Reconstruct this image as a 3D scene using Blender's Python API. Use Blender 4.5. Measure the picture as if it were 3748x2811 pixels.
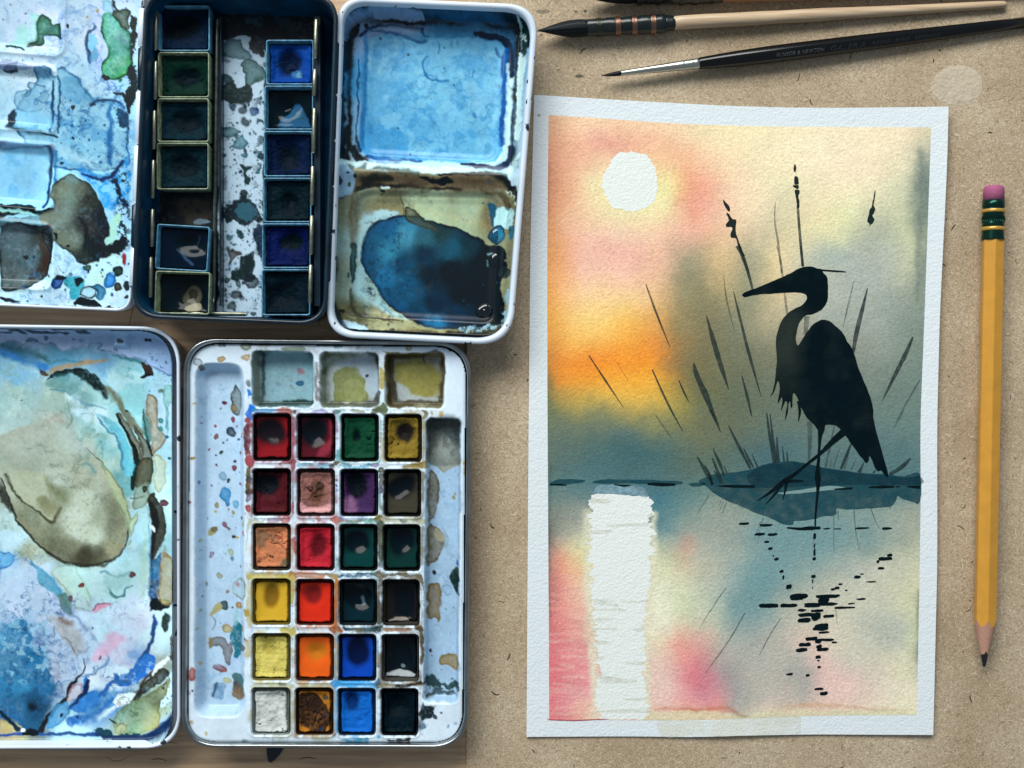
import bpy, bmesh, math, random
import numpy as np
from mathutils import Vector, Matrix
from mathutils.geometry import delaunay_2d_cdt, tessellate_polygon

for o in list(bpy.data.objects): bpy.data.objects.remove(o)
scene = bpy.context.scene
COL = scene.collection
random.seed(7)

# ------------------------------------------------------------------ camera
S = 1e-4          # metres per photo pixel on the board's top surface
H = 0.42          # camera height over the board
CX, CY = 1874.0, 1405.5
def W(px, py, z=0.0):
    f = (1 - z / H) * S
    return ((px - CX) * f, (CY - py) * f, z)
cam = bpy.data.cameras.new('camera'); camo = bpy.data.objects.new('camera', cam); COL.objects.link(camo)
camo.location = (0, 0, H)
cam.sensor_width = 36; cam.lens = 36 * H / 0.3748
cam.clip_start = 0.01; cam.clip_end = 20
scene.camera = camo
scene.render.resolution_x = 1024; scene.render.resolution_y = 768

# ------------------------------------------------------------------ light: one big cool window beyond the top left
world = bpy.data.worlds.new('World'); scene.world = world; world.use_nodes = True
bg = world.node_tree.nodes['Background']
bg.inputs[0].default_value = (0.72, 0.86, 1.0, 1); bg.inputs[1].default_value = 0.26
def area(name, loc, target, sx, sy, power, color):
    l = bpy.data.lights.new(name, 'AREA'); l.shape = 'RECTANGLE'; l.size = sx; l.size_y = sy
    l.energy = power; l.color = color
    o = bpy.data.objects.new(name, l); COL.objects.link(o); o.location = loc
    o.rotation_euler = (Vector(target) - Vector(loc)).to_track_quat('-Z', 'Y').to_euler()
    return o
area('window_light', (-0.50, 1.27, 1.15), (0, 0, 0), 1.80, 0.75, 45.0, (0.98, 0.985, 0.95))
vs = scene.view_settings
vs.view_transform = 'Standard'; vs.look = 'None'; vs.exposure = 0.09; vs.gamma = 1.0; vs.use_curve_mapping = False

# ------------------------------------------------------------------ colour and noise helpers
def lin(c):
    if isinstance(c, str):
        c = tuple(int(c[i:i+2], 16) for i in (0, 2, 4))
    c = np.array(c, float) / 255.0
    return np.where(c <= 0.04045, c / 12.92, ((c + 0.055) / 1.055) ** 2.4)
def L4(c): return tuple(float(v) for v in lin(c)) + (1.0,)

def _hash(ix, iy, seed):
    n = (ix.astype(np.int64) * 374761393 + iy.astype(np.int64) * 668265263 + seed * 1274126177) & 0x7fffffff
    n = ((n ^ (n >> 13)) * 1274126177) & 0x7fffffff
    n = ((n ^ (n >> 16)) * 2246822519) & 0x7fffffff
    return (n & 0xffff) / 65535.0
def vnoise(x, y, seed=0):
    ix = np.floor(x); iy = np.floor(y); fx = x - ix; fy = y - iy
    fx = fx * fx * fx * (fx * (fx * 6 - 15) + 10); fy = fy * fy * fy * (fy * (fy * 6 - 15) + 10)
    a = _hash(ix, iy, seed); b = _hash(ix + 1, iy, seed); c = _hash(ix, iy + 1, seed); d = _hash(ix + 1, iy + 1, seed)
    return (a + (b - a) * fx) * (1 - fy) + (c + (d - c) * fx) * fy
def fbm(x, y, scale, octv=4, seed=0):
    """-1..1, features of about `scale` photo pixels"""
    x = np.asarray(x, float) / scale; y = np.asarray(y, float) / scale
    s = 0; a = 1; t = 0
    for k in range(octv):
        s = s + a * vnoise(x + 17.3 * k, y - 9.1 * k, seed + k * 31); t += a; a *= 0.55; x = x * 2.03; y = y * 2.03
    return (s / t) * 2 - 1
def sstep(a, b, x):
    t = np.clip((x - a) / (b - a), 0, 1); return t * t * (3 - 2 * t)
def catmull(pts, k=5, closed=True):
    p = np.array(pts, float); n = len(p); out = []
    rng = range(n) if closed else range(n - 1)
    for i in rng:
        if closed: p0, p1, p2, p3 = p[(i - 1) % n], p[i], p[(i + 1) % n], p[(i + 2) % n]
        else: p0, p1, p2, p3 = p[max(i - 1, 0)], p[i], p[i + 1], p[min(i + 2, n - 1)]
        for j in range(k):
            t = j / k
            out.append(0.5 * (2 * p1 + (p2 - p0) * t + (2 * p0 - 5 * p1 + 4 * p2 - p3) * t * t + (3 * p1 - p0 - 3 * p2 + p3) * t ** 3))
    if not closed: out.append(p[-1])
    return np.array(out)
def sd_poly(x, y, P):
    d = np.full(x.shape, 1e18); inside = np.zeros(x.shape, bool); n = len(P)
    for i in range(n):
        ax, ay = P[i]; bx, by = P[(i + 1) % n]
        ex, ey = bx - ax, by - ay
        wx, wy = x - ax, y - ay
        t = np.clip((wx * ex + wy * ey) / (ex * ex + ey * ey + 1e-9), 0, 1)
        dx, dy = wx - ex * t, wy - ey * t
        d = np.minimum(d, dx * dx + dy * dy)
        if ay != by:
            c = ((ay <= y) & (by > y)) | ((by <= y) & (ay > y))
            inside ^= c & (x < (bx - ax) * (y - ay) / (by - ay) + ax)
    d = np.sqrt(d); return np.where(inside, -d, d)
def sd_path(x, y, P, w):
    best = np.full(x.shape, 1e9)
    for i in range(len(P) - 1):
        ax, ay = P[i]; bx, by = P[i + 1]; ex, ey = bx - ax, by - ay
        t = np.clip(((x - ax) * ex + (y - ay) * ey) / (ex * ex + ey * ey + 1e-9), 0, 1)
        ww = w[i] + (w[i + 1] - w[i]) * t
        best = np.minimum(best, np.hypot(x - ax - ex * t, y - ay - ey * t) - ww / 2)
    return best

class Paint:
    """pigment lying on one surface: colour per vertex, laid down in layers (photo pixels)"""
    def __init__(self, X, Y, base, seed=1, org=0.0):
        self.X = X + org * (9 * fbm(X, Y, 80, 4, seed + 501) + 4 * fbm(X, Y, 18, 3, seed + 502)); self.Y = Y + org * (9 * fbm(X, Y, 80, 4, seed + 503) + 4 * fbm(X, Y, 18, 3, seed + 504)); self.seed = seed
        self.v = fbm(X, Y, 110, 3, seed + 505); self.v2 = fbm(X, Y, 55, 3, seed + 506)
        self.C = np.tile(lin(base), (len(X), 1))
        self.g = fbm(X, Y, 9, 3, seed + 900); self.n = 0; self.boost = 1.0
    def wash(self, ctrl, op=1.0, sharp=1.0, warp=0, ws=80):
        X, Y = self.X, self.Y
        if warp:
            X = X + warp * fbm(X, Y, ws, 4, self.seed + 71); Y = Y + warp * fbm(self.X, self.Y, ws, 4, self.seed + 72)
        self.C += (self._rbf(X, Y, ctrl, sharp) - self.C) * op
    def _rbf(self, X, Y, ctrl, sharp=1.0):
        num = np.zeros((len(X), 3)); den = np.zeros(len(X))
        for c in ctrl:
            d2 = (X - c[0]) ** 2 + (Y - c[1]) ** 2 + 400
            w = (c[3] if len(c) > 3 else 1.0) / d2 ** (2.0 * sharp)
            num += w[:, None] * lin(c[2]); den += w
        return num / den[:, None]
    def _sub(self, P, pad):
        mn = P.min(0) - pad; mx = P.max(0) + pad
        return np.nonzero((self.X > mn[0]) & (self.X < mx[0]) & (self.Y > mn[1]) & (self.Y < mx[1]))[0]
    def _lay(self, i, d, col, op, soft, rim, rimw, rimcol, gran, ctrl=None):
        ss = soft * (1 + 5.0 * np.clip(self.v[i] - .08, 0, 1)) if rim or soft > 3 else soft
        m = sstep(ss, -ss, d) * min(1.0, op * self.boost)
        if rim >= .4 and op < .96: m = m * (.66 + .34 * np.exp(np.minimum(d, 0) / 16))
        if gran: m = np.clip(m * (1 + gran * self.g[i] * 0.9 + gran * .6 * self.v2[i]), 0, 1)
        c = lin(col) if ctrl is None else self._rbf(self.X[i], self.Y[i], ctrl)
        self.C[i] += (c - self.C[i]) * m[:, None]
        if rim:
            r = np.exp(-((d + rimw * 0.7) / rimw) ** 2) * rim * sstep(soft, -soft, d) * np.clip(.75 + 1.1 * self.v2[i], .1, 1.25)
            rc = lin(rimcol) if rimcol else lin(col) * 0.25
            self.C[i] += (rc - self.C[i]) * np.clip(r, 0, 1)[:, None]
    def blob(self, pts, col, op=1, soft=2.5, warp=5, ws=28, rim=0, rimw=4, rimcol=None, gran=0.15, ctrl=None, k=4):
        P = catmull(pts, k) if k else np.array(pts, float)
        i = self._sub(P, 30 + warp + soft)
        if not len(i): return
        self.n += 1; s = self.seed * 100 + self.n * 7
        x = self.X[i] + warp * fbm(self.X[i], self.Y[i], ws, 3, s); y = self.Y[i] + warp * fbm(self.X[i], self.Y[i], ws, 3, s + 3)
        self._lay(i, sd_poly(x, y, P), col, op, soft, rim, rimw, rimcol, gran, ctrl)
    def line(self, pts, w, col, op=1, soft=2.5, warp=4, ws=30, gran=0.1, k=4):
        P = catmull(pts, k, False) if k and len(pts) > 2 else np.array(pts, float)
        ww = np.interp(np.linspace(0, 1, len(P)), np.linspace(0, 1, len(w)), w) if hasattr(w, '__len__') else np.full(len(P), float(w))
        i = self._sub(P, 20 + ww.max() + warp + soft)
        if not len(i): return
        self.n += 1; s = self.seed * 100 + self.n * 7
        x = self.X[i] + warp * fbm(self.X[i], self.Y[i], ws, 3, s); y = self.Y[i] + warp * fbm(self.X[i], self.Y[i], ws, 3, s + 3)
        self._lay(i, sd_path(x, y, P, ww), col, op, soft, 0, 1, None, gran)
    def dots(self, ds, op=0.95):
        for d in ds:
            x, y, r, col = d[:4]; ry = d[4] if len(d) > 4 else r
            i = np.nonzero((abs(self.X - x) < r + 8) & (abs(self.Y - y) < ry + 8))[0]
            if not len(i): continue
            a = np.arctan2(self.Y[i] - y, self.X[i] - x); q = (x * 0.37 + y * 0.61)
            rr = 1 + 0.10 * np.sin(2 * a + q) + 0.06 * np.sin(3 * a + 2 * q)
            dd = (np.hypot((self.X[i] - x) / r, (self.Y[i] - y) / ry) / rr - 1) * min(r, ry)
            self._lay(i, dd, col, op, 2.2, 0.55 if r > 7 else 0, max(2.2, r * 0.16), None, 0.12)
    def spatter(self, box, n, r0, r1, cols, seed, op=0.9, poly=None):
        rg = random.Random(seed); ds = []
        while len(ds) < n:
            x = rg.uniform(box[0], box[2]); y = rg.uniform(box[1], box[3])
            r = r0 + (r1 - r0) * rg.random() ** 3
            ds.append((x, y, r, rg.choice(cols), r * rg.uniform(0.75, 1.3)))
        self.dots(ds, op)
    def _box(self, b, f=26):
        return sstep(b[0] - f, b[0] + f, self.X) * sstep(b[2] + f, b[2] - f, self.X) * sstep(b[1] - f, b[1] + f, self.Y) * sstep(b[3] + f, b[3] - f, self.Y)
    def veins(self, scale, col, amt, seed, box, w=.2, side=.4, thr=-.05, msc=150):
        """dried tide lines: a dark edge with a wash fading away to one side of it"""
        i = np.nonzero((self.X > box[0] - 30) & (self.X < box[2] + 30) & (self.Y > box[1] - 30) & (self.Y < box[3] + 30))[0]
        if not len(i): return
        x, y = self.X[i], self.Y[i]
        x2 = x + .55 * scale * fbm(x, y, scale * .7, 4, seed + 1); y2 = y + .55 * scale * fbm(x, y, scale * .7, 4, seed + 2)
        n = fbm(x2, y2, scale, 3, seed)
        w = .2; m = np.exp(-(n / (w * .35)) ** 2) * .62 + np.where(n > 0, np.exp(-n / .16) * side, 0)
        m = np.clip(m * amt * sstep(thr, thr + .35, fbm(x, y, msc, 3, seed + 5)), 0, 1) * self._box(box)[i]
        self.C[i] += (lin(col) - self.C[i]) * m[:, None]
    def mottle(self, scale, amt, col, seed, thr=0.15, soft=0.1, box=None):
        n = fbm(self.X, self.Y, scale, 5, seed); m = sstep(thr, thr + soft, n) * amt
        if box is not None:
            m = m * self._box(box)
        self.C += (lin(col) - self.C) * m[:, None]

# ------------------------------------------------------------------ materials
def mat(name, color='808080', rough=0.5, metal=0.0, spec=0.5, vcol=False, alpha=1.0, coat=0.0, bumps=(), vary=None, alpha_noise=None, chips=None):
    """bumps: (scale per metre, strength, distance);  vary: (scale, amount)"""
    m = bpy.data.materials.new(name); m.use_nodes = True
    nt = m.node_tree; N = nt.nodes; b = N['Principled BSDF']
    b.inputs['Roughness'].default_value = rough; b.inputs['Metallic'].default_value = metal
    b.inputs['Specular IOR Level'].default_value = spec
    if coat: b.inputs['Coat Weight'].default_value = coat; b.inputs['Coat Roughness'].default_value = 0.15
    geo = N.new('ShaderNodeNewGeometry'); pos = geo.outputs['Position']
    if vcol:
        a = N.new('ShaderNodeAttribute'); a.attribute_name = 'Col'; c = a.outputs['Color']
    else:
        r = N.new('ShaderNodeRGB'); r.outputs[0].default_value = L4(color); c = r.outputs[0]
    if vary:
        t = N.new('ShaderNodeTexNoise'); t.inputs['Scale'].default_value = vary[0]; t.inputs['Detail'].default_value = 5
        nt.links.new(pos, t.inputs['Vector'])
        mr = N.new('ShaderNodeMapRange'); mr.inputs[1].default_value = 0.25; mr.inputs[2].default_value = 0.75
        mr.inputs[3].default_value = 1 - vary[1]; mr.inputs[4].default_value = 1 + vary[1]
        nt.links.new(t.outputs['Fac'], mr.inputs[0])
        mx = N.new('ShaderNodeVectorMath'); mx.operation = 'SCALE'
        nt.links.new(c, mx.inputs[0]); nt.links.new(mr.outputs[0], mx.inputs['Scale']); c = mx.outputs[0]
    if chips:
        t = N.new('ShaderNodeTexNoise'); t.inputs['Scale'].default_value = chips[0]; t.inputs['Detail'].default_value = 3
        nt.links.new(pos, t.inputs['Vector'])
        mr = N.new('ShaderNodeMapRange'); mr.inputs[1].default_value = chips[1]; mr.inputs[2].default_value = chips[1] + .03; nt.links.new(t.outputs['Fac'], mr.inputs[0])
        mx = N.new('ShaderNodeMixRGB'); mx.inputs[2].default_value = L4(chips[2]); nt.links.new(mr.outputs[0], mx.inputs[0]); nt.links.new(c, mx.inputs[1]); c = mx.outputs[0]
    nt.links.new(c, b.inputs['Base Color'])
    prev = None
    for sc, st, di in bumps:
        t = N.new('ShaderNodeTexNoise'); t.inputs['Scale'].default_value = sc; t.inputs['Detail'].default_value = 4
        nt.links.new(pos, t.inputs['Vector'])
        bp = N.new('ShaderNodeBump'); bp.inputs['Strength'].default_value = st; bp.inputs['Distance'].default_value = di
        nt.links.new(t.outputs['Fac'], bp.inputs['Height'])
        if prev: nt.links.new(prev, bp.inputs['Normal'])
        prev = bp.outputs['Normal']
    if prev: nt.links.new(prev, b.inputs['Normal'])
    if alpha_noise:
        t = N.new('ShaderNodeTexNoise'); t.inputs['Scale'].default_value = alpha_noise; t.inputs['Detail'].default_value = 5
        nt.links.new(pos, t.inputs['Vector'])
        mr = N.new('ShaderNodeMapRange'); mr.inputs[1].default_value = 0.3; mr.inputs[2].default_value = 0.7
        mr.inputs[3].default_value = max(0, alpha - 0.22); mr.inputs[4].default_value = min(1, alpha + 0.10)
        nt.links.new(t.outputs['Fac'], mr.inputs[0]); nt.links.new(mr.outputs[0], b.inputs['Alpha'])
    elif alpha < 1: b.inputs['Alpha'].default_value = alpha
    return m
PAPER_B = ((1100, 0.55, 0.00045), (420, 0.30, 0.0006))
M = {
 'paper': mat('cotton_paper', 'dfe7ea', 0.9, spec=0.2, bumps=PAPER_B),
 'wash': mat('watercolour_wash', vcol=True, rough=0.9, spec=0.2, bumps=PAPER_B, vary=(1000, 0.12)),
 'ink': mat('dark_watercolour', '05161b', 0.85, spec=0.06, bumps=PAPER_B, vary=(300, 0.5)),
 'ink_v': mat('heron_watercolour', vcol=True, rough=0.85, spec=0.05, bumps=PAPER_B),
 'glaze': mat('dark_glaze', '1a4c58', 0.85, spec=0.1, bumps=PAPER_B, alpha=0.76, alpha_noise=300),
 'reed': mat('reed_glaze', '26383a', 0.85, spec=0.1, bumps=PAPER_B, alpha=0.70, alpha_noise=500),
 'pale_reed': mat('pale_reed_glaze', '3c4a48', 0.85, spec=0.2, bumps=PAPER_B, alpha=0.42, alpha_noise=500),
 'seed': mat('seed_head_glaze', '142628', .85, spec=.06, alpha=.9, bumps=PAPER_B),
 'bare': mat('unpainted_paper', 'e8ede8', 0.9, spec=0.2, bumps=PAPER_B),
 'tint': mat('pale_tint', 'd2d1c0', 0.9, spec=0.2, bumps=PAPER_B, alpha=0.30, alpha_noise=500),
 'enamel': mat('white_enamel', 'd3e0ee', 0.22, spec=0.45, vary=(60, 0.08), chips=(230, 0.66, '1c3038')),
 'enamel_v': mat('stained_enamel', vcol=True, rough=0.32, spec=0.3, bumps=((500, 0.12, 0.0002),)),
 'plastic_v': mat('stained_plastic', vcol=True, rough=0.33, spec=0.35, bumps=((300, 0.06, 0.0003),)),
 'black_enamel': mat('black_enamel', '0a2231', 0.3, spec=0.4, vary=(120, 0.5)),
 'lining': mat('blue_lining', '0a3d5c', 0.35, spec=0.3, vary=(160, 0.5)),
 'tin': mat('bare_tin', '8f9496', 0.30, 1.0, vary=(150, 0.3), bumps=((200, 0.08, 0.0004),)),
 'dark_tin': mat('tarnished_tin', '5d645e', 0.38, 1.0, vary=(300, 0.5)),
 'clip': mat('clip_metal', '8d9080', 0.36, 0.9, vary=(400, 0.4)),
 'cake': mat('paint_cake', vcol=True, rough=0.55, spec=0.04, bumps=((420, 0.5, 0.0005), (1500, 0.3, 0.0002))),
 'wet': mat('glossy_paint_cake', vcol=True, rough=0.13, spec=0.13, bumps=((330, 0.10, 0.0002),)),
 'cup_blue': mat('blue_stained_cup', '4d86a4', 0.3, vary=(500, 0.6)),
 'cup_green': mat('green_stained_cup', '7f8f74', 0.3, vary=(500, 0.6)),
 'cup_dark': mat('paint_and_shade_dark_cup', '1a2022', 0.4, vary=(700, 0.5)),  # colour holds both old paint and gap shade
 'hair': mat('dark_brush_hair', '070c11', 0.5, spec=0.25),
 'quill': mat('dark_quill', '141d1e', 0.25, spec=0.5, vary=(250, 0.6), bumps=((300, 0.25, 0.0005),)),
 'copper': mat('copper_wire', 'a07c6a', 0.33, 1.0),
 'steel_wire': mat('dull_wire', '565b52', 0.3, 1.0),
 'nickel': mat('nickel_ferrule', 'b8b9ae', 0.30, 1.0),
 'black_lacquer': mat('black_lacquer', '040507', 0.15, spec=0.45),
 'letter': mat('grey_lettering', '54585a', 0.5), 'letter_faint': mat('worn_lettering', '2a2e30', 0.5),
 'eraser': mat('pink_eraser', 'a5587c', 0.85, vary=(900, 0.1), bumps=((900, 0.2, 0.0004),)),
 'green': mat('green_ferrule', '123a30', 0.24, 0.75), 'yellow_band': mat('yellow_band', 'c79d45', 0.3, 0.3),
 'yellow': mat('yellow_lacquer', 'cb9233', 0.33, spec=0.5, coat=0.2, vary=(220, 0.09), chips=(420, 0.70, 'a97f3c')),
 'cedar': mat('cedar_wood', 'bb8d79', 0.8, vary=(1500, 0.15), bumps=((1500, 0.3, 0.0004),)),
 'graphite': mat('graphite', '23292b', 0.35, 0.3),
 'stain': mat('dark_tab', '0a1a2b', 0.5),
}
def wood(name, c1, c2, axis_scale, rough=0.55, spots=None):
    m = bpy.data.materials.new(name); m.use_nodes = True; nt = m.node_tree; N = nt.nodes; b = N['Principled BSDF']
    b.inputs['Roughness'].default_value = rough
    geo = N.new('ShaderNodeNewGeometry'); mp = N.new('ShaderNodeMapping'); mp.inputs['Scale'].default_value = axis_scale
    nt.links.new(geo.outputs['Position'], mp.inputs['Vector'])
    t = N.new('ShaderNodeTexNoise'); t.inputs['Scale'].default_value = 1; t.inputs['Detail'].default_value = 8; t.inputs['Distortion'].default_value = 0.4
    nt.links.new(mp.outputs[0], t.inputs['Vector'])
    r = N.new('ShaderNodeValToRGB'); r.color_ramp.elements[0].position = 0.3; r.color_ramp.elements[1].position = 0.7
    r.color_ramp.elements[0].color = L4(c1); r.color_ramp.elements[1].color = L4(c2)
    nt.links.new(t.outputs['Fac'], r.inputs[0])
    bp = N.new('ShaderNodeBump'); bp.inputs['Strength'].default_value = 0.25; bp.inputs['Distance'].default_value = 0.0004
    nt.links.new(t.outputs['Fac'], bp.inputs['Height'])
    nt.links.new(bp.outputs[0], b.inputs['Normal']); nt.links.new(r.outputs[0], b.inputs['Base Color'])
    return m
M['table'] = wood('worn_table_wood', 'a08469', 'd2b18c', (25, 420, 25), 0.5)
M['handle'] = wood('brush_handle_wood', 'b3977a', 'd2bb9b', (40, 900, 900), 0.28)
M['handle_dark'] = wood('brown_handle_wood', '8d6446', 'aa805c', (40, 900, 900), 0.28)
def board_mat():
    m = bpy.data.materials.new('hardboard'); m.use_nodes = True; nt = m.node_tree; N = nt.nodes; b = N['Principled BSDF']
    b.inputs['Roughness'].default_value = 0.8; b.inputs['Specular IOR Level'].default_value = 0.25
    geo = N.new('ShaderNodeNewGeometry'); cur = None
    def noise(sc, det, dist):
        t = N.new('ShaderNodeTexNoise'); t.inputs['Scale'].default_value = sc; t.inputs['Detail'].default_value = det
        t.inputs['Distortion'].default_value = dist; nt.links.new(geo.outputs['Position'], t.inputs['Vector']); return t.outputs['Fac']
    def ramp(f, p0, c0, p1, c1):
        r = N.new('ShaderNodeValToRGB'); e = r.color_ramp.elements
        e[0].position = p0; e[1].position = p1; e[0].color = L4(c0); e[1].color = L4(c1)
        nt.links.new(f, r.inputs[0]); return r.outputs[0]
    n1 = noise(620, 5, 2.6); n2 = noise(28, 4, 0.3); n3 = noise(1500, 3, 1.5)
    base = ramp(n1, 0.30, 'ae9a80', 0.70, 'dfcfb4')
    big = ramp(n2, 0.3, 'e3ddd6', 0.7, 'ffffff')
    mx = N.new('ShaderNodeMixRGB'); mx.blend_type = 'MULTIPLY'; mx.inputs[0].default_value = 1
    nt.links.new(base, mx.inputs[1]); nt.links.new(big, mx.inputs[2])
    fine = ramp(n3, 0.32, 'cfc8c0', 0.62, 'ffffff')
    m2 = N.new('ShaderNodeMixRGB'); m2.blend_type = 'MULTIPLY'; m2.inputs[0].default_value = 0.8
    nt.links.new(mx.outputs[0], m2.inputs[1]); nt.links.new(fine, m2.inputs[2])
    nt.links.new(m2.outputs[0], b.inputs['Base Color'])
    bp = N.new('ShaderNodeBump'); bp.inputs['Strength'].default_value = 0.5; bp.inputs['Distance'].default_value = 0.0005
    nt.links.new(n1, bp.inputs['Height']); nt.links.new(bp.outputs[0], b.inputs['Normal'])
    return m
M['board'] = board_mat()

# ------------------------------------------------------------------ object helpers
ROOT = {}
def thing(name, label, cat, px, py, z, group=None):
    o = bpy.data.objects.new(name, None); COL.objects.link(o); o.empty_display_size = 0.01
    o.location = W(px, py, z); o['label'] = label; o['category'] = cat
    if group: o['group'] = group
    ROOT[o] = Vector(o.location)
    return o
def link(name, me, m, parent):
    o = bpy.data.objects.new(name, me); COL.objects.link(o)
    if m: me.materials.append(M[m] if isinstance(m, str) else m)
    if parent is not None: o.parent = parent; ROOT[o] = ROOT[parent]
    else: ROOT[o] = Vector((0, 0, 0))
    return o
def mk(name, verts, faces, m, parent=None, smooth=True, cols=None):
    v = np.array(verts, float)
    if parent is not None: v = v - np.array(ROOT[parent])
    me = bpy.data.meshes.new(name)
    if isinstance(faces, np.ndarray):
        me.vertices.add(len(v)); me.vertices.foreach_set('co', v.astype(np.float32).ravel())
        nf = len(faces); k = faces.shape[1]
        me.loops.add(nf * k); me.loops.foreach_set('vertex_index', faces.astype(np.int32).ravel())
        me.polygons.add(nf); me.polygons.foreach_set('loop_start', np.arange(0, nf * k, k, dtype=np.int32))
        me.update(calc_edges=True); me.validate()
    else:
        me.from_pydata([tuple(p) for p in v], [], faces); me.update()
    if smooth: me.polygons.foreach_set('use_smooth', np.ones(len(me.polygons), bool))
    if cols is not None:
        a = me.attributes.new('Col', 'FLOAT_COLOR', 'POINT')
        c = np.ones((len(v), 4), np.float32); c[:, :3] = np.clip(np.maximum(cols, np.array([.0010, .0062, .0105])), 0, 1); a.data.foreach_set('color', c.ravel())
    return link(name, me, m, parent)
def grid_faces(nx, ny, keep=None):
    i = np.arange((nx - 1) * (ny - 1)); r = i // (nx - 1); c = i % (nx - 1); a = r * nx + c
    f = np.stack([a, a + nx, a + nx + 1, a + 1], 1)
    if keep is not None: f = f[keep[f].all(1)]
    return f
def field(name, x0, x1, y0, y1, step, zf, m, parent, paintf, base, seed, zref, inside=None, tone=None, boost=1.0, clarity=0.0):
    """a moulded sheet: height zf(X,Y) over the plan, pigment from paintf"""
    nx = int(round((x1 - x0) / step)) + 1; ny = int(round((y1 - y0) / step)) + 1
    X, Y = np.meshgrid(np.linspace(x0, x1, nx), np.linspace(y0, y1, ny)); X = X.ravel(); Y = Y.ravel()
    z = zf(X, Y)
    p = Paint(X, Y, base, seed, 1.0); p.boost = boost; paintf(p)
    if clarity:      # pigment gathers at the edges of every wash
        G = np.log(np.clip(p.C, .003, 1)).reshape(ny, nx, 3); Bl = G
        for ax in (0, 1):
            for _ in range(2):
                k_ = 13; c_ = np.cumsum(np.pad(Bl, [(k_ + 1, k_) if a == ax else (0, 0) for a in range(3)], mode='edge'), axis=ax)
                Bl = (np.take(c_, range(2 * k_ + 1, c_.shape[ax]), ax) - np.take(c_, range(0, c_.shape[ax] - 2 * k_ - 1), ax)) / (2 * k_ + 1)
        D = np.clip(G - Bl, -1.6, .55); p.C = np.exp(G + clarity * D).reshape(-1, 3)
        pig = 1 - np.clip(p.C.mean(1), 0, 1); p.C *= (1 + .20 * pig * fbm(X, Y, 8, 2, seed + 66) + .16 * pig * fbm(X, Y, 32, 3, seed + 67))[:, None]
    if tone: p.C = np.clip(p.C, 0, 1) ** tone[0] * np.array(tone[1:])
    p.C *= (1 + 0.09 * fbm(X, Y, 75, 4, seed + 61) + 0.05 * fbm(X, Y, 14, 3, seed + 62))[:, None]
    f = (1 - zref / H) * S
    v = np.stack([(X - CX) * f, (CY - Y) * f, z], 1)
    keep = None if inside is None else inside(X, Y) < 0
    F = grid_faces(nx, ny, keep)
    C = p.C
    if keep is not None:
        idx = -np.ones(len(v), int); idx[keep] = np.arange(keep.sum()); v = v[keep]; C = C[keep]; F = idx[F]
    return mk(name, v, F, m, parent, True, C)
def inset(c, d):
    c = [np.array(p, float) for p in c]; n = len(c); out = []
    ctr = sum(c) / n
    for i in range(n):
        a, b, e = c[i - 1], c[i], c[(i + 1) % n]
        def shift(p, q):
            t = (q - p) / np.linalg.norm(q - p); nr = np.array([-t[1], t[0]])
            if np.dot(ctr - p, nr) < 0: nr = -nr
            return p + nr * d, t
        p1, t1 = shift(a, b); p2, t2 = shift(b, e)
        s = np.linalg.solve(np.array([t1, -t2]).T, p2 - p1); out.append(p1 + t1 * s[0])
    return out
def rloop(c, r, n=10):
    c = [np.array(p, float) for p in c]; out = []; k = len(c)
    rs = r if hasattr(r, '__len__') else [r] * k
    for i in range(k):
        a, b, e = c[i - 1], c[i], c[(i + 1) % k]
        u = (a - b) / np.linalg.norm(a - b); w = (e - b) / np.linalg.norm(e - b)
        p, q = b + u * rs[i], b + w * rs[i]
        for j in range(n + 1):
            t = j / n; out.append((1 - t) ** 2 * p + 2 * t * (1 - t) * (b * 0.9 + (p + q) * 0.05) + t * t * q)
    return np.array(out)
def loft(name, loops, m, parent=None, cap0=False, cap1=False, smooth=True, zref=None):
    """loops: list of (px points, z)"""
    n = len(loops[0][0]); v = []; f = []
    for P, z in loops: v += [(*W(x, y, z if zref is None else zref)[:2], z) for x, y in P]
    for k in range(len(loops) - 1):
        for i in range(n):
            j = (i + 1) % n; f.append((k * n + i, k * n + j, (k + 1) * n + j, (k + 1) * n + i))
    if cap0: f.append(tuple(range(n))[::-1])
    if cap1: f.append(tuple((len(loops) - 1) * n + i for i in range(n)))
    return mk(name, v, f, m, parent, smooth)
def tube(name, path, rad, m, parent=None, seg=8, closed=False, flat=1.0):
    P = [Vector(p) for p in path]; n = len(P); v = []; f = []
    rs = rad if hasattr(rad, '__len__') else [rad] * n
    for i in range(n):
        t = (P[(i + 1) % n] - P[i - 1]) if closed else (P[min(i + 1, n - 1)] - P[max(i - 1, 0)])
        t.normalize(); up = Vector((0, 0, 1)); s = t.cross(up)
        if s.length < 1e-6: s = Vector((1, 0, 0))
        s.normalize(); w = s.cross(t)
        for k in range(seg):
            a = 2 * math.pi * k / seg; v.append(P[i] + s * (math.cos(a) * rs[i]) + w * (math.sin(a) * rs[i] * flat))
    for i in range(n if closed else n - 1):
        j = (i + 1) % n
        for k in range(seg):
            l = (k + 1) % seg; f.append((i * seg + k, i * seg + l, j * seg + l, j * seg + k))
    if not closed: f.append(tuple(range(seg))); f.append(tuple((n - 1) * seg + k for k in range(seg))[::-1])
    return mk(name, v, f, m, parent)
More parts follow.
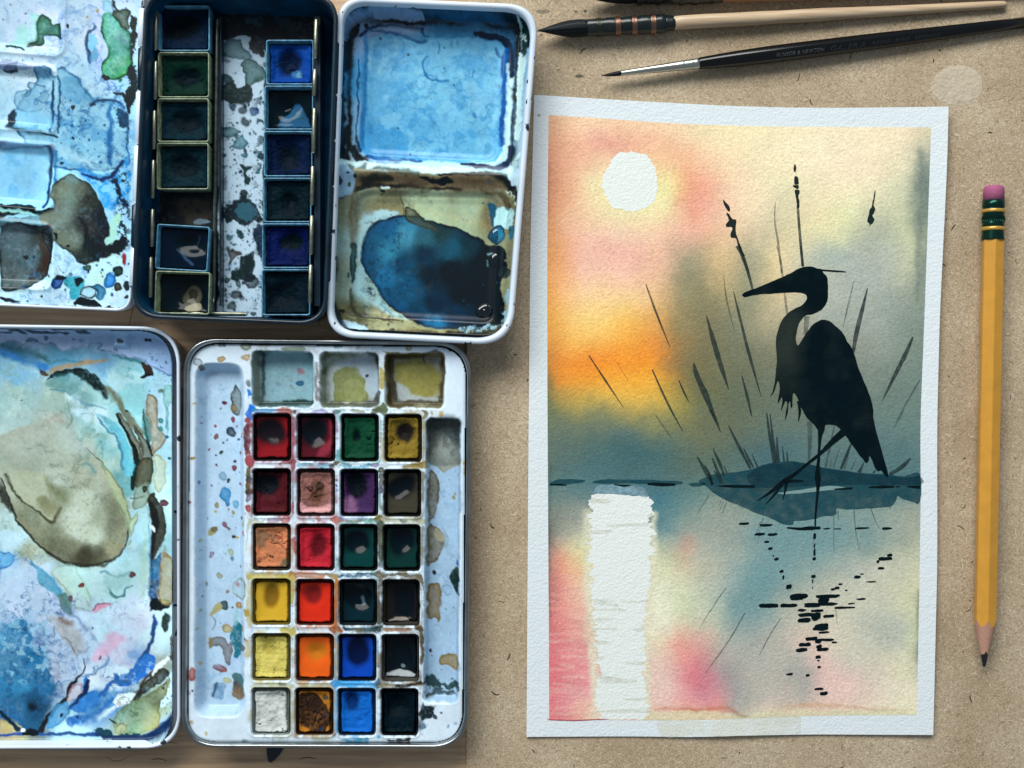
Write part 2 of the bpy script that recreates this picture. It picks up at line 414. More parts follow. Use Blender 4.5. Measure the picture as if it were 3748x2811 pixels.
def lathe(name, A, B, prof, m, parent, seg=28, wob=0.0, smooth=True, phase=0.0, seed=0):
    """revolve prof [(t along A-B, radius)] about the axis A-B"""
    A, B = Vector(A), Vector(B); t = (B - A).normalized(); s = t.cross(Vector((0, 0, 1))).normalized(); u = s.cross(t); v = []; f = []
    rg = random.Random(seed); ph = [rg.uniform(0, 6.28) for _ in range(6)]
    for tt, r in prof:
        c = A.lerp(B, tt)
        for k in range(seg):
            a = 2 * math.pi * k / seg + phase
            rr = r * (1 + wob * (math.sin(2 * a + ph[0] + tt * 23) + math.sin(3 * a + ph[1] - tt * 41)))
            v.append(c + s * (math.cos(a) * rr) + u * (math.sin(a) * rr))
    n = len(prof)
    for i in range(n - 1):
        for k in range(seg):
            l = (k + 1) % seg; f.append((i * seg + k, i * seg + l, (i + 1) * seg + l, (i + 1) * seg + k))
    f.append(tuple(range(seg))[::-1]); f.append(tuple((n - 1) * seg + k for k in range(seg)))
    return mk(name, v, f, m, parent, smooth)
def box(name, x0, y0, x1, y1, z0, z1, m, parent=None, zr=None):
    q = [(x0, y0), (x1, y0), (x1, y1), (x0, y1)]
    return loft(name, [(rloop(q, 3, 2), z0), (rloop(q, 3, 2), z1)], m, parent, True, True, False, zref=z1 if zr is None else zr)
def zc(ox, oy, s, pts): return [(ox + x * s, oy + y * s) for x, y in pts]
# ================================================================== the setting
ZT = -0.0025       # table top; the hardboard on it is 2.5 mm thick, its top at z = 0
def sheet(name, x0, y0, x1, y1, z, m):
    f = mk(name, [(*W(x0, y1, 0)[:2], z), (*W(x1, y1, 0)[:2], z), (*W(x1, y0, 0)[:2], z), (*W(x0, y0, 0)[:2], z)], [(0, 1, 2, 3)], m, None, False)
    return f
tb = sheet('table', -2500, -2500, 6500, 5500, ZT, 'table'); tb['kind'] = 'structure'
bd = thing('hardboard', 'large tan hardboard sheet under the painting, brushes and pencil', 'board', 2800, 1400, ZT)
hb = mk('panel', [(*W(x, y, 0)[:2], z) for z in (ZT, 0) for x, y in ((1706, 4200), (5600, 4200), (5600, -1500), (1712, -1500))],
   [(3, 2, 1, 0), (4, 5, 6, 7), (0, 1, 5, 4), (1, 2, 6, 5), (2, 3, 7, 6), (3, 0, 4, 7)], 'board', bd, False)
# pressed fibres lying in the surface of the board
def flecks(name, n, box_, lmin, lmax, w, cols, z, parent, seed, angf):
    rg = random.Random(seed); v = []; f = []; c = []
    for _ in range(n):
        x = rg.uniform(box_[0], box_[2]); y = rg.uniform(box_[1], box_[3]); a = angf(rg); l = lmin + (lmax - lmin) * rg.random() ** 2
        ww = w * rg.uniform(0.5, 1.2); bend = rg.uniform(-0.9, 0.9); b = len(v); col = lin(rg.choice(cols))
        for k in range(4):
            t = k / 3; aa = a + bend * (t - 0.5); px = x + math.cos(aa) * l * (t - 0.5); py = y + math.sin(aa) * l * (t - 0.5)
            h = ww * (0.35 + 0.65 * math.sin(math.pi * min(max(t, 0.1), 0.9))) / 2
            for sgn in (-1, 1): v.append((*W(px - math.sin(aa) * h * sgn, py + math.cos(aa) * h * sgn, 0)[:2], z)); c.append(col)
        for k in range(3): f.append((b + 2 * k, b + 2 * k + 2, b + 2 * k + 3, b + 2 * k + 1))
    o = mk(name, v, np.array(f), mat(name + '_pulp', vcol=True, rough=0.85, spec=0.2), parent, False, np.array(c)); o['kind'] = 'stuff'; return o
flecks('fibre', 5200, (1720, -20, 3770, 2830), 6, 26, 3.6, ['95826b', '9c8971', 'a08d76', '8f7c66', 'd2c2aa', 'd6c7b0'], 2e-5, bd, 3, lambda r: r.uniform(0, 3.14))
flecks('dark_fibre', 170, (1720, -20, 3770, 2830), 8, 38, 5, ['3a3128', '4a3e32', '554636'], 3.5e-5, bd, 4, lambda r: r.uniform(0, 3.14))
# where the surface of the board was torn away
tx, ty = 3505, 314
def torn_z(X, Y): return 3e-5 + 0.00025 * sstep(95, 70, np.hypot(X - tx, (Y - ty) * 1.2)) * (0.6 + 0.5 * fbm(X, Y, 16, 4, 5))
def torn_p(p):
    p.mottle(20, 0.5, 'cdc1aa', 4, -0.1, 0.5); p.mottle(9, 0.4, '9c8d77', 9, 0.2, 0.3)
field('torn_patch', tx - 110, tx + 110, ty - 95, ty + 95, 4, torn_z, mat('torn_pulp', vcol=True, rough=0.9, bumps=((900, 0.6, 0.0006),)), bd, torn_p, 'bfb19a', 12, 0,
      lambda X, Y: np.hypot(X - tx, (Y - ty) * 1.25) - 96 - 9 * fbm(X, Y, 40, 3, 8))
# little stains on the board
for (x, y, rx, ry) in ((2120, 279, 15, 7), (1985, 42, 28, 8), (2108, 42, 6, 5), (2142, 40, 7, 5)):
    a = np.linspace(0, 2 * math.pi, 14, endpoint=False); rg = random.Random(int(x))
    P = [(x + rx * math.cos(t) * rg.uniform(.75, 1.15), y + ry * math.sin(t) * rg.uniform(.75, 1.15)) for t in a]
    st = mk('paint_stain', [W(u, w, 5e-5) for u, w in P], [tuple(range(14))[::-1]], mat('grey_green_stain', '4d5247', 0.7, alpha=0.65 if rx < 20 else 0.35), bd, False)
cr = flecks('grain_crack', 46, (0, 1130, 1700, 2830), 20, 120, 3, ['4a3c30', '54463a'], ZT + 3e-5, None, 6, lambda r: r.choice((r.uniform(-.1, .1), r.uniform(-.08, .08), r.uniform(1.3, 1.8))))
cr.parent = tb

# ================================================================== paint box A: black enamel tin, open, with flap and lid
KA = ('hardly anything',)
tinA = thing('black_paint_tin', 'open black enamel watercolour tin with blue stained folding lid and mixing flap', 'paint tin', 860, 600, ZT)
# ---- box
ZR = 0.017
cb = [(528, -45), (1240, -20), (1196, 1193), (478, 1163)]
RB = 95
loft('box', [(rloop(inset(cb, 22), RB - 10), ZT + 0.0003), (rloop(inset(cb, 16), RB - 8), ZT + 0.001), (rloop(inset(cb, 6), RB), ZR - 0.003), (rloop(inset(cb, 4), RB), ZR - 0.0012),
     (rloop(cb, RB), ZR - 0.0004), (rloop(inset(cb, 4), RB), ZR + 0.0002), (rloop(inset(cb, 14), RB - 6), ZR), (rloop(inset(cb, 18), RB - 8), ZR - 0.001)], 'black_enamel', tinA, True, False, zref=ZR)
loft('box_lining', [(rloop(inset(cb, 17.5), RB - 8), ZR - 0.0009), (rloop(inset(cb, 20), RB - 9), ZR - 0.004), (rloop(inset(cb, 24), RB - 11), -0.0004), (rloop(inset(cb, 30), RB - 16), -0.0014)], 'lining', tinA, False, True, zref=ZR)
# ---- painted floor strip between the two rows of pans
def floor_z(X, Y): return -0.0008 + 0 * X
def floor_p(p):
    DK = ['0c2a33', '10353b', '0a2028', '123f45', '0b2238']; 
    z3 = lambda P: zc(450, 0, .3617, P); z4 = lambda P: zc(450, 600, .3918, P)
    p.spatter((800, 150, 980, 1160), 330, 1.5, 7, ['5d87ab', '4c7296', '2a4a5c', '84a8c6'], 3, .7)
    p.spatter((815, 330, 965, 1150), 190, 1.8, 6, ['0c2a33', '0a2028', '0b2238', '1d5560'], 15); p.spatter((800, 350, 980, 1160), 90, 3, 13, DK + ['1d5560', '2b6f7a'], 5)
    p.blob(z3([(960, 60), (1460, 60), (1460, 380), (1420, 600), (1300, 520), (1280, 400), (1180, 370), (1000, 430), (960, 300)]), '081a26', 1, warp=12)
    p.blob(z3([(1010, 430), (1170, 390), (1200, 470), (1290, 560), (1250, 610), (1120, 600), (1040, 560), (1000, 540)]), '3f6f78', .9, warp=8, rim=.5)
    p.blob(z3([(1260, 600), (1340, 640), (1440, 720), (1440, 800), (1360, 830), (1250, 900), (1240, 780), (1190, 690), (1190, 650)]), '1f5a56', .95, warp=8, rim=.5)
    p.blob(z3([(1020, 860), (1130, 800), (1180, 880), (1280, 850), (1330, 920), (1300, 1000), (1200, 1060), (1080, 1040), (1030, 980)]), '0e2e30', 1, warp=9, rim=.3)
    p.blob(z3([(1000, 760), (1100, 780), (1110, 830), (1010, 850)]), '17484b', .9, warp=7)
    p.blob(z3([(1000, 1290), (1120, 1290), (1160, 1340), (1060, 1390), (1000, 1370)]), '2f6c77', .85, rim=.5)
    p.blob(z3([(1110, 1430), (1180, 1380), (1250, 1420), (1250, 1500), (1170, 1520), (1110, 1500)]), '2c7484', .9, rim=.6)
    p.blob(z4([(1090, 10), (1130, 30), (1200, 30), (1160, 70), (1150, 110), (1190, 150), (1160, 190), (1120, 170), (1110, 90)]), '0f3a3e', 1, rim=.3)
    p.blob(z4([(1090, 240), (1160, 260), (1170, 330), (1220, 360), (1280, 450), (1300, 540), (1210, 560), (1170, 590), (1090, 590), (1040, 540), (1000, 560), (930, 450), (1030, 350), (1090, 320)]), '0c2a34', 1, warp=10)
    p.blob(z4([(1100, 360), (1200, 370), (1260, 450), (1220, 530), (1130, 540), (1050, 440)]), '3a6d80', .8, warp=10, ws=16)
    p.blob(z4([(1070, 620), (1120, 640), (1120, 720), (1070, 690)]), '10404a', 1)
    p.blob(z4([(1210, 640), (1300, 570), (1310, 900), (1230, 760)]), '0b2a45', .95, warp=9)
    p.blob(z4([(980, 800), (1050, 820), (1120, 850), (1050, 880), (990, 950), (1000, 870)]), '4a3a2a', .95, rim=.7, rimcol='101c20')
    p.blob(z4([(1110, 870), (1200, 850), (1240, 940), (1210, 1010), (1250, 1040), (1200, 1090), (1100, 1080), (1010, 1090), (1000, 1000), (1090, 990)]), '0d2c30', 1, warp=7)
    p.dots([(450 + 1195 * .3918, 600 + 1100 * .3918, 26, '0a2430'), (450 + 1055 * .3918, 600 + 1225 * .3918, 20, '0a1f2b', 16), (450 + 1010 * .3918, 600 + 1340 * .3918, 14, '12392f'),
            (450 + 1220 * .3617, 1110 * .3617, 14, '0b2530'), (450 + 1125 * .3617, 1090 * .3617, 12, '123c63'), (450 + 1235 * .3617, 1230 * .3617, 15, '0b2632', 18), (450 + 1335 * .3617, 1120 * .3617, 17, '1c4c80')])
    p.mottle(30, .8, '0e2b38', 21, .28, .05, (800, 160, 830, 1160)); p.mottle(34, .75, '123643', 22, .22, .05, (935, 160, 990, 1160))
    # stained bottom of the empty place in the left row
    p.blob([(560, 680), (800, 680), (800, 1160), (560, 1160)], '07141c', 1, warp=2, k=0)
    p.blob([(560, -30), (800, -30), (790, 690), (560, 690)], '07141c', 1, warp=2, k=0); p.blob([(975, -30), (1200, -30), (1170, 1160), (960, 1160)], '07141c', 1, warp=2, k=0)
    p.blob(z4([(510, 470), (540, 340), (640, 330), (800, 350), (800, 500), (720, 590), (590, 570), (560, 500), (520, 500)]), '4d4436', .9, warp=8, rim=.3, rimcol='0b1518')
    p.blob(z4([(670, 540), (740, 525), (830, 545), (740, 575), (680, 565)]), '93a9b8', .9, warp=6)
    p.dots([(450 + 640 * .3918, 600 + 370 * .3918, 9, '0a1316'), (450 + 590 * .3918, 600 + 408 * .3918, 8, '0a1316', 5), (450 + 710 * .3918, 600 + 445 * .3918, 11, '0a1316')])
    p.blob(z3([(1230, 190), (1300, 180), (1410, 220), (1380, 250), (1240, 240)]), '38606c', .55, warp=14, ws=14); p.blob(z3([(1540, 150), (1640, 170), (1800, 260), (1850, 280), (1700, 300), (1560, 240)]), '2b505c', .5, warp=16, ws=12)
field('painted_floor', 545, 1180, -40, 1160, 3, floor_z, 'enamel_v', tinA, floor_p, 'c4d6e8', 4, -0.0008, None, (1.15, .9, .97, .95))
# ---- centre rail and clips
def bar(name, x0, y0, x1, y1, z, r, m, parent, flat=1.0, seg=10):
    return tube(name, [W(x0 + (x1 - x0) * t, y0 + (y1 - y0) * t, z) for t in (0, .03, .5, .97, 1)], [r * .6, r, r, r, r * .6], m, parent, seg, False, flat)
bar('rail', 795, 70, 782, 1110, 0.004, 0.0009, 'dark_tin', tinA)
box('rail_flange', 802, 60, 808, 1120, -0.0008, 0.0035, 'black_enamel', tinA, 0.004)
for y0, y1, xx in ((42, 184, 573), (224, 364, 571), (404, 546, 566), (585, 725, 562), (765, 903, 559), (940, 1088, 553)):
    bar('clip', xx, y0, xx - 3, y1, 0.0105, 0.0008, 'clip', tinA)
for y0, y1, xx in ((72, 214, 1158), (255, 352, 1153), (396, 560, 1151), (608, 752, 1145), (788, 932, 1142), (968, 1110, 1138)):
    bar('clip', xx, y0, xx - 3, y1, 0.0115, 0.0009, 'clip', tinA)
box('clip_strip', 1150, 60, 1172, 1120, 0.0, 0.0095, 'black_enamel', tinA, 0.0095)
for x, y, a, b in ((780, -4, 770, 960), ):
    bar('end_bar', 620, 1146, 905, 1150, 0.004, 0.0008, 'clip', tinA)
# ---- hinges: between the flap and the box (left), between the box and the lid (right)
for y0, y1, xx, m_ in ((32, 172, 523, 'enamel'), (176, 330, 520, 'black_enamel'), (334, 528, 512, 'enamel'), (532, 745, 505, 'enamel'), (749, 905, 497, 'black_enamel'), (909, 1046, 492, 'enamel')):
    bar('hinge_knuckle', xx, y0, xx - 4, y1, 0.0135, 0.0014, m_, tinA)
for y0, y1, xx in ((155, 345, 1232), (350, 512, 1225), (517, 680, 1219), (684, 850, 1213), (854, 1030, 1206)):
    bar('hinge_knuckle', xx, y0, xx - 6, y1, 0.0145, 0.0011, 'black_enamel', tinA)

# ---- mixing flap on the left
ZF = 0.0085
cf = [(-700, -250), (527, -40), (483, 1128), (-700, 1076)]
cf[1] = (534, -60); cf[2] = (484, 1142); cf[3] = (-700, 1090)
flap = loft('mixing_flap', [(rloop(inset(cf, 14), 50), ZT + 0.0003), (rloop(inset(cf, 6), 50), 0.004), (rloop(cf, 55), ZF + 0.0012), (rloop(inset(cf, 4), 52), ZF + 0.0018), (rloop(inset(cf, 9), 50), ZF + 0.0014), (rloop(inset(cf, 12), 48), ZF - 0.0002)], 'enamel', tinA, True, False, zref=ZF)
wells = [[(-300, -200), (228, -60), (222, 196), (-300, 150)], [(-300, 225), (200, 262), (196, 478), (-300, 432)], [(-300, 505), (196, 545), (182, 760), (-300, 715)], [(-300, 790), (190, 838), (182, 1050), (-300, 1030)]]
def flap_z(X, Y):
    z = np.full(X.shape, ZF)
    for w in wells:
        d = sd_poly(X, Y, np.array(rloop(w, 30, 6)))
        z = z - 0.0022 * sstep(10, -26, d) + 0.0005 * np.exp(-((d - 12) / 9) ** 2)
    return z
def flap_p(p):
    A = lambda P: zc(0, 0, .3616, P); B = lambda P: zc(0, 550, .3616, P)
    p.wash([(100, 60, 'bccfe8'), (300, 60, 'bcd0e8'), (100, 240, 'c2d6ea'), (300, 330, 'a8cbe6'), (300, 500, '8fc6ea'), (100, 430, 'a9d0ea'), (80, 620, '8fc9ef'), (300, 620, '9fd2ee'), (350, 1000, 'bcd6ec'), (100, 1080, 'bcd6ec'), (440, 760, '9cc6e6')], 1, .8, 30)
    p.mottle(60, .18, '8db6da', 8, .05, .3); p.mottle(14, .16, '7fa8cf', 9, .15, .2)
    # big blue wash across the middle
    p.blob(A([(350, 690), (430, 676), (530, 700), (520, 760), (600, 770), (590, 700), (660, 678), (720, 740), (800, 800), (850, 890), (920, 960), (1000, 1005), (1180, 1010), (1250, 1090), (1310, 1200), (1300, 1400), (1270, 1700), (560, 1700), (540, 1480), (300, 1480), (180, 1300), (70, 1220), (60, 1150), (130, 1080), (200, 980), (330, 820)]),
           '7db4d6', .75, warp=6, rim=.75, rimw=5, rimcol='1d5f93', gran=.35)
    p.mottle(45, .35, '3d93cc', 31, .12, .2, (150, 250, 500, 620)); p.mottle(26, .3, 'a9d6ef', 33, .2, .2, (170, 380, 480, 600))
    p.blob(A([(620, 840), (800, 800), (930, 960), (1180, 1020), (1200, 1080), (1000, 1060), (760, 1060), (620, 960)]), '5c9fca', .4, warp=10, soft=8)
    p.line(A([(520, 820), (515, 1000), (520, 1200), (510, 1320)]), [10, 16, 13, 8], '1c527f', .85, 5); p.line(A([(600, 780), (610, 950), (595, 1150), (590, 1350)]), 6, '2a6a9c', .8, 3)
    p.line(A([(60, 1260), (200, 1300), (400, 1330), (590, 1380)]), [14, 16, 10, 6], '0e3f57', .9, 4); p.line(A([(1100, 1060), (1090, 1160), (1130, 1260), (1110, 1440), (1100, 1659)]), [14, 20, 16, 24, 18], '2a7fb8', .75, 8, 8)
    p.blob(A([(1180, 1100), (1290, 1150), (1310, 1240), (1270, 1300), (1200, 1280), (1190, 1180)]), '1f5f85', .8, warp=8, ws=12); p.mottle(9, .6, '123f5c', 41, .2, .1, (425, 395, 475, 480))
    p.line(A([(910, 1070), (1000, 1015), (1180, 1015), (1260, 1100)]), [8, 10, 8, 8], '1f5a86', .8, 4)
    p.blob(A([(260, 840), (310, 815), (360, 850), (430, 860), (420, 910), (470, 960), (450, 1040), (380, 1110), (290, 1135), (180, 1110), (120, 1040), (140, 930), (240, 895), (250, 940), (210, 960), (270, 940)]), '86b4d3', .5, warp=3, rim=.7, rimw=3, rimcol='25618f')
    p.blob(A([(60, 1200), (90, 1130), (140, 1100), (150, 1180), (130, 1260), (80, 1270)]), '124a66', .8, warp=8)
    p.blob(A([(1140, 1080), (1190, 930), (1150, 920)]), '2f6fa0', .4)
    p.veins(60, '2a78b0', .75, 631, (0, 230, 480, 640)); p.veins(34, '1c5f94', .6, 633, (170, 260, 480, 620)); p.veins(80, '6f9fd0', .6, 635, (0, 0, 480, 260)); p.veins(40, '3f9ad8', .6, 637, (0, 540, 200, 760))
    p.blob(A([(180, 1100), (480, 1150), (500, 1300), (170, 1270)]), '8fc8ec', .5, soft=10, warp=12); p.line(A([(560, 1500), (700, 1560), (900, 1659)]), [20, 30, 26], 'b4dcf4', .5, 12, 14)
    # greens
    p.blob(A([(270, 130), (400, 128), (480, 160), (380, 380), (250, 440), (240, 490), (60, 450), (140, 380), (160, 260), (280, 240)]), '9fd4d4', .6, warp=6, soft=5)
    p.blob(A([(400, 130), (460, 145), (495, 180), (510, 220), (600, 245), (612, 385), (540, 355), (430, 352), (420, 410), (330, 440), (250, 455), (270, 410), (350, 380), (345, 240), (370, 170)]), '16795f', .95, warp=4, rim=.8, rimw=4, rimcol='06342f', gran=.25)
    p.line(A([(60, 452), (150, 465), (250, 492)]), [9, 8, 5], '0a4038', .95); p.line(A([(612, 300), (608, 380)]), 5, '04211f', .95)
    p.blob(A([(1050, 145), (1150, 135), (1240, 260), (1330, 330), (1340, 480), (1350, 640), (1320, 720), (1260, 790), (1150, 810), (1060, 760), (1035, 650), (1090, 560), (1070, 430), (1020, 310), (1025, 200)]), '4bae95', .95, warp=5, rim=.85, rimw=5, rimcol='0b5548', gran=.3, ctrl=[(395, 100, '5db5a4'), (420, 180, '35a183'), (440, 250, '3c9f63'), (470, 150, '1d7d6c'), (400, 230, '4fae8c')])
    p.mottle(22, .35, '8fd3bb', 51, .2, .2, (375, 60, 480, 290))
    p.blob(A([(1060, 0), (1130, 0), (1160, 90), (1150, 130), (1060, 120), (1040, 50)]), '9cc8dd', .8, rim=.6, rimcol='1e5a72'); p.line(A([(1140, 0), (1170, 80), (1240, 130)]), [8, 9, 4], '0b2c35', .95)
    p.blob(A([(1180, 95), (1240, 80), (1305, 100), (1310, 150), (1290, 200), (1310, 290), (1230, 285), (1180, 200), (1145, 150), (1150, 90)]), '4b6a55', .95, rim=.6, rimcol='123427')
    p.blob(A([(1310, 190), (1380, 180), (1380, 420), (1350, 640), (1330, 480), (1330, 330)]), '0d3b3c', .95, warp=9, ws=14)
    p.dots([(1075 * .3616, 775 * .3616, 14, '072d28', 12), (688 * .3616, 260 * .3616, 6, '0f4a4c'), (900 * .3616, 160 * .3616, 5, 'b89b62'), (980 * .3616, 112 * .3616, 5, 'b3a06a'), (1215 * .3616, 815 * .3616, 6, '2c7c6a'), (1210 * .3616, 880 * .3616, 5, '5aa0a8')])
    p.line(A([(960, 230), (970, 280), (890, 330), (870, 420), (900, 560), (910, 640)]), [4, 6, 10, 12, 16, 8], '1f6b97', .85, 4, 7); p.blob(A([(900, 340), (960, 330), (980, 420), (940, 480), (890, 470)]), '8fc5e6', .8, warp=4)
    p.blob(A([(940, 470), (1000, 540), (960, 620), (900, 600)]), '56a6cf', .55, soft=6, warp=8)
    p.blob(A([(1300, 700), (1380, 700), (1380, 1000), (1300, 1100), (1260, 960), (1310, 860)]), '0f3f48', .9, warp=12, ws=16); p.line(A([(1150, 940), (1250, 960), (1300, 1060), (1310, 1150)]), [6, 12, 14, 10], '0d3442', .9, 3, 8)
    p.blob(A([(0, 690), (130, 640), (195, 640), (190, 720), (110, 735), (40, 715)]), '0f4256', .9, warp=4, rim=.5)
    p.blob(A([(0, 600), (150, 620), (380, 690), (0, 700)]), '93a6cc', .6, warp=3); p.blob(A([(0, 1420), (200, 1440), (430, 1480), (0, 1500)]), '7d94c0', .6, warp=3); p.line(A([(0, 1500), (200, 1490), (530, 1475)]), 6, '1b4a74', .85, 3)
    p.spatter((0, 0, 470, 300), 70, 1.5, 5, ['7fa0c4', '5b7fa6', '2c5c88'], 11, .6); p.spatter((200, 350, 470, 600), 40, 2, 6, ['164f7d', '0f3f66', '2d78ad'], 12, .8)
    p.dots([(745 * .3616, 1080 * .3616, 8, '103c5c'), (740 * .3616, 1405 * .3616, 6, '0d3450'), (940 * .3616, 1065 * .3616, 8, '134468', 5)])
    # lower half
    p.blob(B([(0, -40), (500, -40), (495, 300), (470, 480), (430, 560), (0, 560)]), '97cdf2', .5, warp=6, soft=6); p.mottle(40, .3, '57aee4', 61, .15, .25, (0, 550, 180, 720))
    p.line(B([(520, -40), (515, 100), (500, 300), (470, 500), (440, 560)]), [16, 18, 16, 12, 16], '0f4a7c', .9, 5); p.line(B([(575, 0), (565, 200), (570, 360)]), 7, '2f86c0', .7, 3); p.dots([(515 * .3616, 550 + 185 * .3616, 8, '061c2c')])
    p.blob(B([(800, 160), (1000, 240), (1160, 220), (1270, 80), (1300, 30), (1300, 560), (1200, 560), (1170, 600), (1060, 600), (1000, 440), (900, 320), (820, 240)]), '3d9bd8', .7, warp=10, soft=5, gran=.4); p.mottle(30, .5, '9fd4f2', 66, .1, .2, (330, 560, 470, 740))
    p.line(B([(830, 220), (960, 280), (1080, 280), (1160, 210), (1250, 110)]), [8, 10, 18, 14, 12], '0d4a86', .85, 4, 8); p.line(B([(1130, 300), (1200, 400), (1230, 500), (1290, 560)]), [14, 18, 14, 20], '0c3d66', .8, 3, 12, 14)
    p.mottle(12, .85, '0b3352', 71, .12, .08, (425, 620, 475, 760)); p.mottle(11, .9, '0d3a3e', 73, 0.0, .08, (425, 755, 480, 910))
    p.blob(B([(1120, 700), (1200, 640), (1230, 700), (1200, 800), (1180, 900), (1110, 960), (1070, 900), (1110, 820)]), 'a3cdc8', .8, warp=5)
    p.blob(B([(0, 550), (350, 565), (380, 600), (540, 590), (530, 640), (430, 660), (200, 640), (0, 690)]), '0f3339', .9, warp=6, gran=.3); p.line(B([(0, 600), (200, 620), (400, 650)]), [16, 14, 6], '9fcfd6', .8, 4, 6)
    p.blob(B([(0, 690), (200, 670), (420, 650), (540, 620), (560, 760), (430, 765), (0, 770)]), '6b93a6', .8, warp=5)
    p.blob(B([(0, 765), (430, 765), (540, 755), (545, 960), (510, 1100), (455, 1250), (350, 1350), (240, 1410), (0, 1372)]), '5c717d', .97, warp=3, rim=.9, rimw=5, rimcol='0b1f28', gran=.2, ctrl=[(30, 860, '5f7480'), (100, 950, '5a6f7a'), (155, 900, '4a5557'), (170, 960, '4a3f38'), (60, 1030, '67767c'), (185, 880, '22333a')])
    p.line(B([(420, 820), (410, 960), (440, 1120), (300, 1290)]), [10, 18, 22, 14], '4e3c33', .6, 8); p.line(B([(420, 820), (430, 930), (500, 1030)]), 4, '0f2127', .8)
    p.blob(B([(560, 340), (640, 280), (720, 248), (800, 285), (900, 325), (960, 400), (1010, 500), (1060, 600), (1095, 700), (1120, 850), (1080, 890), (1070, 930), (1110, 980), (1250, 985), (1180, 1060), (1080, 1100), (1010, 1110), (985, 1190), (880, 1160), (780, 1130), (740, 1060), (660, 1010), (560, 940), (525, 890), (540, 760), (430, 740), (420, 640), (540, 600), (530, 500), (500, 480), (480, 500)]),
           '7c8a86', .96, warp=4, rim=.5, rimw=4, rimcol='0a2a30', gran=.12, ctrl=[(240, 700, '7f9089'), (220, 780, '7a8884'), (250, 880, '76827c'), (290, 700, '6d7a74'), (318, 720, '3a3a33'), (318, 820, '33383a'), (350, 700, '12403f'), (370, 800, '06283a'), (340, 900, '06262f'), (360, 950, '07282c'), (300, 960, '3b4a47'), (270, 640, '7a9aa0'), (420, 920, '0a2a2c')])
    p.line(B([(800, 670), (850, 780), (870, 900), (830, 1020)]), [3, 12, 14, 4], '08161a', .95, 2); p.blob(B([(550, 850), (585, 855), (575, 920), (555, 900)]), '121e22', .95)
    p.veins(45, '3c4a4c', .45, 641, (0, 830, 350, 1060)); p.veins(30, '1c6aa8', .7, 643, (300, 600, 480, 760)); p.veins(36, '5f9cc8', .6, 645, (60, 940, 470, 1110))
    p.dots([(250, 904, 6, '11191b'), (235 * .3616, 550 + 1080 * .3616, 8, '3a3f41')])
    p.blob(B([(1100, 960), (1290, 880), (1290, 960), (1200, 1060), (1110, 1060)]), '0a2a2e', .95, warp=12, ws=16)
    p.blob(B([(860, 1170), (1010, 1120), (1180, 1060), (1270, 1130), (1170, 1200), (1160, 1300), (1060, 1350), (860, 1340), (850, 1270), (920, 1210)]), 'b5d4dd', .85, warp=6, soft=5); p.blob(B([(840, 1170), (930, 1170), (900, 1225), (850, 1210)]), '2a5c55', .9, rim=.4)
    p.blob(B([(660, 1280), (840, 1300), (800, 1500), (700, 1480), (690, 1400), (640, 1330)]), '4fa6bd', .8, warp=8); p.blob(B([(560, 1270), (600, 1255), (660, 1280), (640, 1330), (600, 1390), (530, 1390), (520, 1350)]), '1560a6', .95, rim=.6); p.blob(B([(570, 1260), (660, 1270), (650, 1310), (560, 1310)]), '0b2b3c', .9)
    p.blob(B([(760, 1295), (840, 1300), (790, 1370), (765, 1370)]), '12302b', .95)
    p.dots([(1195 * .3616, 550 + 1222 * .3616, 16, '0f3f2f', 17), (1200 * .3616, 550 + 1385 * .3616, 14, '3a3a22', 15), (1120 * .3616, 550 + 1318 * .3616, 23, '1f8fd0', 28), (1255 * .3616, 550 + 1100 * .3616, 7, '8c4a58', 22), (650 * .3616, 550 + 1400 * .3616, 4, '0c2c33'), (715 * .3616, 550 + 1250 * .3616, 8, '6d97b4')])
    p.blob(B([(900, 1370), (980, 1350), (1060, 1380), (1080, 1440), (1020, 1510), (960, 1490), (980, 1430)]), '2b7fa6', .9, warp=5, rim=.7); p.blob(B([(830, 1385), (900, 1362), (960, 1385), (980, 1440), (940, 1500), (850, 1490), (805, 1440)]), '8fb6c6', .6, rim=.95, rimw=4, rimcol='0b2c34')
    p.blob(B([(800, 1480), (860, 1500), (960, 1510), (1030, 1585), (760, 1565)]), '061a22', 1, warp=5); p.blob(B([(1060, 1580), (1100, 1560), (1130, 1585), (1090, 1600)]), '0a1c20', 1); p.blob(B([(0, 1490), (120, 1500), (205, 1520), (200, 1535), (0, 1525)]), '0a2534', 1, warp=2)
    p.blob(B([(1260, 1310), (1310, 1330), (1310, 1400), (1260, 1390)]), '1b4a56', .9); p.dots([(1280 * .3616, 550 + 1475 * .3616, 8, '16353a')])
    p.spatter((60, 930, 470, 1110), 60, 1.5, 6, ['2a6a9c', '12405f', '7fb0d4', '0d3040'], 14, .8)
field('flap_tray', -60, 530, -60, 1140, 3, flap_z, 'enamel_v', flap, flap_p, 'c2d4ea', 2, ZF, lambda X, Y: sd_poly(X, Y, np.array(rloop(inset(cf, 11), 48))), (1.2, .92, 1.0, .94), 1.2, .55)

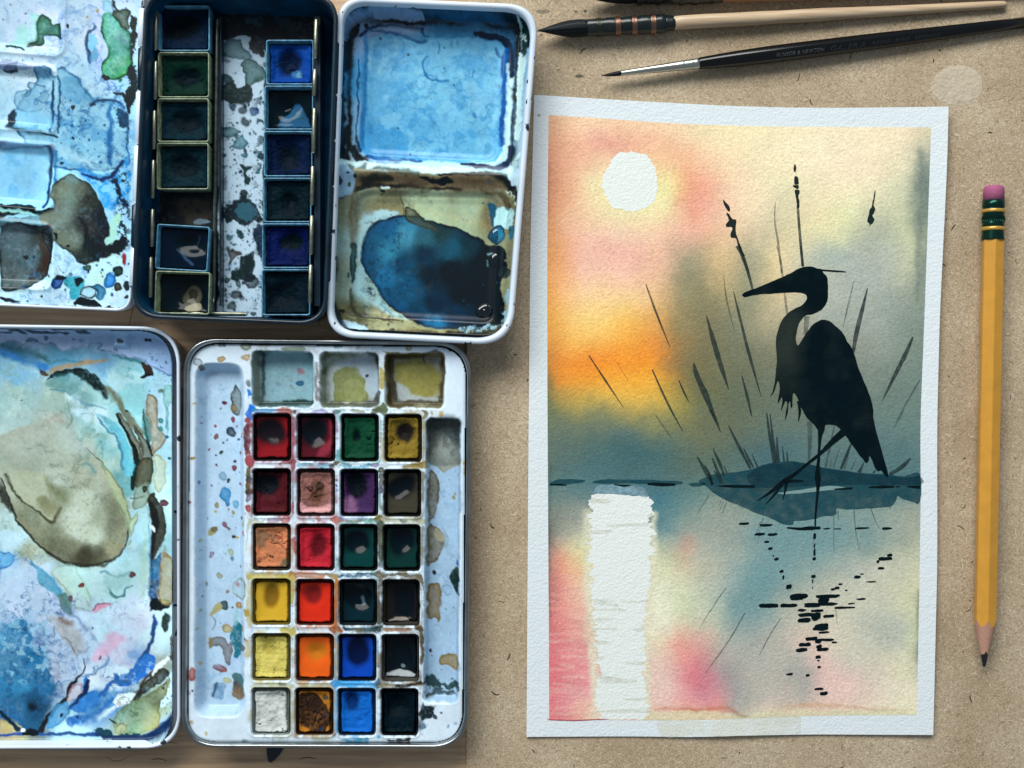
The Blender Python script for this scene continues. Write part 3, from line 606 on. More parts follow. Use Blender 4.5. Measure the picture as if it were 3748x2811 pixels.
# ---- lid on the right, two mixing wells
ZL = 0.014; ZP = 0.0042
cl = [(1236, -14), (1974, 18), (1873, 1266), (1192, 1232)]
RL = [95, 110, 120, 100]; rl = lambda k: [r - k for r in RL]
lid = loft('lid', [(rloop(inset(cl, 24), rl(10)), 0.0003), (rloop(inset(cl, 18), rl(6)), 0.0012), (rloop(inset(cl, 9), rl(2)), ZL - 0.002), (rloop(inset(cl, 2), RL), ZL - 0.0008), (rloop(cl, RL), ZL), (rloop(inset(cl, 4), RL), ZL + 0.0006),
      (rloop(inset(cl, 12), rl(6)), ZL + 0.0008), (rloop(inset(cl, 20), rl(10)), ZL + 0.0004), (rloop(inset(cl, 23), rl(12)), ZL - 0.0008), (rloop(inset(cl, 25), rl(14)), ZL - 0.002)], 'enamel', tinA, True, False, zref=ZL)
cp = [(1262, 42), (1937, 68), (1849, 1222), (1220, 1190)]
w1 = [(1338, 122), (1862, 140), (1828, 600), (1316, 574)]; w2 = [(1306, 702), (1832, 712), (1818, 1196), (1290, 1166)]
def lid_z(X, Y):
    d = sd_poly(X, Y, rloop(cp, 80, 6))
    z = np.full(X.shape, ZP) + (ZL - 0.0015 - ZP) * sstep(-34, 12, d) ** 1.3
    for w in (w1, w2):
        dd = sd_poly(X, Y, rloop(w, 55, 6)); z = z - 0.0016 * sstep(14, -16, dd) - 0.0005 * sstep(-14, -40, dd)
    z = z + 0.0016 * np.exp(-((Y - 640 - (X - 1560) * .03) / 26) ** 2) * sstep(0, -60, d)
    return z
def lid_p(p):
    A = lambda P: zc(1180, 0, .3857, P); B = lambda P: zc(1180, 600, .4098, P)
    d = sd_poly(p.X, p.Y, rloop(cp, 80, 6))
    # darker blue mixed into the top and left walls
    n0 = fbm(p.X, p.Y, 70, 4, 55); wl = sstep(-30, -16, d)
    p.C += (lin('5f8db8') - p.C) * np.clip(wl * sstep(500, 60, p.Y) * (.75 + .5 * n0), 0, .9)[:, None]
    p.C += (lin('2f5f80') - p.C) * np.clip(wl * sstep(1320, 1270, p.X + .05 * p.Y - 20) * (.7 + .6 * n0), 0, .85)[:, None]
    # upper well
    p.blob(A([(250, 180), (900, 150), (1700, 200), (1860, 350), (1860, 900), (1800, 1500), (1700, 1620), (900, 1560), (330, 1520), (230, 1300), (230, 800)]), '7ab4dd', .95, warp=10, soft=4, ctrl=[(1300, 100, '8fa9d0'), (1450, 80, '93a9cc'), (1650, 80, '4a8cb8'), (1850, 120, '3f7ea8'), (1280, 300, '4f9fd4'), (1290, 450, '8cb8e0'), (1290, 560, '9dbfe0'), (1900, 300, 'cfe2f2'), (1890, 500, 'cfe2f2'), (1600, 615, 'b9dcf0')])
    p.blob(rloop(w1, 55, 6), '84bfe6', .97, warp=9, soft=5, k=0, ctrl=[(1400, 160, '8dbfe2'), (1600, 160, '86c3ea'), (1800, 170, '7dbbe4'), (1380, 350, '74b6e2'), (1600, 330, '8cc8ec'), (1780, 350, '8bc5ea'), (1400, 530, '5aaade'), (1600, 480, '82c2ea'), (1780, 530, '7cbfe8')])
    p.mottle(70, .35, '4ba0d8', 91, .12, .25, (1330, 130, 1850, 590)); p.mottle(22, .22, '3b94d0', 92, .22, .15, (1330, 130, 1850, 590)); p.mottle(90, .3, 'a9d8f2', 95, .15, .2, (1380, 150, 1820, 560))
    p.veins(60, '2f8cc8', .5, 611, (1330, 130, 1850, 590)); p.veins(110, '3c96d0', .5, 615, (1330, 130, 1850, 590), .07)
    p.line(A([(410, 300), (405, 700), (380, 1200), (360, 1380)]), [10, 14, 18, 26], '2f86c2', .7, 6, 5); p.line(A([(345, 560), (340, 900), (320, 1250)]), 6, '1d5a8c', .85, 2)
    p.line(A([(360, 330), (470, 250), (800, 250), (940, 270)]), [16, 10, 6, 8], '1c5078', .85, 4); p.line(A([(440, 290), (700, 320), (900, 365), (960, 380)]), [6, 8, 12, 14], '1b5f97', .8, 4, 8); p.line(A([(940, 260), (960, 330), (1000, 335)]), 5, '1a5580', .9, 2)
    p.line(A([(950, 330), (1200, 345), (1420, 330)]), [16, 14, 10], '4f97c4', .7, 6); p.line(A([(1440, 320), (1560, 340), (1700, 370), (1780, 480), (1790, 700)]), [12, 20, 26, 30, 26], '10395c', .9, 4, 6)
    p.line(A([(1750, 480), (1730, 800), (1710, 1100), (1700, 1350)]), [26, 24, 26, 18], '1c6fb4', .85, 5, 6); p.line(A([(1820, 420), (1840, 700), (1810, 1100), (1790, 1480)]), [14, 10, 10, 14], '2c6fa4', .8, 4, 4)
    p.line(A([(1775, 600), (1750, 1000), (1735, 1300)]), [10, 8, 8], 'b9d2ea', .75, 4); p.line(A([(1780, 1400), (1760, 1530), (1650, 1590), (1330, 1560)]), [20, 26, 24, 12], '12406a', .9, 4, 5)
    p.line(A([(420, 1490), (700, 1515), (930, 1530)]), [14, 10, 12], '1f66a4', .75, 4, 8); p.line(A([(300, 1390), (340, 1480), (420, 1540)]), [16, 28, 14], '0c2c44', .85, 4, 8); p.line(A([(320, 1280), (330, 1350), (360, 1420)]), [10, 16, 14], '123a5c', .8, 4, 10)
    p.line(A([(980, 530), (945, 590), (975, 680), (1040, 740), (1200, 745)]), [4, 9, 10, 8, 3], '1f80c0', .75, 4, 6); p.line(A([(1090, 380), (1100, 430), (1090, 500)]), [3, 7, 3], '2a7cb8', .7, 3); p.line(A([(1640, 450), (1680, 510), (1720, 540)]), [5, 10, 6], '1d68a8', .7, 3, 6)
    p.blob(A([(1635, 815), (1665, 790), (1690, 840), (1670, 850)]), '9cc8e6', .6, rim=.8, rimcol='1b5f9a', warp=2); p.line(A([(1430, 660), (1420, 710)]), 5, '2e84c2', .6); p.line(A([(1430, 1070), (1440, 1110)]), 7, '2273b0', .6)
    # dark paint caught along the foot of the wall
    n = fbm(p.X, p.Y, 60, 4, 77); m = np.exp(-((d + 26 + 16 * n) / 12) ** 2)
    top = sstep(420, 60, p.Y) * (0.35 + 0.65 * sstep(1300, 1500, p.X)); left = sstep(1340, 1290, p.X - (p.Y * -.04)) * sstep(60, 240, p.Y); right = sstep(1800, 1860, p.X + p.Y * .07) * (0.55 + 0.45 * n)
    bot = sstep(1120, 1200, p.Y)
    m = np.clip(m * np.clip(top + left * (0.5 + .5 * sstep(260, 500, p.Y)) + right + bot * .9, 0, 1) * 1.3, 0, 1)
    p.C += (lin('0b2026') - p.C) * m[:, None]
    p.line(A([(390, 85), (700, 100), (1100, 130), (1500, 150), (1780, 190), (1900, 300), (1960, 480)]), [10, 18, 30, 30, 34, 40, 26], '0b2a3a', .9, 5, 9); p.line(A([(1000, 170), (1300, 190), (1600, 200), (1750, 240)]), [20, 34, 34, 20], '2b6a98', .7, 8, 8)
    p.blob(A([(500, 130), (700, 110), (940, 150), (930, 200), (700, 180), (540, 190)]), '8fa3c8', .8, warp=7)
    p.blob(A([(1860, 540), (1920, 560), (1900, 900), (1880, 1300), (1830, 1320), (1850, 900)]), 'd6e6f2', .95, warp=6); p.line(A([(1900, 250), (1930, 400), (1900, 560)]), [14, 26, 12], '14453e', .85, 4, 10); p.line(A([(1850, 200), (1900, 330), (1920, 440)]), [6, 12, 6], 'd3e4ea', .8, 3, 10, 16)
    p.blob(A([(220, 400), (290, 390), (250, 560), (230, 800), (215, 1100), (215, 1480), (160, 1530), (180, 900), (195, 600)]), '081b24', .95, warp=8); p.blob(A([(260, 260), (330, 230), (340, 320), (250, 380)]), '0d2a38', .85, warp=10); p.dots([(1180 + 410 * .3857, 240 * .3857, 10, '0c2233', 8)])
    p.blob(A([(260, 1390), (310, 1400), (380, 1520), (440, 1560), (400, 1600), (290, 1510)]), '0e2d38', .85, warp=9)
    for x, y in ((1130, 35), (1240, 38), (1400, 65), (1550, 80), (420, 60), (620, 20)): p.dots([(1180 + x * .3857, 8 + y * .3857, 13, '33597a', 6)], .7)
    # ridge between the wells
    p.blob(A([(220, 1520), (450, 1540), (900, 1580), (1400, 1600), (1700, 1630), (1850, 1500), (1900, 1520), (1900, 1700), (1700, 1700), (300, 1700), (160, 1640), (160, 1540)]), 'cfe3f0', .95, warp=7); p.line(A([(250, 1560), (330, 1640), (420, 1570)]), [10, 26, 12], '2a4f4a', .7, 5, 9)
    # lower well
    p.blob(B([(250, 60), (500, 50), (900, 90), (1600, 100), (1730, 200), (1760, 600), (1750, 1200), (1700, 1480), (1500, 1560), (900, 1540), (400, 1500), (180, 1400), (110, 1100), (130, 500), (170, 320), (280, 220)]), 'a3a892', .97, warp=6, soft=4, ctrl=[(1270, 760, '8d9184'), (1250, 1000, '8f9c98'), (1300, 1150, '76745a'), (1400, 760, '9c9a80'), (1560, 760, 'bcc2a8'), (1720, 760, 'b8bfa4'), (1800, 780, '8a8268'), (1350, 1050, 'a6bcc0'), (1320, 900, '9db4bc'), (1400, 1190, 'b0ab8c'), (1560, 1215, 'b5ab88'), (1700, 1215, '9a9272'), (1450, 650, '7a6f5c'), (1700, 655, '8a7a66')])
    p.blob(B([(350, 90), (600, 70), (900, 110), (1500, 130), (1620, 180), (1600, 240), (1200, 240), (800, 215), (480, 200), (300, 230)]), '7a6a57', .85, warp=8, soft=6, gran=.3); p.line(B([(300, 230), (420, 195), (800, 205), (1230, 240)]), [16, 20, 14, 8], '2c2a22', .85, 5, 6); p.blob(B([(360, 100), (560, 85), (620, 140), (480, 180), (360, 190)]), '1c2c2c', .75, warp=12, soft=6)
    p.blob(B([(840, 110), (1000, 130), (1080, 115), (1170, 165), (1080, 185), (950, 160)]), '0f2b26', .95, warp=4); p.line(B([(480, 30), (640, 50), (850, 80)]), [14, 22, 12], '23493c', .8, 5, 8); p.line(B([(1040, 85), (1350, 100), (1560, 110), (1660, 170), (1720, 270)]), [10, 14, 22, 34, 30], '1d2a24', .9, 4, 8)
    p.blob(B([(525, 195), (590, 205), (580, 220), (525, 210)]), 'd0dee4', .9); p.blob(B([(515, 225), (560, 235), (545, 258)]), '1f2622', .9)
    p.line(B([(270, 270), (262, 450), (275, 690)]), [12, 14, 14], '6b5c40', .6, 6); p.line(B([(305, 270), (300, 480), (310, 690)]), [8, 10, 8], '665a42', .5, 6); p.line(B([(262, 1100), (265, 1250), (310, 1340), (450, 1370), (720, 1395)]), [8, 14, 12, 8, 6], '4a452f', .75, 4); p.line(B([(300, 1330), (480, 1380), (640, 1410)]), [6, 8, 5], '3c3a28', .6, 4)
    p.blob(B([(700, 260), (730, 380), (720, 440), (560, 480), (430, 520), (330, 640), (310, 560), (420, 420), (500, 300), (600, 240)]), '8b8468', .5, soft=8, warp=9)
    p.blob(B([(360, 470), (560, 400), (680, 420), (560, 490), (430, 560), (360, 680), (330, 850), (300, 800), (330, 600)]), 'b4cdd8', .9, warp=6, soft=6); p.blob(B([(330, 900), (420, 1050), (500, 1180), (640, 1320), (760, 1390), (560, 1330), (380, 1200), (300, 1120), (270, 1000)]), 'aac6d2', .85, warp=6, soft=6)
    p.blob(B([(260, 720), (300, 715), (305, 850), (290, 1000), (265, 1040), (250, 900)]), '2a5a62', .85, rim=.6); p.blob(B([(395, 1105), (430, 1100), (420, 1125)]), '2c5660', .8); p.dots([(1180 + 235 * .4098, 600 + 985 * .4098, 6, '3d6a72', 9), (1180 + 183 * .4098, 600 + 1312 * .4098, 9, '1f1c14'), (1180 + 1425 * .4098, 600 + 335 * .4098, 3, '1a2a2a')])
    p.blob(B([(1470, 350), (1560, 370), (1570, 500), (1520, 560), (1490, 430)]), '116b84', .9, warp=5, soft=4); p.blob(B([(1570, 390), (1700, 400), (1710, 540), (1640, 580), (1540, 550)]), 'bcd9e2', .95, warp=8); p.line(B([(1450, 250), (1560, 270), (1640, 320), (1660, 390)]), [5, 16, 26, 22], '59503f', .7, 5)
    blobpts = B([(700, 440), (640, 450), (520, 495), (430, 560), (380, 640), (355, 730), (340, 860), (355, 930), (400, 1000), (480, 1100), (510, 1180), (600, 1270), (680, 1330), (770, 1390), (870, 1440), (980, 1470), (1100, 1480), (1250, 1490), (1500, 1450), (1610, 1430), (1620, 1300), (1600, 1120), (1650, 950), (1640, 780), (1560, 730), (1460, 720), (1420, 680), (1280, 610), (1150, 560), (1040, 520), (930, 500), (850, 440), (790, 440)])
    g = lambda L: [(1180 + x * .4098, 600 + y * .4098, c) for x, y, c in L]
    p.blob(blobpts, '0f5f86', 1, warp=4, rim=.75, rimw=6, rimcol='07222f', gran=0, ctrl=g([(420, 640, '23688a'), (380, 850, '1f5f84'), (560, 560, '1c6a94'), (600, 780, '3a84a6'), (760, 640, '4f92b0'), (900, 640, '3b6f82'), (1050, 600, '2b4e56'), (560, 1000, '2676a2'), (700, 880, '115070'), (760, 1100, '155a80'), (640, 1230, '1a6088'), (820, 1350, '124a68'), (1000, 1430, '2c78a0'), (900, 800, '0c3c55'), (950, 980, '082a3c'), (1150, 760, '1f5a72'), (1300, 720, '14404f'), (1150, 950, '04151f'), (1250, 1150, '030f16'), (1400, 900, '051a24'), (1500, 800, '04121a'), (1500, 1100, '030b11'), (1500, 1350, '030a10'), (1200, 1350, '0b3a55'), (1350, 1440, '0c3047'), (1000, 1250, '07314a')]))
    p.mottle(16, .4, '0a3a58', 97, .22, .12, (1330, 790, 1480, 1100)); p.mottle(30, .22, '4f94b8', 98, .2, .3, (1390, 830, 1500, 1090)); p.veins(40, '0a3048', .6, 693, (1330, 790, 1640, 1180))
    p.blob(B([(740, 375), (830, 410), (890, 490), (960, 520), (1040, 605), (900, 560), (760, 500), (735, 440)]), '5e6758', .75, rim=.7, rimw=3, rimcol='1a2622', warp=3); p.line(B([(690, 270), (720, 380), (730, 440)]), 4, '4c4a3a', .7); p.line(B([(640, 240), (760, 330), (800, 390)]), 3, '8a8c78', .6)
    p.blob(B([(1500, 590), (1580, 545), (1640, 570), (1640, 660), (1580, 720), (1500, 690), (1470, 650)]), '126a8c', .95, rim=.8, rimcol='06202c', warp=4); p.blob(B([(1680, 580), (1725, 570), (1720, 660), (1680, 720)]), '1a7696', .9, rim=.5); p.blob(B([(1550, 600), (1620, 590), (1610, 660), (1550, 670)]), '3c8fb0', .7, soft=5)
    p.blob(B([(1660, 720), (1720, 700), (1720, 900), (1690, 960), (1650, 880)]), '8c8470', .85, warp=9, ws=14); p.blob(B([(1590, 930), (1640, 920), (1690, 980), (1660, 1040), (1570, 1000)]), '2c3a42', .8); p.line(B([(1480, 800), (1520, 790)]), 9, '7c98a4', .8, 3); p.line(B([(1465, 850), (1470, 900)]), 5, '6f8a96', .7)
    p.blob(B([(1640, 1180), (1720, 1180), (1720, 1300), (1690, 1430), (1560, 1480), (1240, 1500), (1250, 1450), (1500, 1440), (1610, 1420)]), 'a9c6da', .8, warp=14, ws=14); p.mottle(12, .8, '0c2a34', 99, .05, .1, (1690, 1180, 1860, 1235))
    p.line(B([(460, 1500), (800, 1520), (1200, 1545), (1500, 1540), (1680, 1440), (1750, 1280)]), [14, 22, 30, 34, 36, 26], '23261c', .85, 5, 10); p.blob(B([(180, 1400), (300, 1420), (440, 1500), (300, 1490), (220, 1450)]), 'b9cce0', .9, warp=7); p.line(B([(120, 1250), (140, 1380), (230, 1480), (330, 1510)]), [20, 30, 24, 10], '0c2b40', .85, 5, 6)
    p.blob(B([(120, 60), (250, 30), (300, 120), (280, 220), (180, 300), (120, 300)]), '9cb4d0', .9, warp=8); p.blob(B([(130, 130), (180, 130), (185, 185), (140, 190)]), '0c1d30', .95, warp=3); p.dots([(1180 + 232 * .4098, 600 + 82 * .4098, 7, '0d1f2e', 5), (1180 + 300 * .4098, 600 + 110 * .4098, 7, '3c4f4a'), (1180 + 245 * .4098, 600 + 180 * .4098, 7, '5d6a52')])
    p.blob(B([(1640, 90), (1780, 40), (1790, 180), (1740, 220), (1690, 170)]), 'c9d8ec', .9, warp=9); p.line(B([(1640, 240), (1720, 310), (1735, 450)]), 5, 'cdd6d6', .7, 2, 8, 16); p.line(B([(1760, 300), (1755, 700), (1745, 1100)]), [22, 18, 22], '12181a', .85, 4, 8)
    p.line(B([(140, 330), (130, 700), (115, 1100)]), [14, 10, 12], '1d2d2c', .7, 4, 7)
    p.veins(55, '4c4a38', .35, 621, (1260, 680, 1820, 1220)); p.veins(30, '17384c', .4, 625, (1230, 60, 1300, 1200)); p.veins(34, '0a2a30', .5, 626, (1850, 60, 1930, 1200))
    p.spatter((1260, 60, 1900, 1240), 90, 1.5, 4.5, ['1f4f6c', '12303c', '2d6d94'], 25, .7)
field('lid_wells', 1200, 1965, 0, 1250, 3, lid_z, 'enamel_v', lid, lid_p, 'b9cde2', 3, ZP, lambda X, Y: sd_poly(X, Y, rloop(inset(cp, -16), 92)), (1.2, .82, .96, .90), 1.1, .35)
# beads of wet paint standing in the lower well
for x, y, r in ((1180 + 1450 * .4098, 600 + 1310 * .4098, 30), (1180 + 1560 * .4098, 600 + 870 * .4098, 32), (1180 + 1600 * .4098, 600 + 990 * .4098, 26), (1180 + 1650 * .4098, 600 + 1160 * .4098, 20), (1180 + 1560 * .4098, 600 + 640 * .4098, 28)):
    v = []; f = []; n = 20; rg = random.Random(int(x)); ph = rg.uniform(0, 6)
    for k in range(6):
        rr = r * math.cos(k / 5 * 1.5); z = 0.0021 + 0.0011 * math.sin(k / 5 * 1.57)
        for i in range(n):
            a = 6.2832 * i / n; q = 1 + .12 * math.sin(2 * a + ph) + .06 * math.sin(3 * a); v.append((*W(x + rr * q * math.cos(a), y + rr * q * math.sin(a), ZP)[:2], z))
    for k in range(5):
        for i in range(n): j = (i + 1) % n; f.append((k * n + i, (k + 1) * n + i, (k + 1) * n + j, k * n + j)[::-1])
    f.append(tuple(5 * n + i for i in range(n))[::-1])
    mk('wet_paint_bead', v, f, mat('wet_dark_paint', '06131b' if y > 900 else '0e4a66', 0.06, spec=0.6), lid)
# ================================================================== paint box B: white tin with its lid opened flat to the left
tinB = thing('white_paint_tin', 'open metal watercolour tin with paint smeared white lid, below the black tin', 'paint tin', 1190, 1990, ZT)
ZB = 0.0105
cB = [(672, 1236), (1727, 1249), (1713, 2740), (664, 2737)]
RBB = [115, 120, 120, 115]; rb = lambda k: [r - k for r in RBB]
base = loft('base', [(rloop(inset(cB, 22), rb(8)), ZT + 0.0003), (rloop(inset(cB, 16), rb(6)), ZT + 0.001), (rloop(inset(cB, 10), rb(3)), ZB - 0.003), (rloop(inset(cB, 3), RBB), ZB - 0.0012), (rloop(cB, RBB), ZB - 0.0003),
      (rloop(inset(cB, 3), RBB), ZB + 0.0004), (rloop(inset(cB, 9), rb(4)), ZB + 0.0006), (rloop(inset(cB, 14), rb(6)), ZB + 0.0001), (rloop(inset(cB, 17), rb(8)), ZB - 0.001), (rloop(inset(cB, 19), rb(9)), 0.0005)], 'tin', tinB, True, True, zref=ZB)
# lid
ZLB = 0.0095; ZPB = 0.0008
cL = [(-500, 1180), (658, 1196), (661, 2740), (-500, 2744)]
RLL = [60, 130, 120, 60]; rll = lambda k: [r - k for r in RLL]
lidB = loft('lid', [(rloop(inset(cL, 18), rll(8)), ZT + 0.0003), (rloop(inset(cL, 12), rll(6)), ZT + 0.001), (rloop(inset(cL, 6), rll(2)), ZLB - 0.002), (rloop(cL, RLL), ZLB - 0.0006), (rloop(inset(cL, 2), RLL), ZLB + 0.0002),
      (rloop(inset(cL, 8), rll(4)), ZLB + 0.0004), (rloop(inset(cL, 12), rll(6)), ZLB - 0.0001), (rloop(inset(cL, 14), rll(7)), ZLB - 0.0012)], 'enamel', tinB, True, False, zref=ZLB)
cq = [(-500, 1206), (636, 1222), (638, 2716), (-500, 2720)]
def lidB_z(X, Y):
    d = sd_poly(X, Y, rloop(cq, 110, 6))
    z = ZPB + (ZLB - 0.001 - ZPB) * sstep(-12, 10, d) ** 1.2
    # a moulded stop near the corner, a low step along the foot of the far wall
    z = z + 0.0022 * sstep(34, 18, np.maximum(abs(X - 440) * 1.05, abs(Y - 1242)))
    z = z + 0.0007 * sstep(-70, -20, d) * sstep(2560, 2660, Y)
    return z
def lidB_p(p):
    A = lambda P: zc(0, 1150, .3616, P); B = lambda P: zc(0, 1700, .3616, P); D = lambda P: zc(0, 2200, .3683, P)
    p.wash([(100, 1230, '8fb2d8'), (400, 1230, '9dbde2'), (600, 1280, 'a6c8e8'), (620, 1500, 'b4d4ea'), (620, 1800, 'b8d8e4'), (60, 1290, '4f93b8'), (200, 1320, '5a98b8'), (380, 1320, '6a9fc0'), (450, 1370, '8cc0cc'), (470, 1480, '8cc6cc'), (60, 1360, '7fb8d8'), (60, 1450, 'a4c4c4'), (200, 1470, '9fb9b0'), (300, 1450, '86b4b8'), (350, 1520, 'a9d4dc'), (60, 1600, 'b4ccc8'), (180, 1560, 'adae98'), (300, 1640, 'b6ccbc'), (420, 1620, '8cc4cc'), (100, 1700, 'a6ac90'), (250, 1720, 'a2a98a'), (380, 1720, 'a8c8bc'), (460, 1750, '6fa6a8'), (60, 1800, '9ba48c'), (220, 1850, '9a9f78'), (330, 1850, 'a6ab88'), (400, 1900, '959a70'), (250, 1950, 'a4a884'), (330, 2000, '6f6c48'), (60, 1930, 'b4ccc8'), (40, 1980, 'bcdcec'), (100, 2020, 'a9b494'), (500, 1950, 'a9cfdc'), (450, 2080, 'a9cfd8'), (400, 2150, 'a9d0d8'), (280, 2120, 'b6d8da'), (540, 2000, '8fb6c0'),
            (30, 2060, '8cc4e8'), (100, 2120, 'b4d2ee'), (60, 2200, 'b9d0ee'), (180, 2240, 'a9c0dc'), (450, 2250, 'c6d8f0'), (380, 2330, 'b9d6ec'), (500, 2280, 'c3cfe8'), (280, 2280, 'b0c4dc'), (60, 2300, '5fa8d4'), (100, 2380, '1f80b4'), (60, 2480, '1b78ac'), (130, 2520, '156a98'), (240, 2400, 'a4bcd8'), (250, 2500, '9ab0cc'), (330, 2480, 'c4d4ec'), (430, 2400, 'c2c8e4'), (420, 2480, 'bcd6f0'), (500, 2440, 'b9c8e4'), (330, 2560, '3f92d0'), (430, 2560, '5fa8e0'), (500, 2430, '3c8ccc'), (560, 2330, 'bcdcec'), (580, 2450, '9ba8a0'), (520, 2560, '8ca088'), (560, 2600, 'a4b890'), (480, 2640, '9ab498'), (620, 2500, 'bcd8ea'), (620, 2650, '9fc0d8'), (250, 2680, 'a4d0ec'), (60, 2670, 'b0a878'), (100, 2640, '1a5a80')], 1, 1.0, 26, 60)
    p.mottle(70, .22, 'd0e6ea', 11, .1, .3, (0, 1350, 640, 2300)); p.mottle(30, .12, '6f9a90', 12, .2, .3, (0, 1300, 640, 2300))
    # top edge, bare enamel with torn edge of the wash
    p.blob(A([(-40, 100), (1900, 100), (1900, 560), (1700, 620), (1530, 560), (1380, 455), (1260, 440), (1230, 415), (1120, 385), (1080, 375), (950, 360), (1000, 310), (900, 310), (870, 350), (780, 335), (660, 372), (580, 360), (510, 300), (430, 320), (350, 300), (260, 300), (220, 310), (130, 270), (0, 290), (-40, 290)]), 'a0bde2', .97, warp=4, rim=.6, rimw=4, rimcol='2f6284', gran=.08)
    p.blob(A([(0, 165), (260, 168), (255, 200), (200, 205), (180, 180), (0, 178)]), '0d2c3c', .95, warp=2); p.blob(A([(320, 165), (680, 175), (670, 200), (550, 185), (340, 195)]), '0d2c3c', .95, warp=2); p.blob(A([(810, 175), (920, 178), (925, 205), (820, 200)]), '20424f', .95, warp=2)
    p.blob(A([(250, 240), (300, 230), (350, 260), (360, 290), (300, 280), (240, 270)]), '5287a4', .8, rim=.6); p.dots([(450 * .3616, 1150 + 240 * .3616, 9, '5f8fb4', 10), (1462 * .3616, 1150 + 265 * .3616, 6, '0a1c20', 7), (1495 * .3616, 1150 + 270 * .3616, 5, '0a1c20', 6), (1165 * .3616, 1150 + 355 * .3616, 8, '86a8cc', 6), (1525 * .3616, 1150 + 458 * .3616, 8, '8fb0d4'), (1785 * .3616, 1150 + 610 * .3616, 6, '3f6f94', 9), (725 * .3616, 1150 + 258 * .3616, 7, '7f9fc8', 5), (800 * .3616, 1150 + 262 * .3616, 9, '86a6cc', 5)])
    p.blob(A([(1180, 250), (1220, 240), (1250, 270), (1230, 300), (1190, 290)]), '55686a', .8, soft=4)
    p.spatter((520, 1290, 650, 1500), 50, 1.2, 4.5, ['3f6f94', '56a0b8', '6f94bc'], 21, .7)
    # top left blue
    p.blob(A([(-20, 340), (130, 360), (260, 430), (440, 500), (440, 560), (380, 550), (250, 490), (100, 440), (-20, 420)]), '2f86c0', .8, warp=10, soft=6, gran=.4); p.line(A([(0, 320), (200, 360), (380, 420), (460, 470)]), [16, 22, 20, 8], '2c6a78', .7, 8, 8)
    # dark olive arc
    p.line(A([(440, 600), (560, 540), (720, 520), (850, 500), (1080, 460)]), [8, 14, 16, 18, 8], '9c8f6c', .8, 6, 6); p.line(A([(460, 500), (620, 465), (800, 490)]), [6, 8, 6], '3f7f90', .5, 4)
    p.blob(A([(430, 655), (500, 600), (600, 552), (720, 545), (830, 565), (930, 610), (1000, 660), (1040, 740), (1070, 840), (1040, 850), (980, 790), (900, 720), (800, 680), (780, 640), (700, 600), (620, 630), (530, 635)]), '0f3a3c', .95, warp=6, rim=.3, gran=.35)
    p.blob(A([(480, 640), (700, 600), (820, 700), (780, 790), (640, 800), (520, 760), (430, 700)]), '4a8a90', .55, warp=10, soft=9); p.blob(A([(380, 560), (460, 590), (440, 610), (390, 605)]), '4a3f2c', .8, warp=6, soft=4)
    p.blob(A([(1390, 480), (1430, 490), (1500, 540), (1525, 590), (1530, 640), (1410, 640), (1450, 600)]), '4f3f28', .9, warp=8, ws=14); p.line(A([(1410, 640), (1460, 625), (1530, 635)]), [8, 10, 5], '0c1a18', .95, 2, 5); p.line(A([(1130, 400), (1280, 450), (1390, 480)]), [5, 14, 16], '2c8494', .7, 5, 6)
    p.line(A([(1060, 760), (1160, 860), (1240, 980), (1330, 1120), (1400, 1210)]), [20, 26, 24, 26, 24], '7b8a72', .9, 4, 5)
    p.blob(A([(1160, 1010), (1200, 1010), (1280, 1100), (1350, 1230), (1400, 1330), (1410, 1500), (1400, 1700), (1340, 1680), (1320, 1500), (1310, 1330), (1240, 1200), (1180, 1080)]), '6d7358', .95, rim=.4, warp=4)
    p.line(A([(1165, 1015), (1220, 1130), (1290, 1250), (1340, 1380), (1360, 1500), (1350, 1659)]), [4, 12, 10, 18, 24, 26], '12332f', .95, 2.5, 4); p.blob(A([(1330, 1130), (1420, 1210), (1470, 1300), (1520, 1430), (1530, 1560), (1500, 1720), (1410, 1700), (1410, 1400), (1380, 1250)]), '6f7660', .92, rim=.5, warp=4, rimcol='33382a')
    p.line(A([(1430, 980), (1450, 1150), (1480, 1320), (1525, 1440)]), [5, 7, 12, 12], '1f2c26', .95, 2); p.blob(A([(1430, 970), (1490, 1060), (1510, 1160), (1490, 1280), (1450, 1260), (1420, 1150)]), '4f8078', .7, warp=5, soft=4)
    p.blob(A([(1490, 810), (1550, 830), (1585, 880), (1580, 1000), (1590, 1150), (1660, 1250), (1590, 1380), (1530, 1440), (1510, 1340), (1500, 1150), (1470, 1000), (1470, 880)]), 'a6a488', .9, rim=.5, warp=5, rimcol='5a573f', gran=.3); p.mottle(24, .35, '7f7a5c', 15, .1, .2, (530, 1450, 575, 1660))
    p.blob(A([(1530, 1450), (1600, 1440), (1660, 1500), (1665, 1659), (1640, 1750), (1580, 1820), (1530, 1700), (1545, 1560)]), 'b9c4a4', .85, rim=.45, warp=4, rimcol='7a8460')
    p.blob(A([(1640, 730), (1740, 740), (1755, 900), (1690, 900), (1690, 1050), (1665, 1200), (1650, 900)]), '8fc4c4', .7, warp=6, rim=.5, rimcol='3f8a90'); p.blob(A([(1590, 770), (1640, 765), (1640, 800), (1600, 800)]), '5d7a60', .7, soft=5)
    p.dots([(1612 * .3616, 1150 + 1075 * .3616, 9, '4aa09c'), (1608 * .3616, 1150 + 1155 * .3616, 8, '4a9a90'), (1665 * .3616, 1150 + 1238 * .3616, 7, '157a9c'), (1685 * .3616, 1150 + 1475 * .3616, 5, '145a6c'), (1270 * .3616, 1150 + 980 * .3616, 4, '2a3f3a'), (1470 * .3616, 1150 + 1493 * .3616, 7, '2c3a34'), (197 * .3616, 1150 + 867 * .3616, 3, '2c4a5c')])
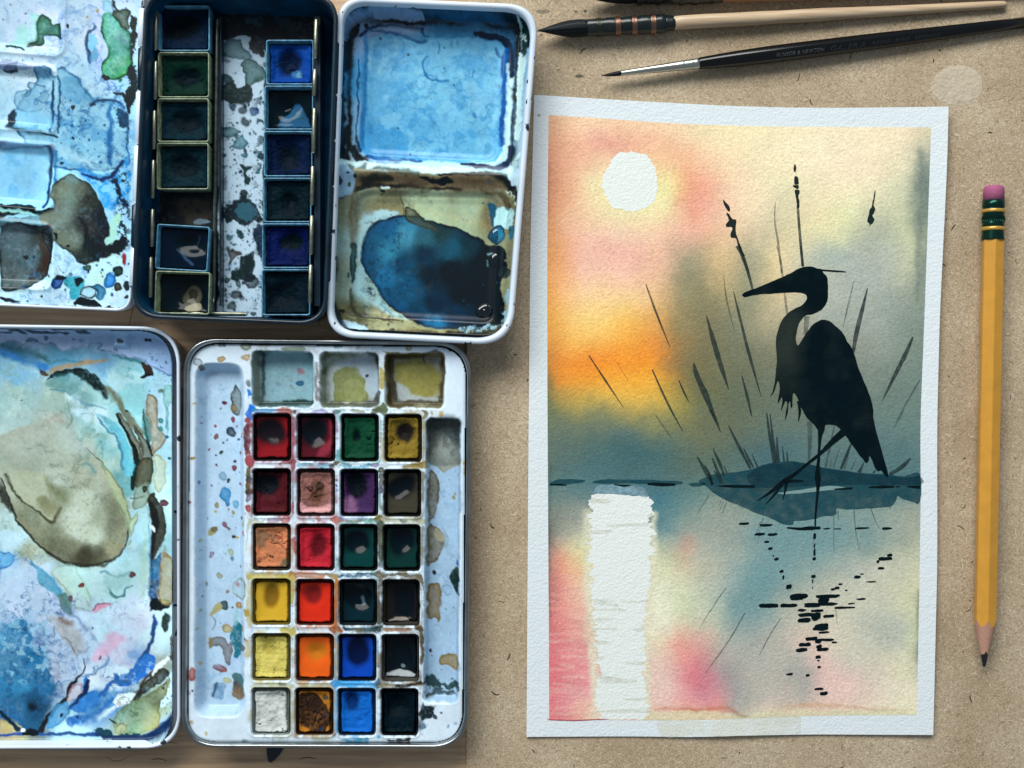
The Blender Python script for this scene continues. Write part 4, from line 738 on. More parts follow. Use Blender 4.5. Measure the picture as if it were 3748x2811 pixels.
    # pale veins
    p.line(A([(490, 775), (580, 770), (700, 820), (790, 880), (840, 925), (950, 930), (1060, 980)]), [4, 5, 6, 8, 10, 6, 4], '4a8fa0', .75, 2.5); p.line(A([(640, 830), (680, 1000), (690, 1100), (660, 1200), (690, 1380), (800, 1520), (900, 1659)]), [4, 6, 6, 5, 6, 10, 5], '7c8f7c', .65, 3)
    p.blob(A([(640, 810), (760, 860), (840, 930), (1000, 960), (1080, 1050), (1000, 1080), (880, 1060), (700, 1010), (670, 900)]), 'bcdce8', .8, soft=10, warp=12); p.blob(A([(960, 1000), (1060, 1120), (1150, 1250), (1200, 1400), (1250, 1600), (1330, 1640), (1310, 1400), (1250, 1250), (1170, 1130)]), '5fb4c8', .8, soft=5, warp=8, gran=.35)
    p.line(A([(980, 1050), (1080, 1190), (1160, 1260), (1200, 1380), (1230, 1560)]), [5, 8, 8, 10, 8], '3f94ac', .8, 3, 7)
    p.blob(A([(700, 1200), (1000, 1500), (1140, 1659), (900, 1659), (740, 1450), (680, 1380)]), 'a9ad8c', .7, warp=4, soft=4, rim=.35, rimcol='6f7452')
    p.blob(A([(350, 1520), (420, 1550), (438, 1610), (420, 1680), (350, 1720), (290, 1700), (258, 1630), (290, 1560)]), 'b0b698', .25, rim=.9, rimw=3, rimcol='4c5038', warp=2)
    # the great olive puddle
    p.blob(B([(-60, -60), (0, -300), (500, -420), (900, -200), (1000, -20), (1120, 110), (1210, 250), (1260, 400), (1290, 560), (1280, 700), (1210, 890), (1100, 970), (930, 1020), (780, 1030), (620, 990), (480, 900), (330, 790), (210, 660), (130, 540), (80, 400), (20, 250), (-60, 150)]),
           'a0a67c', .9, warp=6, soft=8, gran=.2, ctrl=[(100, 1600, 'b0b8a4'), (300, 1600, 'b4c4b8'), (60, 1740, 'a8b094'), (160, 1880, 'a2a67e'), (120, 1900, '8d9268'), (300, 1750, 'b0b694'), (200, 1800, '96a078'), (280, 1890, 'c8cfb4'), (300, 1840, 'c0c8ac'), (200, 1760, 'b9c2aa'), (350, 1900, 'a9b08a'), (420, 1870, '8b9064'), (440, 1950, '9da074'), (250, 2000, '8d8f62'), (180, 1960, '84885c'), (300, 2030, '4f4c30'), (360, 2030, '77784e'), (400, 2010, 'a0a070'), (340, 1960, 'c0c8a8'), (280, 1940, 'c4ccb0'), (420, 1920, '8c9068')])
    p.line(B([(-20, 160), (20, 250), (80, 400), (130, 540), (210, 660), (330, 790), (480, 900), (620, 990), (780, 1030), (930, 1020), (1100, 970), (1210, 890), (1280, 700), (1290, 560), (1260, 400), (1210, 250), (1120, 110), (1000, -20), (860, -160)]), [6, 7, 6, 8, 9, 10, 12, 14, 14, 10, 6, 6, 5, 5, 4, 4, 4, 3, 2], '3c3c24', .8, 3, 3); p.blob(B([(480, 800), (650, 860), (850, 880), (1000, 900), (950, 990), (780, 1020), (620, 980), (500, 900)]), '5a5836', .6, soft=26, warp=8)
    p.veins(70, '6c7450', .5, 651, (0, 1450, 450, 2020), .05, .3); p.veins(55, '4a98a8', .7, 653, (280, 1330, 560, 1760)); p.veins(40, '3f8ca0', .6, 655, (380, 1980, 560, 2260)); p.veins(90, '86a89c', .5, 657, (0, 1330, 400, 1700), .06, .5)
    p.C[:, 2] += .38 * np.clip(p.C[:, 1] - p.C[:, 2], 0, 1); p.C[:, 0] *= .96
    p.mottle(8, .25, '6a6c46', 17, .28, .15, (40, 1760, 460, 2060))
    p.blob(B([(80, 130), (140, 300), (320, 450), (430, 570), (520, 590), (560, 560), (600, 470), (560, 330), (470, 200), (430, 100), (300, 60), (150, 60)]), 'b3baa0', .6, warp=6, soft=7); p.line(B([(30, 110), (140, 310), (330, 455), (430, 560), (520, 588), (580, 470)]), [8, 9, 7, 9, 16, 10], '585a3a', .85, 4, 4); p.blob(B([(360, 370), (440, 340), (560, 420), (540, 500), (480, 540), (400, 480)]), '7f8258', .6, soft=12, warp=8)
    p.line(B([(440, 140), (490, 240), (600, 330), (660, 380)]), [8, 24, 44, 20], '7d865c', .55, 14, 8); p.blob(B([(-40, 200), (0, 230), (60, 350), (110, 470), (60, 470), (-40, 360)]), '3c4038', .75, soft=7, warp=7)
    p.blob(B([(1000, -20), (1120, 110), (1210, 250), (1270, 400), (1300, 560), (1370, 500), (1380, 580), (1320, 720), (1250, 830), (1290, 700)]), 'aabf9c', .75, rim=.5, warp=3, rimcol='6c7f60'); p.line(B([(940, 1020), (1000, 1030), (1050, 1020), (1150, 960)]), [5, 10, 8, 4], '4f5238', .7, 3)
    p.blob(B([(1290, 130), (1340, 100), (1340, -40), (1390, -40), (1390, 130), (1340, 260), (1310, 250)]), '123e3c', .95, warp=5); p.blob(B([(1400, -40), (1525, -40), (1525, 90), (1480, 190), (1370, 245), (1360, 150)]), '616a54', .95, rim=.6, warp=3, rimcol='2c3226')
    p.blob(B([(1370, 245), (1480, 190), (1490, 330), (1440, 440), (1340, 475), (1330, 350)]), '8ba090', .85, rim=.5, warp=5, rimcol='4c5c4c'); p.line(B([(1300, 340), (1370, 340), (1440, 320)]), 4, '4a5f56', .7)
    p.blob(B([(1480, 340), (1520, 290), (1580, 360), (1640, 480), (1665, 600), (1650, 740), (1590, 880), (1540, 980), (1505, 1000), (1510, 800), (1530, 620), (1490, 460)]), '4f544c', .97, rim=.6, warp=3, rimcol='24261f'); p.line(B([(1490, 380), (1550, 500), (1580, 620), (1540, 800), (1520, 950)]), [10, 26, 24, 14, 8], '2a2e2a', .85, 4, 4); p.blob(B([(1510, 600), (1560, 650), (1560, 700), (1525, 660)]), 'cfe0ee', .8, warp=5)
    p.blob(B([(1505, 1000), (1560, 950), (1615, 900), (1610, 1000), (1600, 1200), (1580, 1380), (1530, 1420), (1500, 1300), (1500, 1140)]), '1a5c86', .95, rim=.4, warp=4, gran=.4, ctrl=[(555, 2050, '3f7a9c'), (560, 2110, '2f86b4'), (550, 2140, '0f3f6c'), (560, 2180, '1c6a9c'), (550, 2210, '14324a')])
    p.blob(B([(1510, 1400), (1590, 1380), (1740, 1390), (1700, 1460), (1560, 1520), (1500, 1500)]), '1c2c2c', .9, warp=7); p.blob(B([(1620, 900), (1680, 930), (1750, 990), (1775, 1050), (1750, 1150), (1750, 1290), (1740, 1400), (1660, 1440), (1590, 1400), (1600, 1200)]), 'a39d80', .95, warp=6, rim=.4, rimcol='4a4230', gran=.35)
    p.line(B([(1650, 840), (1660, 930), (1740, 985)]), [4, 8, 10], '8a7f62', .6, 4); p.blob(B([(1790, 1000), (1820, 950), (1830, 1400), (1800, 1400), (1750, 1390), (1750, 1180)]), '0c1a1c', .97, warp=5); p.line(B([(1805, -200), (1810, 200), (1800, 600), (1805, 850)]), [16, 12, 16, 12], '6a5d42', .8, 4, 6, 14)
    p.line(B([(1470, 430), (1500, 600), (1510, 800), (1500, 1100), (1490, 1400)]), [5, 5, 6, 5, 5], '5f98b4', .6, 3); p.line(B([(1450, 600), (1440, 900), (1430, 1350)]), [6, 10, 8], '9cc4ac', .5, 5)
    p.line(B([(1000, 1100), (1040, 1075), (1110, 1110), (1180, 1135), (1300, 1090)]), [10, 10, 6, 8, 6], '5f9aa4', .7, 4, 8); p.line(B([(1090, 1270), (1130, 1330), (1180, 1345), (1240, 1330), (1250, 1270), (1320, 1240)]), [5, 12, 8, 10, 5, 5], '4a8490', .75, 3, 6); p.blob(B([(1030, 1090), (1300, 1130), (1280, 1230), (1130, 1290), (1040, 1200)]), '93c0c4', .5, soft=12, warp=12)
    p.blob(B([(720, 1030), (780, 1120), (850, 1220), (920, 1380), (890, 1490), (760, 1460), (640, 1300), (500, 1120), (600, 1020)]), 'b4d4cc', .6, rim=.4, warp=4, rimcol='7a9c80', soft=4)
    p.dots([(1645 * .3616, 1700 + 400 * .3616, 14, '6d3a44', 13), (1325 * .3616, 1700 + 1118 * .3616, 12, '6f4a4c'), (803 * .3616, 1700 + 1232 * .3616, 10, '8c2f34'), (691 * .3616, 1700 + 1372 * .3616, 10, '84585c'), (1450 * .3616, 1700 + 250 * .3616, 9, '3f4a3a', 10), (1528 * .3616, 1700 + 307 * .3616, 8, '4a523e'), (1766 * .3616, 1700 + 978 * .3616, 5, '2c3a34')])
    # blue, lilac and rose cloud in the lower half
    p.blob(B([(-40, 1100), (30, 1050), (110, 980), (180, 955), (260, 985), (350, 1040), (460, 1120), (540, 1200), (600, 1310), (700, 1470), (900, 1720), (1100, 2000), (700, 2200), (-40, 2200)]), 'b4cae8', .5, warp=6, rim=.55, rimw=5, rimcol='3f86b8', soft=4); p.blob(B([(280, 1000), (350, 1040), (460, 1120), (540, 1200), (600, 1330), (560, 1340), (480, 1280), (360, 1200), (340, 1090)]), '4fa8c8', .7, warp=9, soft=6)
    p.blob(B([(-40, 870), (40, 900), (110, 960), (60, 1040), (-40, 1060)]), '58b0e4', .65, warp=12, soft=5, rim=.6, rimcol='1f74b4'); p.blob(B([(560, 1340), (660, 1330), (720, 1480), (690, 1530), (600, 1460)]), '5c8c80', .7, soft=6, warp=6)
    p.blob(D([(-40, 300), (100, 230), (200, 220), (280, 330), (310, 430), (400, 480), (440, 600), (480, 720), (515, 830), (520, 960), (480, 1060), (420, 1130), (380, 1300), (230, 1310), (100, 1200), (-40, 1100)]), '1b7cb0', .85, warp=14, ws=30, soft=7, gran=.5, ctrl=[(30, 2330, '4f9cc8'), (90, 2340, '2a88bc'), (130, 2420, '1c84b8'), (60, 2500, '1f86b8'), (160, 2500, '1a74a4'), (110, 2590, '0f4a6c'), (60, 2600, '1c70a0'), (130, 2660, '1a5c80'), (30, 2420, '3f8cb8')])
    p.veins(36, '1c6ca4', .75, 661, (0, 2030, 230, 2620)); p.veins(60, '6f86ac', .7, 663, (120, 2180, 340, 2560)); p.veins(70, '9c94bc', .5, 665, (300, 2200, 560, 2500)); p.veins(30, '1464ac', .7, 667, (240, 2440, 560, 2690))
    p.mottle(26, .5, '8fc4e0', 27, .22, .14, (0, 2240, 190, 2500)); p.mottle(30, .45, '0f5a88', 28, .2, .15, (0, 2290, 190, 2650)); p.mottle(34, .3, '8098b8', 29, .15, .2, (170, 2250, 330, 2560)); p.blob(D([(250, 1040), (300, 1020), (330, 1060), (300, 1100), (260, 1080)]), '0a2c44', .8, soft=8, warp=6)
    p.blob(D([(480, 150), (600, 160), (680, 200), (760, 300), (820, 480), (740, 560), (640, 420), (540, 280)]), 'a8a6a4', .5, soft=12, warp=14); p.line(D([(580, 180), (660, 210), (700, 240)]), [10, 14, 6], '7d6054', .6, 6, 6); p.line(D([(600, 350), (680, 430), (740, 560)]), [4, 6, 4], '6f7a8c', .6, 4, 6)
    p.line(D([(820, 580), (820, 690), (750, 770), (690, 840), (640, 960), (590, 1030), (500, 1120), (430, 1200), (390, 1300)]), [4, 5, 8, 16, 12, 14, 14, 18, 22], '22303c', .92, 2.5, 5); p.line(D([(690, 830), (660, 930)]), 7, '5c3038', .8, 3); p.blob(D([(700, 840), (800, 820), (790, 920), (740, 1000), (640, 1010), (660, 930)]), 'b8b0c8', .7, warp=7, soft=4, rim=.4, rimcol='3a4a6c')
    p.blob(D([(880, 130), (920, 80), (1000, 40), (1090, 45), (1000, 90), (920, 125)]), 'cf9cb8', .75, soft=6, warp=4); p.line(D([(885, 115), (940, 65), (1010, 40), (1090, 48)]), [4, 6, 6, 3], '8c5c80', .7, 3); p.blob(D([(1000, 420), (1090, 330), (1200, 340), (1220, 400), (1130, 480), (1000, 600), (900, 600), (950, 480)]), 'd0b4d4', .75, soft=14, warp=12)
    p.line(D([(700, 130), (820, 260), (960, 400)]), 4, '8fa6c8', .6, 2); p.blob(D([(760, 130), (880, 290), (980, 420), (1000, 300), (960, 150), (850, 130)]), 'bcd8ee', .6, soft=8, warp=8)
    p.line(D([(1510, 170), (1520, 250), (1490, 370), (1450, 470), (1430, 540), (1360, 600)]), [6, 16, 12, 12, 18, 12], '1f5f9c', .85, 3, 6); p.blob(D([(1320, 620), (1420, 540), (1500, 570), (1510, 640), (1480, 720), (1380, 800), (1300, 860), (1220, 880), (1140, 830), (1160, 750), (1260, 720)]), '2a80cc', .9, warp=10, gran=.5, soft=4); p.mottle(22, .5, '9fc8ee', 37, .15, .15, (430, 2420, 560, 2560))
    p.line(D([(1140, 730), (1130, 800), (1050, 850), (1020, 920), (970, 950), (900, 1060)]), [14, 18, 16, 24, 16, 10], '1c78c0', .85, 4, 8, 20); p.blob(D([(820, 800), (860, 800), (850, 900), (940, 900), (960, 980), (880, 1060), (760, 1110), (650, 1100), (720, 1000), (790, 930)]), '2a86d0', .85, warp=10, gran=.5); p.line(D([(850, 800), (820, 900), (740, 1000), (650, 1100)]), [16, 20, 10, 6], '0f3f70', .85, 4, 7)
    p.blob(D([(560, 1040), (640, 1020), (660, 1110), (600, 1220), (500, 1270), (450, 1260), (470, 1160)]), '3f98cc', .8, warp=6, rim=.4); p.blob(D([(660, 1170), (780, 1150), (960, 1090), (1100, 1000), (1180, 940), (1140, 1010), (980, 1130), (820, 1230), (700, 1270), (640, 1240)]), '2a80c8', .8, warp=9, soft=5, gran=.4); p.blob(D([(1160, 950), (1280, 930), (1340, 960), (1240, 1060), (1130, 1060)]), 'cfe2f2', .85, warp=8, soft=4)
    p.line(D([(970, 1440 - 280), (1100, 1090), (1340, 980)]), [8, 12, 6], 'd2e6f2', .7, 5, 8)
    p.blob(D([(1500, 740), (1560, 700), (1640, 700), (1660, 760), (1590, 830), (1480, 900), (1390, 960), (1340, 1010), (1270, 1030), (1340, 950), (1370, 870)]), '3f443c', .95, warp=6, rim=.5, rimcol='14181a', gran=.3); p.line(D([(1720, 480), (1700, 560), (1620, 620), (1530, 720), (1400, 800), (1360, 900), (1280, 1020)]), [14, 18, 10, 8, 7, 8, 6], '4c4640', .85, 3, 8); p.line(D([(1640, 590), (1560, 660), (1480, 760)]), [16, 20, 8], 'd4e2ea', .85, 3, 9)
    p.blob(D([(1660, 760), (1650, 920), (1630, 1020), (1560, 1080), (1570, 1160), (1540, 1270), (1400, 1320), (1250, 1330), (1120, 1250), (1110, 1170), (1200, 1080), (1340, 1010), (1480, 930), (1590, 850)]), '9fae86', .93, warp=6, rim=.45, rimcol='4f6448', gran=.3, ctrl=[(590, 2520, '8c9468'), (560, 2570, '6f7c58'), (540, 2620, 'a0ae84'), (500, 2600, '8aa680'), (470, 2620, '7fa084'), (560, 2650, 'a4ac7c'), (480, 2670, '78a48c'), (440, 2630, '8fb8ac')])
    p.blob(D([(1150, 1230), (1200, 1210), (1250, 1240), (1250, 1300), (1190, 1330), (1140, 1290)]), 'a6b494', .6, rim=.6, rimcol='5c6a44', warp=3); p.dots([(1340 * .3683, 2200 + 1122 * .3683, 8, '6f946c')], .6); p.line(D([(1070, 1180), (1100, 1200), (1140, 1225)]), [4, 7, 4], '1f4a4c', .9, 2)
    p.blob(D([(920, 1290), (1010, 1270), (1100, 1300), (1140, 1340), (1240, 1330), (1400, 1340), (1300, 1370), (1000, 1360)]), '12586c', .9, warp=9, ws=14); p.line(D([(-20, 1335), (300, 1330), (600, 1338), (960, 1340)]), [10, 12, 10, 14], '1c5f9c', .85, 3, 3); p.line(D([(960, 1350), (1200, 1375), (1450, 1360), (1600, 1280), (1720, 1170), (1780, 1050)]), [10, 18, 26, 34, 34, 16], '0f4a78', .9, 4, 5)
    p.veins(36, '5c6c48', .6, 671, (420, 2480, 640, 2700)); p.veins(26, '2c4048', .6, 673, (550, 2200, 650, 2500))
    p.blob(D([(230, 1290), (340, 1300), (370, 1340), (330, 1358), (210, 1350)]), '07182a', .97, warp=3); p.line(D([(-20, 1110), (60, 1190), (170, 1290)]), [12, 16, 18], '123c54', .95, 3, 3); p.blob(D([(-20, 1170), (60, 1230), (120, 1290), (40, 1310), (-20, 1300)]), 'a89f78', .8, warp=6, soft=5); p.blob(D([(190, 1290), (225, 1280), (230, 1310), (200, 1320)]), 'd6e8f4', .9, warp=2)
    p.blob(D([(1720, 10), (1760, 20), (1780, 100), (1785, 300), (1770, 400), (1720, 360), (1690, 260), (1680, 150)]), 'bcdcf0', .95, warp=5); p.line(D([(1775, 20), (1790, 200), (1780, 450), (1790, 560)]), [10, 10, 12, 8], '0f2430', .9, 3, 3); p.blob(D([(1620, 130), (1670, 170), (1670, 290), (1630, 330), (1600, 260)]), '3c5450', .85, warp=8, soft=4); p.blob(D([(1480, 20), (1560, 0), (1530, 110), (1490, 110)]), '16303a', .85, warp=5)
    p.blob(D([(1700, 350), (1750, 380), (1730, 500), (1690, 560), (1690, 450)]), '6f6458', .85, warp=8, soft=3); p.blob(D([(1680, 720), (1720, 680), (1720, 900), (1640, 1060), (1570, 1070), (1650, 930)]), 'bcdaee', .9, warp=7); p.spatter((590, 2480, 650, 2660), 30, 1.5, 5, ['12405c', '1f5f80', '0c2c40'], 41, .85)
    p.dots([(588 * .3683, 2200 + 1157 * .3683, 6, '123f6c'), (755 * .3683, 2200 + 1172 * .3683, 5, '0c2c5c'), (905 * .3683, 2200 + 288 * .3683, 4, '3f6c9c'), (985 * .3683, 2200 + 575 * .3683, 5, '7f7f9c', 9), (1560 * .3683, 2200 + 40 * .3683, 8, '1c3a40')])
_lp = lidB_p
def lidB_soft(p):
    _lp(p); p.C = p.C * .86 + .14 * (p.C @ np.array([.25, .6, .15]))[:, None]
field('lid_tray', -60, 650, 1190, 2730, 3, lidB_z, 'enamel_v', lidB, lidB_soft, 'b4cde6', 6, ZPB + .002, lambda X, Y: sd_poly(X, Y, rloop(inset(cq, -8), 115)), (1.12, 1.06, 1.10, 1.08), 1.12, .5)
for y0, y1 in ((1420, 1560), (2400, 2540)):
    bar('hinge_pin', 664, y0, 664, y1, 0.0035, 0.0008, 'tin', tinB)
mk('thumb_tab', [W(x, y, z) for z in (ZT + .0002, ZT + .0012) for x, y in zc(640, 2200, .3683, [(915, 1400), (1078, 1400), (1075, 1475), (1040, 1530), (985, 1585), (950, 1608), (925, 1590), (912, 1500)])],
   [tuple(range(8)), tuple(range(15, 7, -1))] + [(i, 8 + i, 8 + (i + 1) % 8, (i + 1) % 8) for i in range(8)], 'stain', tinB, False)

# ================================================================== white plastic tray with its wells
ZY = 0.0090
tray = thing('paint_tray', 'white plastic insert with twenty four square wells and three mixing wells, speckled with paint', 'tray', 1190, 1990, 0.001)
ct = inset(cB, 21)
mix = [[(922, 1286), (1145, 1288), (1145, 1491), (924, 1490)], [(1170, 1289), (1387, 1291), (1387, 1491), (1170, 1490)], [(1409, 1292), (1626, 1294), (1626, 1494), (1409, 1492)]]
gl = [(714, 1330), (893, 1330), (895, 2626), (711, 2626)]; gr = [(1562, 1532), (1688, 1534), (1676, 2574), (1550, 2572)]
rows = [(1516, 1688), (1718, 1889), (1920, 2089), (2122, 2289), (2322, 2493), (2520, 2692)]
cols = [(925, 1063, -3), (1088, 1225, -7), (1248, 1384, -11), (1408, 1542, -13)]
cells = []
for r, (y0, y1) in enumerate(rows):
    for c, (x0, x1, dr) in enumerate(cols):
        s = dr * r / 5; cells.append((x0 + s, y0 + (c * 1.0 - 1), x1 + s, y1 + (c * 1.0 - 1)))
def tray_z(X, Y):
    z = np.full(X.shape, ZY)
    for w in mix: z -= 0.0062 * sstep(4, -16, sd_poly(X, Y, rloop(w, 22, 5)))
    d = sd_poly(X, Y, rloop(gl, 52, 6)); z -= 0.0052 * sstep(5, -34, d)
    d = sd_poly(X, Y, rloop(gr, 22, 5)); z -= 0.0052 * sstep(4, -14, d)
    for x0, y0, x1, y1 in cells:
        d = sd_poly(X, Y, rloop([(x0, y0), (x1, y0), (x1, y1), (x0, y1)], 14, 4)); z -= 0.0072 * sstep(4, -5, d)
        z += 0.0003 * np.exp(-((d - 4) / 5) ** 2)
    return z - 0.0006 * sstep(-10, 4, sd_poly(X, Y, rloop(ct, 95, 6)))
def tray_p(p):
    A = lambda P: zc(640, 1200, .3014, P); B = lambda P: zc(1150, 1200, .3014, P); D = lambda P: zc(640, 1650, .3315, P); E = lambda P: zc(1150, 1650, .3315, P); F = lambda P: zc(640, 2200, .3683, P); G = lambda P: zc(1150, 2200, .3683, P)
    a_ = lambda x, y, r, c, ry=None: (640 + x * .3014, 1200 + y * .3014, r * .3014, c, (ry or r) * .3014); d_ = lambda x, y, r, c, ry=None: (640 + x * .3315, 1650 + y * .3315, r * .3315, c, (ry or r) * .3315)
    e_ = lambda x, y, r, c, ry=None: (1150 + x * .3315, 1650 + y * .3315, r * .3315, c, (ry or r) * .3315); f_ = lambda x, y, r, c, ry=None: (640 + x * .3683, 2200 + y * .3683, r * .3683, c, (ry or r) * .3683); g_ = lambda x, y, r, c, ry=None: (1150 + x * .3683, 2200 + y * .3683, r * .3683, c, (ry or r) * .3683)
    p.blob(rloop(gl, 52, 6), 'b2cfe6', .9, warp=2, soft=5, k=0); p.blob(rloop(gr, 22, 5), '9fbfd8', .92, warp=2, soft=4, k=0)  # grooves coloured darker than the tray, recess shade put into the colour
    p.veins(50, '6f9cc8', .5, 681, (712, 1330, 895, 2620)); p.veins(44, '6c90b4', .5, 683, (1555, 1680, 1685, 2570)); p.veins(22, '6c7468', .75, 685, (905, 1490, 1560, 2715), .07, .6, -.2, 60); p.veins(26, '8c8468', .5, 687, (905, 1250, 1640, 1500), .07, .6, 0, 70)
    p.mottle(50, .25, 'b4d0ea', 7, .05, .4, (712, 1330, 895, 2620)); p.line([(765, 1400), (763, 2300)], 8, 'b9d2ea', .35, 4, 2); p.line([(868, 1560), (866, 2400)], 2.5, 'c6dcf0', .6, 1.5, 1)
    # mixing wells
    for w, cc, dk in ((mix[0], '86a6b0', '35504f'), (mix[1], '9aa594', '4a5240'), (mix[2], '8f8a60', '4c4424')):
        P = rloop(w, 22, 5); i = p._sub(np.array(P), 10); d = sd_poly(p.X[i], p.Y[i], P)
        p._lay(i, d, cc, .95, 3, .9, 14, dk, .12)
    p.blob(A([(1080, 330), (1640, 340), (1640, 880), (1080, 870)]), '86aeba', .8, warp=4, soft=7); p.line(A([(1000, 920), (1300, 930), (1660, 900)]), [14, 20, 14], '1f3f3c', .8, 5, 4); p.line(A([(1030, 320), (1040, 600), (1020, 900)]), [12, 14, 12], '2c4a4a', .7, 5); p.line(A([(960, 320), (970, 600), (970, 920)]), [10, 16, 10], '8f9a8c', .7, 5)
    p.dots([a_(1488, 527, 42, '94707c'), a_(1480, 677, 38, '155a80'), a_(1218, 690, 26, '84a0a8'), a_(1367, 728, 24, '8fa8ae'), a_(1376, 636, 12, '7f98a0')])
    p.blob(B([(200, 560), (290, 480), (500, 470), (530, 560), (610, 620), (600, 740), (620, 880), (400, 900), (190, 880)]), '848c58', .85, warp=8, soft=4, rim=.35); p.blob(B([(260, 420), (500, 340), (700, 320), (740, 400), (760, 800), (680, 870), (620, 700), (620, 640), (540, 560), (510, 460), (320, 470)]), 'a9bcc8', .85, warp=8, soft=5); p.blob(B([(320, 700), (440, 630), (570, 680), (600, 800), (520, 880), (380, 880)]), '949a64', .5, rim=.4, rimcol='aab088', soft=5); p.dots([(1150 + 625 * .3014, 1200 + 580 * .3014, 6, '2c2a34')]); p.line(B([(660, 330), (740, 340), (770, 420)]), [10, 14, 10], '3c4438', .8, 4, 8); p.line(B([(150, 920), (450, 930), (700, 930), (770, 780)]), [10, 14, 22, 18], '4a5048', .75, 5, 8)
    p.blob(B([(980, 420), (1300, 380), (1500, 500), (1520, 760), (1450, 840), (1200, 840), (1100, 740), (980, 650)]), '94904c', .75, warp=10, soft=10, gran=.2); p.blob(B([(960, 690), (1100, 740), (1200, 840), (1500, 860), (1500, 890), (980, 900)]), 'a9b4b4', .85, warp=8, soft=6); p.line(B([(930, 330), (930, 600), (950, 860)]), [14, 18, 24], '3f3820', .7, 5, 6); p.line(B([(900, 340), (1200, 350), (1520, 340), (1540, 860), (1300, 910), (960, 910)]), [18, 14, 12, 10, 16, 14], '463c1e', .65, 5, 6); p.line(B([(1310, 350), (1320, 430)]), [8, 3], '3a321c', .6)
    # stains on the ridges
    VB, RED, OCH, OL, TEAL = '1f7ccc', '8a3f4a', 'b09455', '8c8a5a', '2f8ca0'
    p.blob(A([(910, 920), (990, 980), (950, 1040), (930, 1120), (880, 1120), (870, 1050), (850, 1030), (890, 980)]), '1577dc', .97, warp=4); p.blob(A([(960, 990), (1220, 985), (1230, 1030), (970, 1040)]), '3f9acc', .85, warp=4, rim=.4); p.blob(A([(870, 745), (910, 750), (930, 795), (890, 830), (890, 860), (870, 790)]), '1b84d0', .95, warp=3)
    p.blob(A([(1230, 995), (1420, 990), (1440, 1060), (1480, 1180), (1460, 1330), (1410, 1260), (1400, 1060), (1250, 1030)]), '93615c', .75, warp=7, gran=.4); p.blob(A([(1640, 1010), (1760, 960), (1880, 1010), (1930, 1040), (1660, 1040)]), '9c9cc4', .75, warp=6, rim=.4); p.dots([a_(1462, 1015, 28, '2f4a50', 24)])
    p.blob(A([(860, 1110), (930, 1110), (940, 1300), (920, 1480), (950, 1640), (870, 1659), (855, 1400)]), '8c4a52', .75, warp=8, gran=.5, ws=16); p.line(A([(890, 1200), (880, 1480)]), [18, 20], '3f2a38', .6, 5, 8); p.line(A([(1440, 1260), (1430, 1500), (1440, 1620)]), [22, 18, 20], '9c5a64', .7, 5, 8)
    p.blob(D([(780, 100), (830, 80), (860, 130), (850, 190), (790, 160)]), 'a0525c', .8, warp=5); p.blob(D([(790, 200), (850, 210), (850, 480), (780, 470)]), '5c5a40', .75, warp=7, gran=.4); p.dots([d_(818, 325, 30, '3c4448', 42), d_(820, 458, 32, '3f3c34', 30), d_(808, 525, 28, '8c7f9c', 40), d_(805, 635, 24, 'a8323c', 40)])
    p.blob(D([(1270, 90), (1330, 110), (1340, 190), (1300, 240), (1260, 150), (1150, 160), (1180, 130)]), '8a4f58', .8, warp=7); p.blob(D([(1370, 140), (1600, 150), (1740, 140), (1740, 190), (1500, 190), (1370, 180)]), '5fa4bc', .6, warp=9, gran=.5); p.dots([d_(1725, 160, 32, '123f44', 28), d_(1630, 184, 14, '4a4a2a'), d_(1545, 132, 10, '23323c')])
    p.blob(D([(1020, 750), (1080, 735), (1170, 750), (1165, 790), (1060, 795)]), '9a8fae', .8, rim=.5); p.dots([d_(1218, 770, 48, 'b4525c', 44), d_(1575, 755, 30, 'c08a86')]); p.blob(D([(1290, 560), (1330, 570), (1330, 680), (1290, 690)]), 'a04a54', .7, warp=4); p.blob(D([(1290, 970), (1330, 960), (1330, 1130), (1285, 1080)]), 'a8424c', .75, warp=5); p.line(D([(1310, 240), (1310, 400), (1305, 560)]), [16, 14, 12], '5f6c80', .5, 5, 7)
    p.blob(D([(790, 740), (1000, 745), (960, 800), (820, 830), (800, 1000), (780, 1200), (790, 760)]), 'a9b29c', .6, warp=8); p.blob(D([(830, 1350), (1260, 1340), (1280, 1410), (1000, 1405), (830, 1420)]), 'b4a858', .75, warp=6, gran=.3); p.blob(D([(1260, 1330), (1330, 1330), (1340, 1420), (1270, 1410)]), 'b07f3c', .75, warp=5); p.blob(D([(1330, 1350), (1640, 1350), (1630, 1400), (1340, 1405)]), 'b98a6c', .75, warp=3, rim=.4); p.blob(D([(1260, 1400), (1330, 1400), (1320, 1660), (1280, 1660)]), 'b9ac68', .75, warp=4)
    p.blob(D([(800, 1400), (850, 1420), (850, 1900), (800, 1900)]), 'b4b07c', .5, soft=6, warp=6)
    # right part of the ridges
    p.blob(E([(225, 0), (285, 0), (290, 120), (230, 120)]), '5fa4b4', .6, warp=8, gran=.6, ws=12); p.blob(E([(290, 150), (600, 145), (590, 190), (400, 195), (290, 180)]), '3f98b0', .7, warp=10, gran=.6, ws=14); p.dots([e_(235, 130, 28, '6a5a34', 24), e_(670, 165, 50, '9c9cbc', 32), e_(253, 375, 18, '1c5cac', 20), e_(258, 430, 18, '6fa0d4'), e_(257, 308, 15, '3c4c40', 12)])
    p.blob(E([(1000, 150), (1200, 95), (1240, 140), (1230, 190), (1100, 180), (1010, 200)]), '8c7c48', .75, warp=8, gran=.4); p.dots([e_(742, 220, 34, '4a5040', 30), e_(740, 285, 32, '3f463c'), e_(742, 360, 34, '55503c', 42), e_(738, 440, 34, '403f34', 40)]); p.line(E([(735, 500), (730, 640)]), [18, 14], '5f948c', .6, 5, 7)
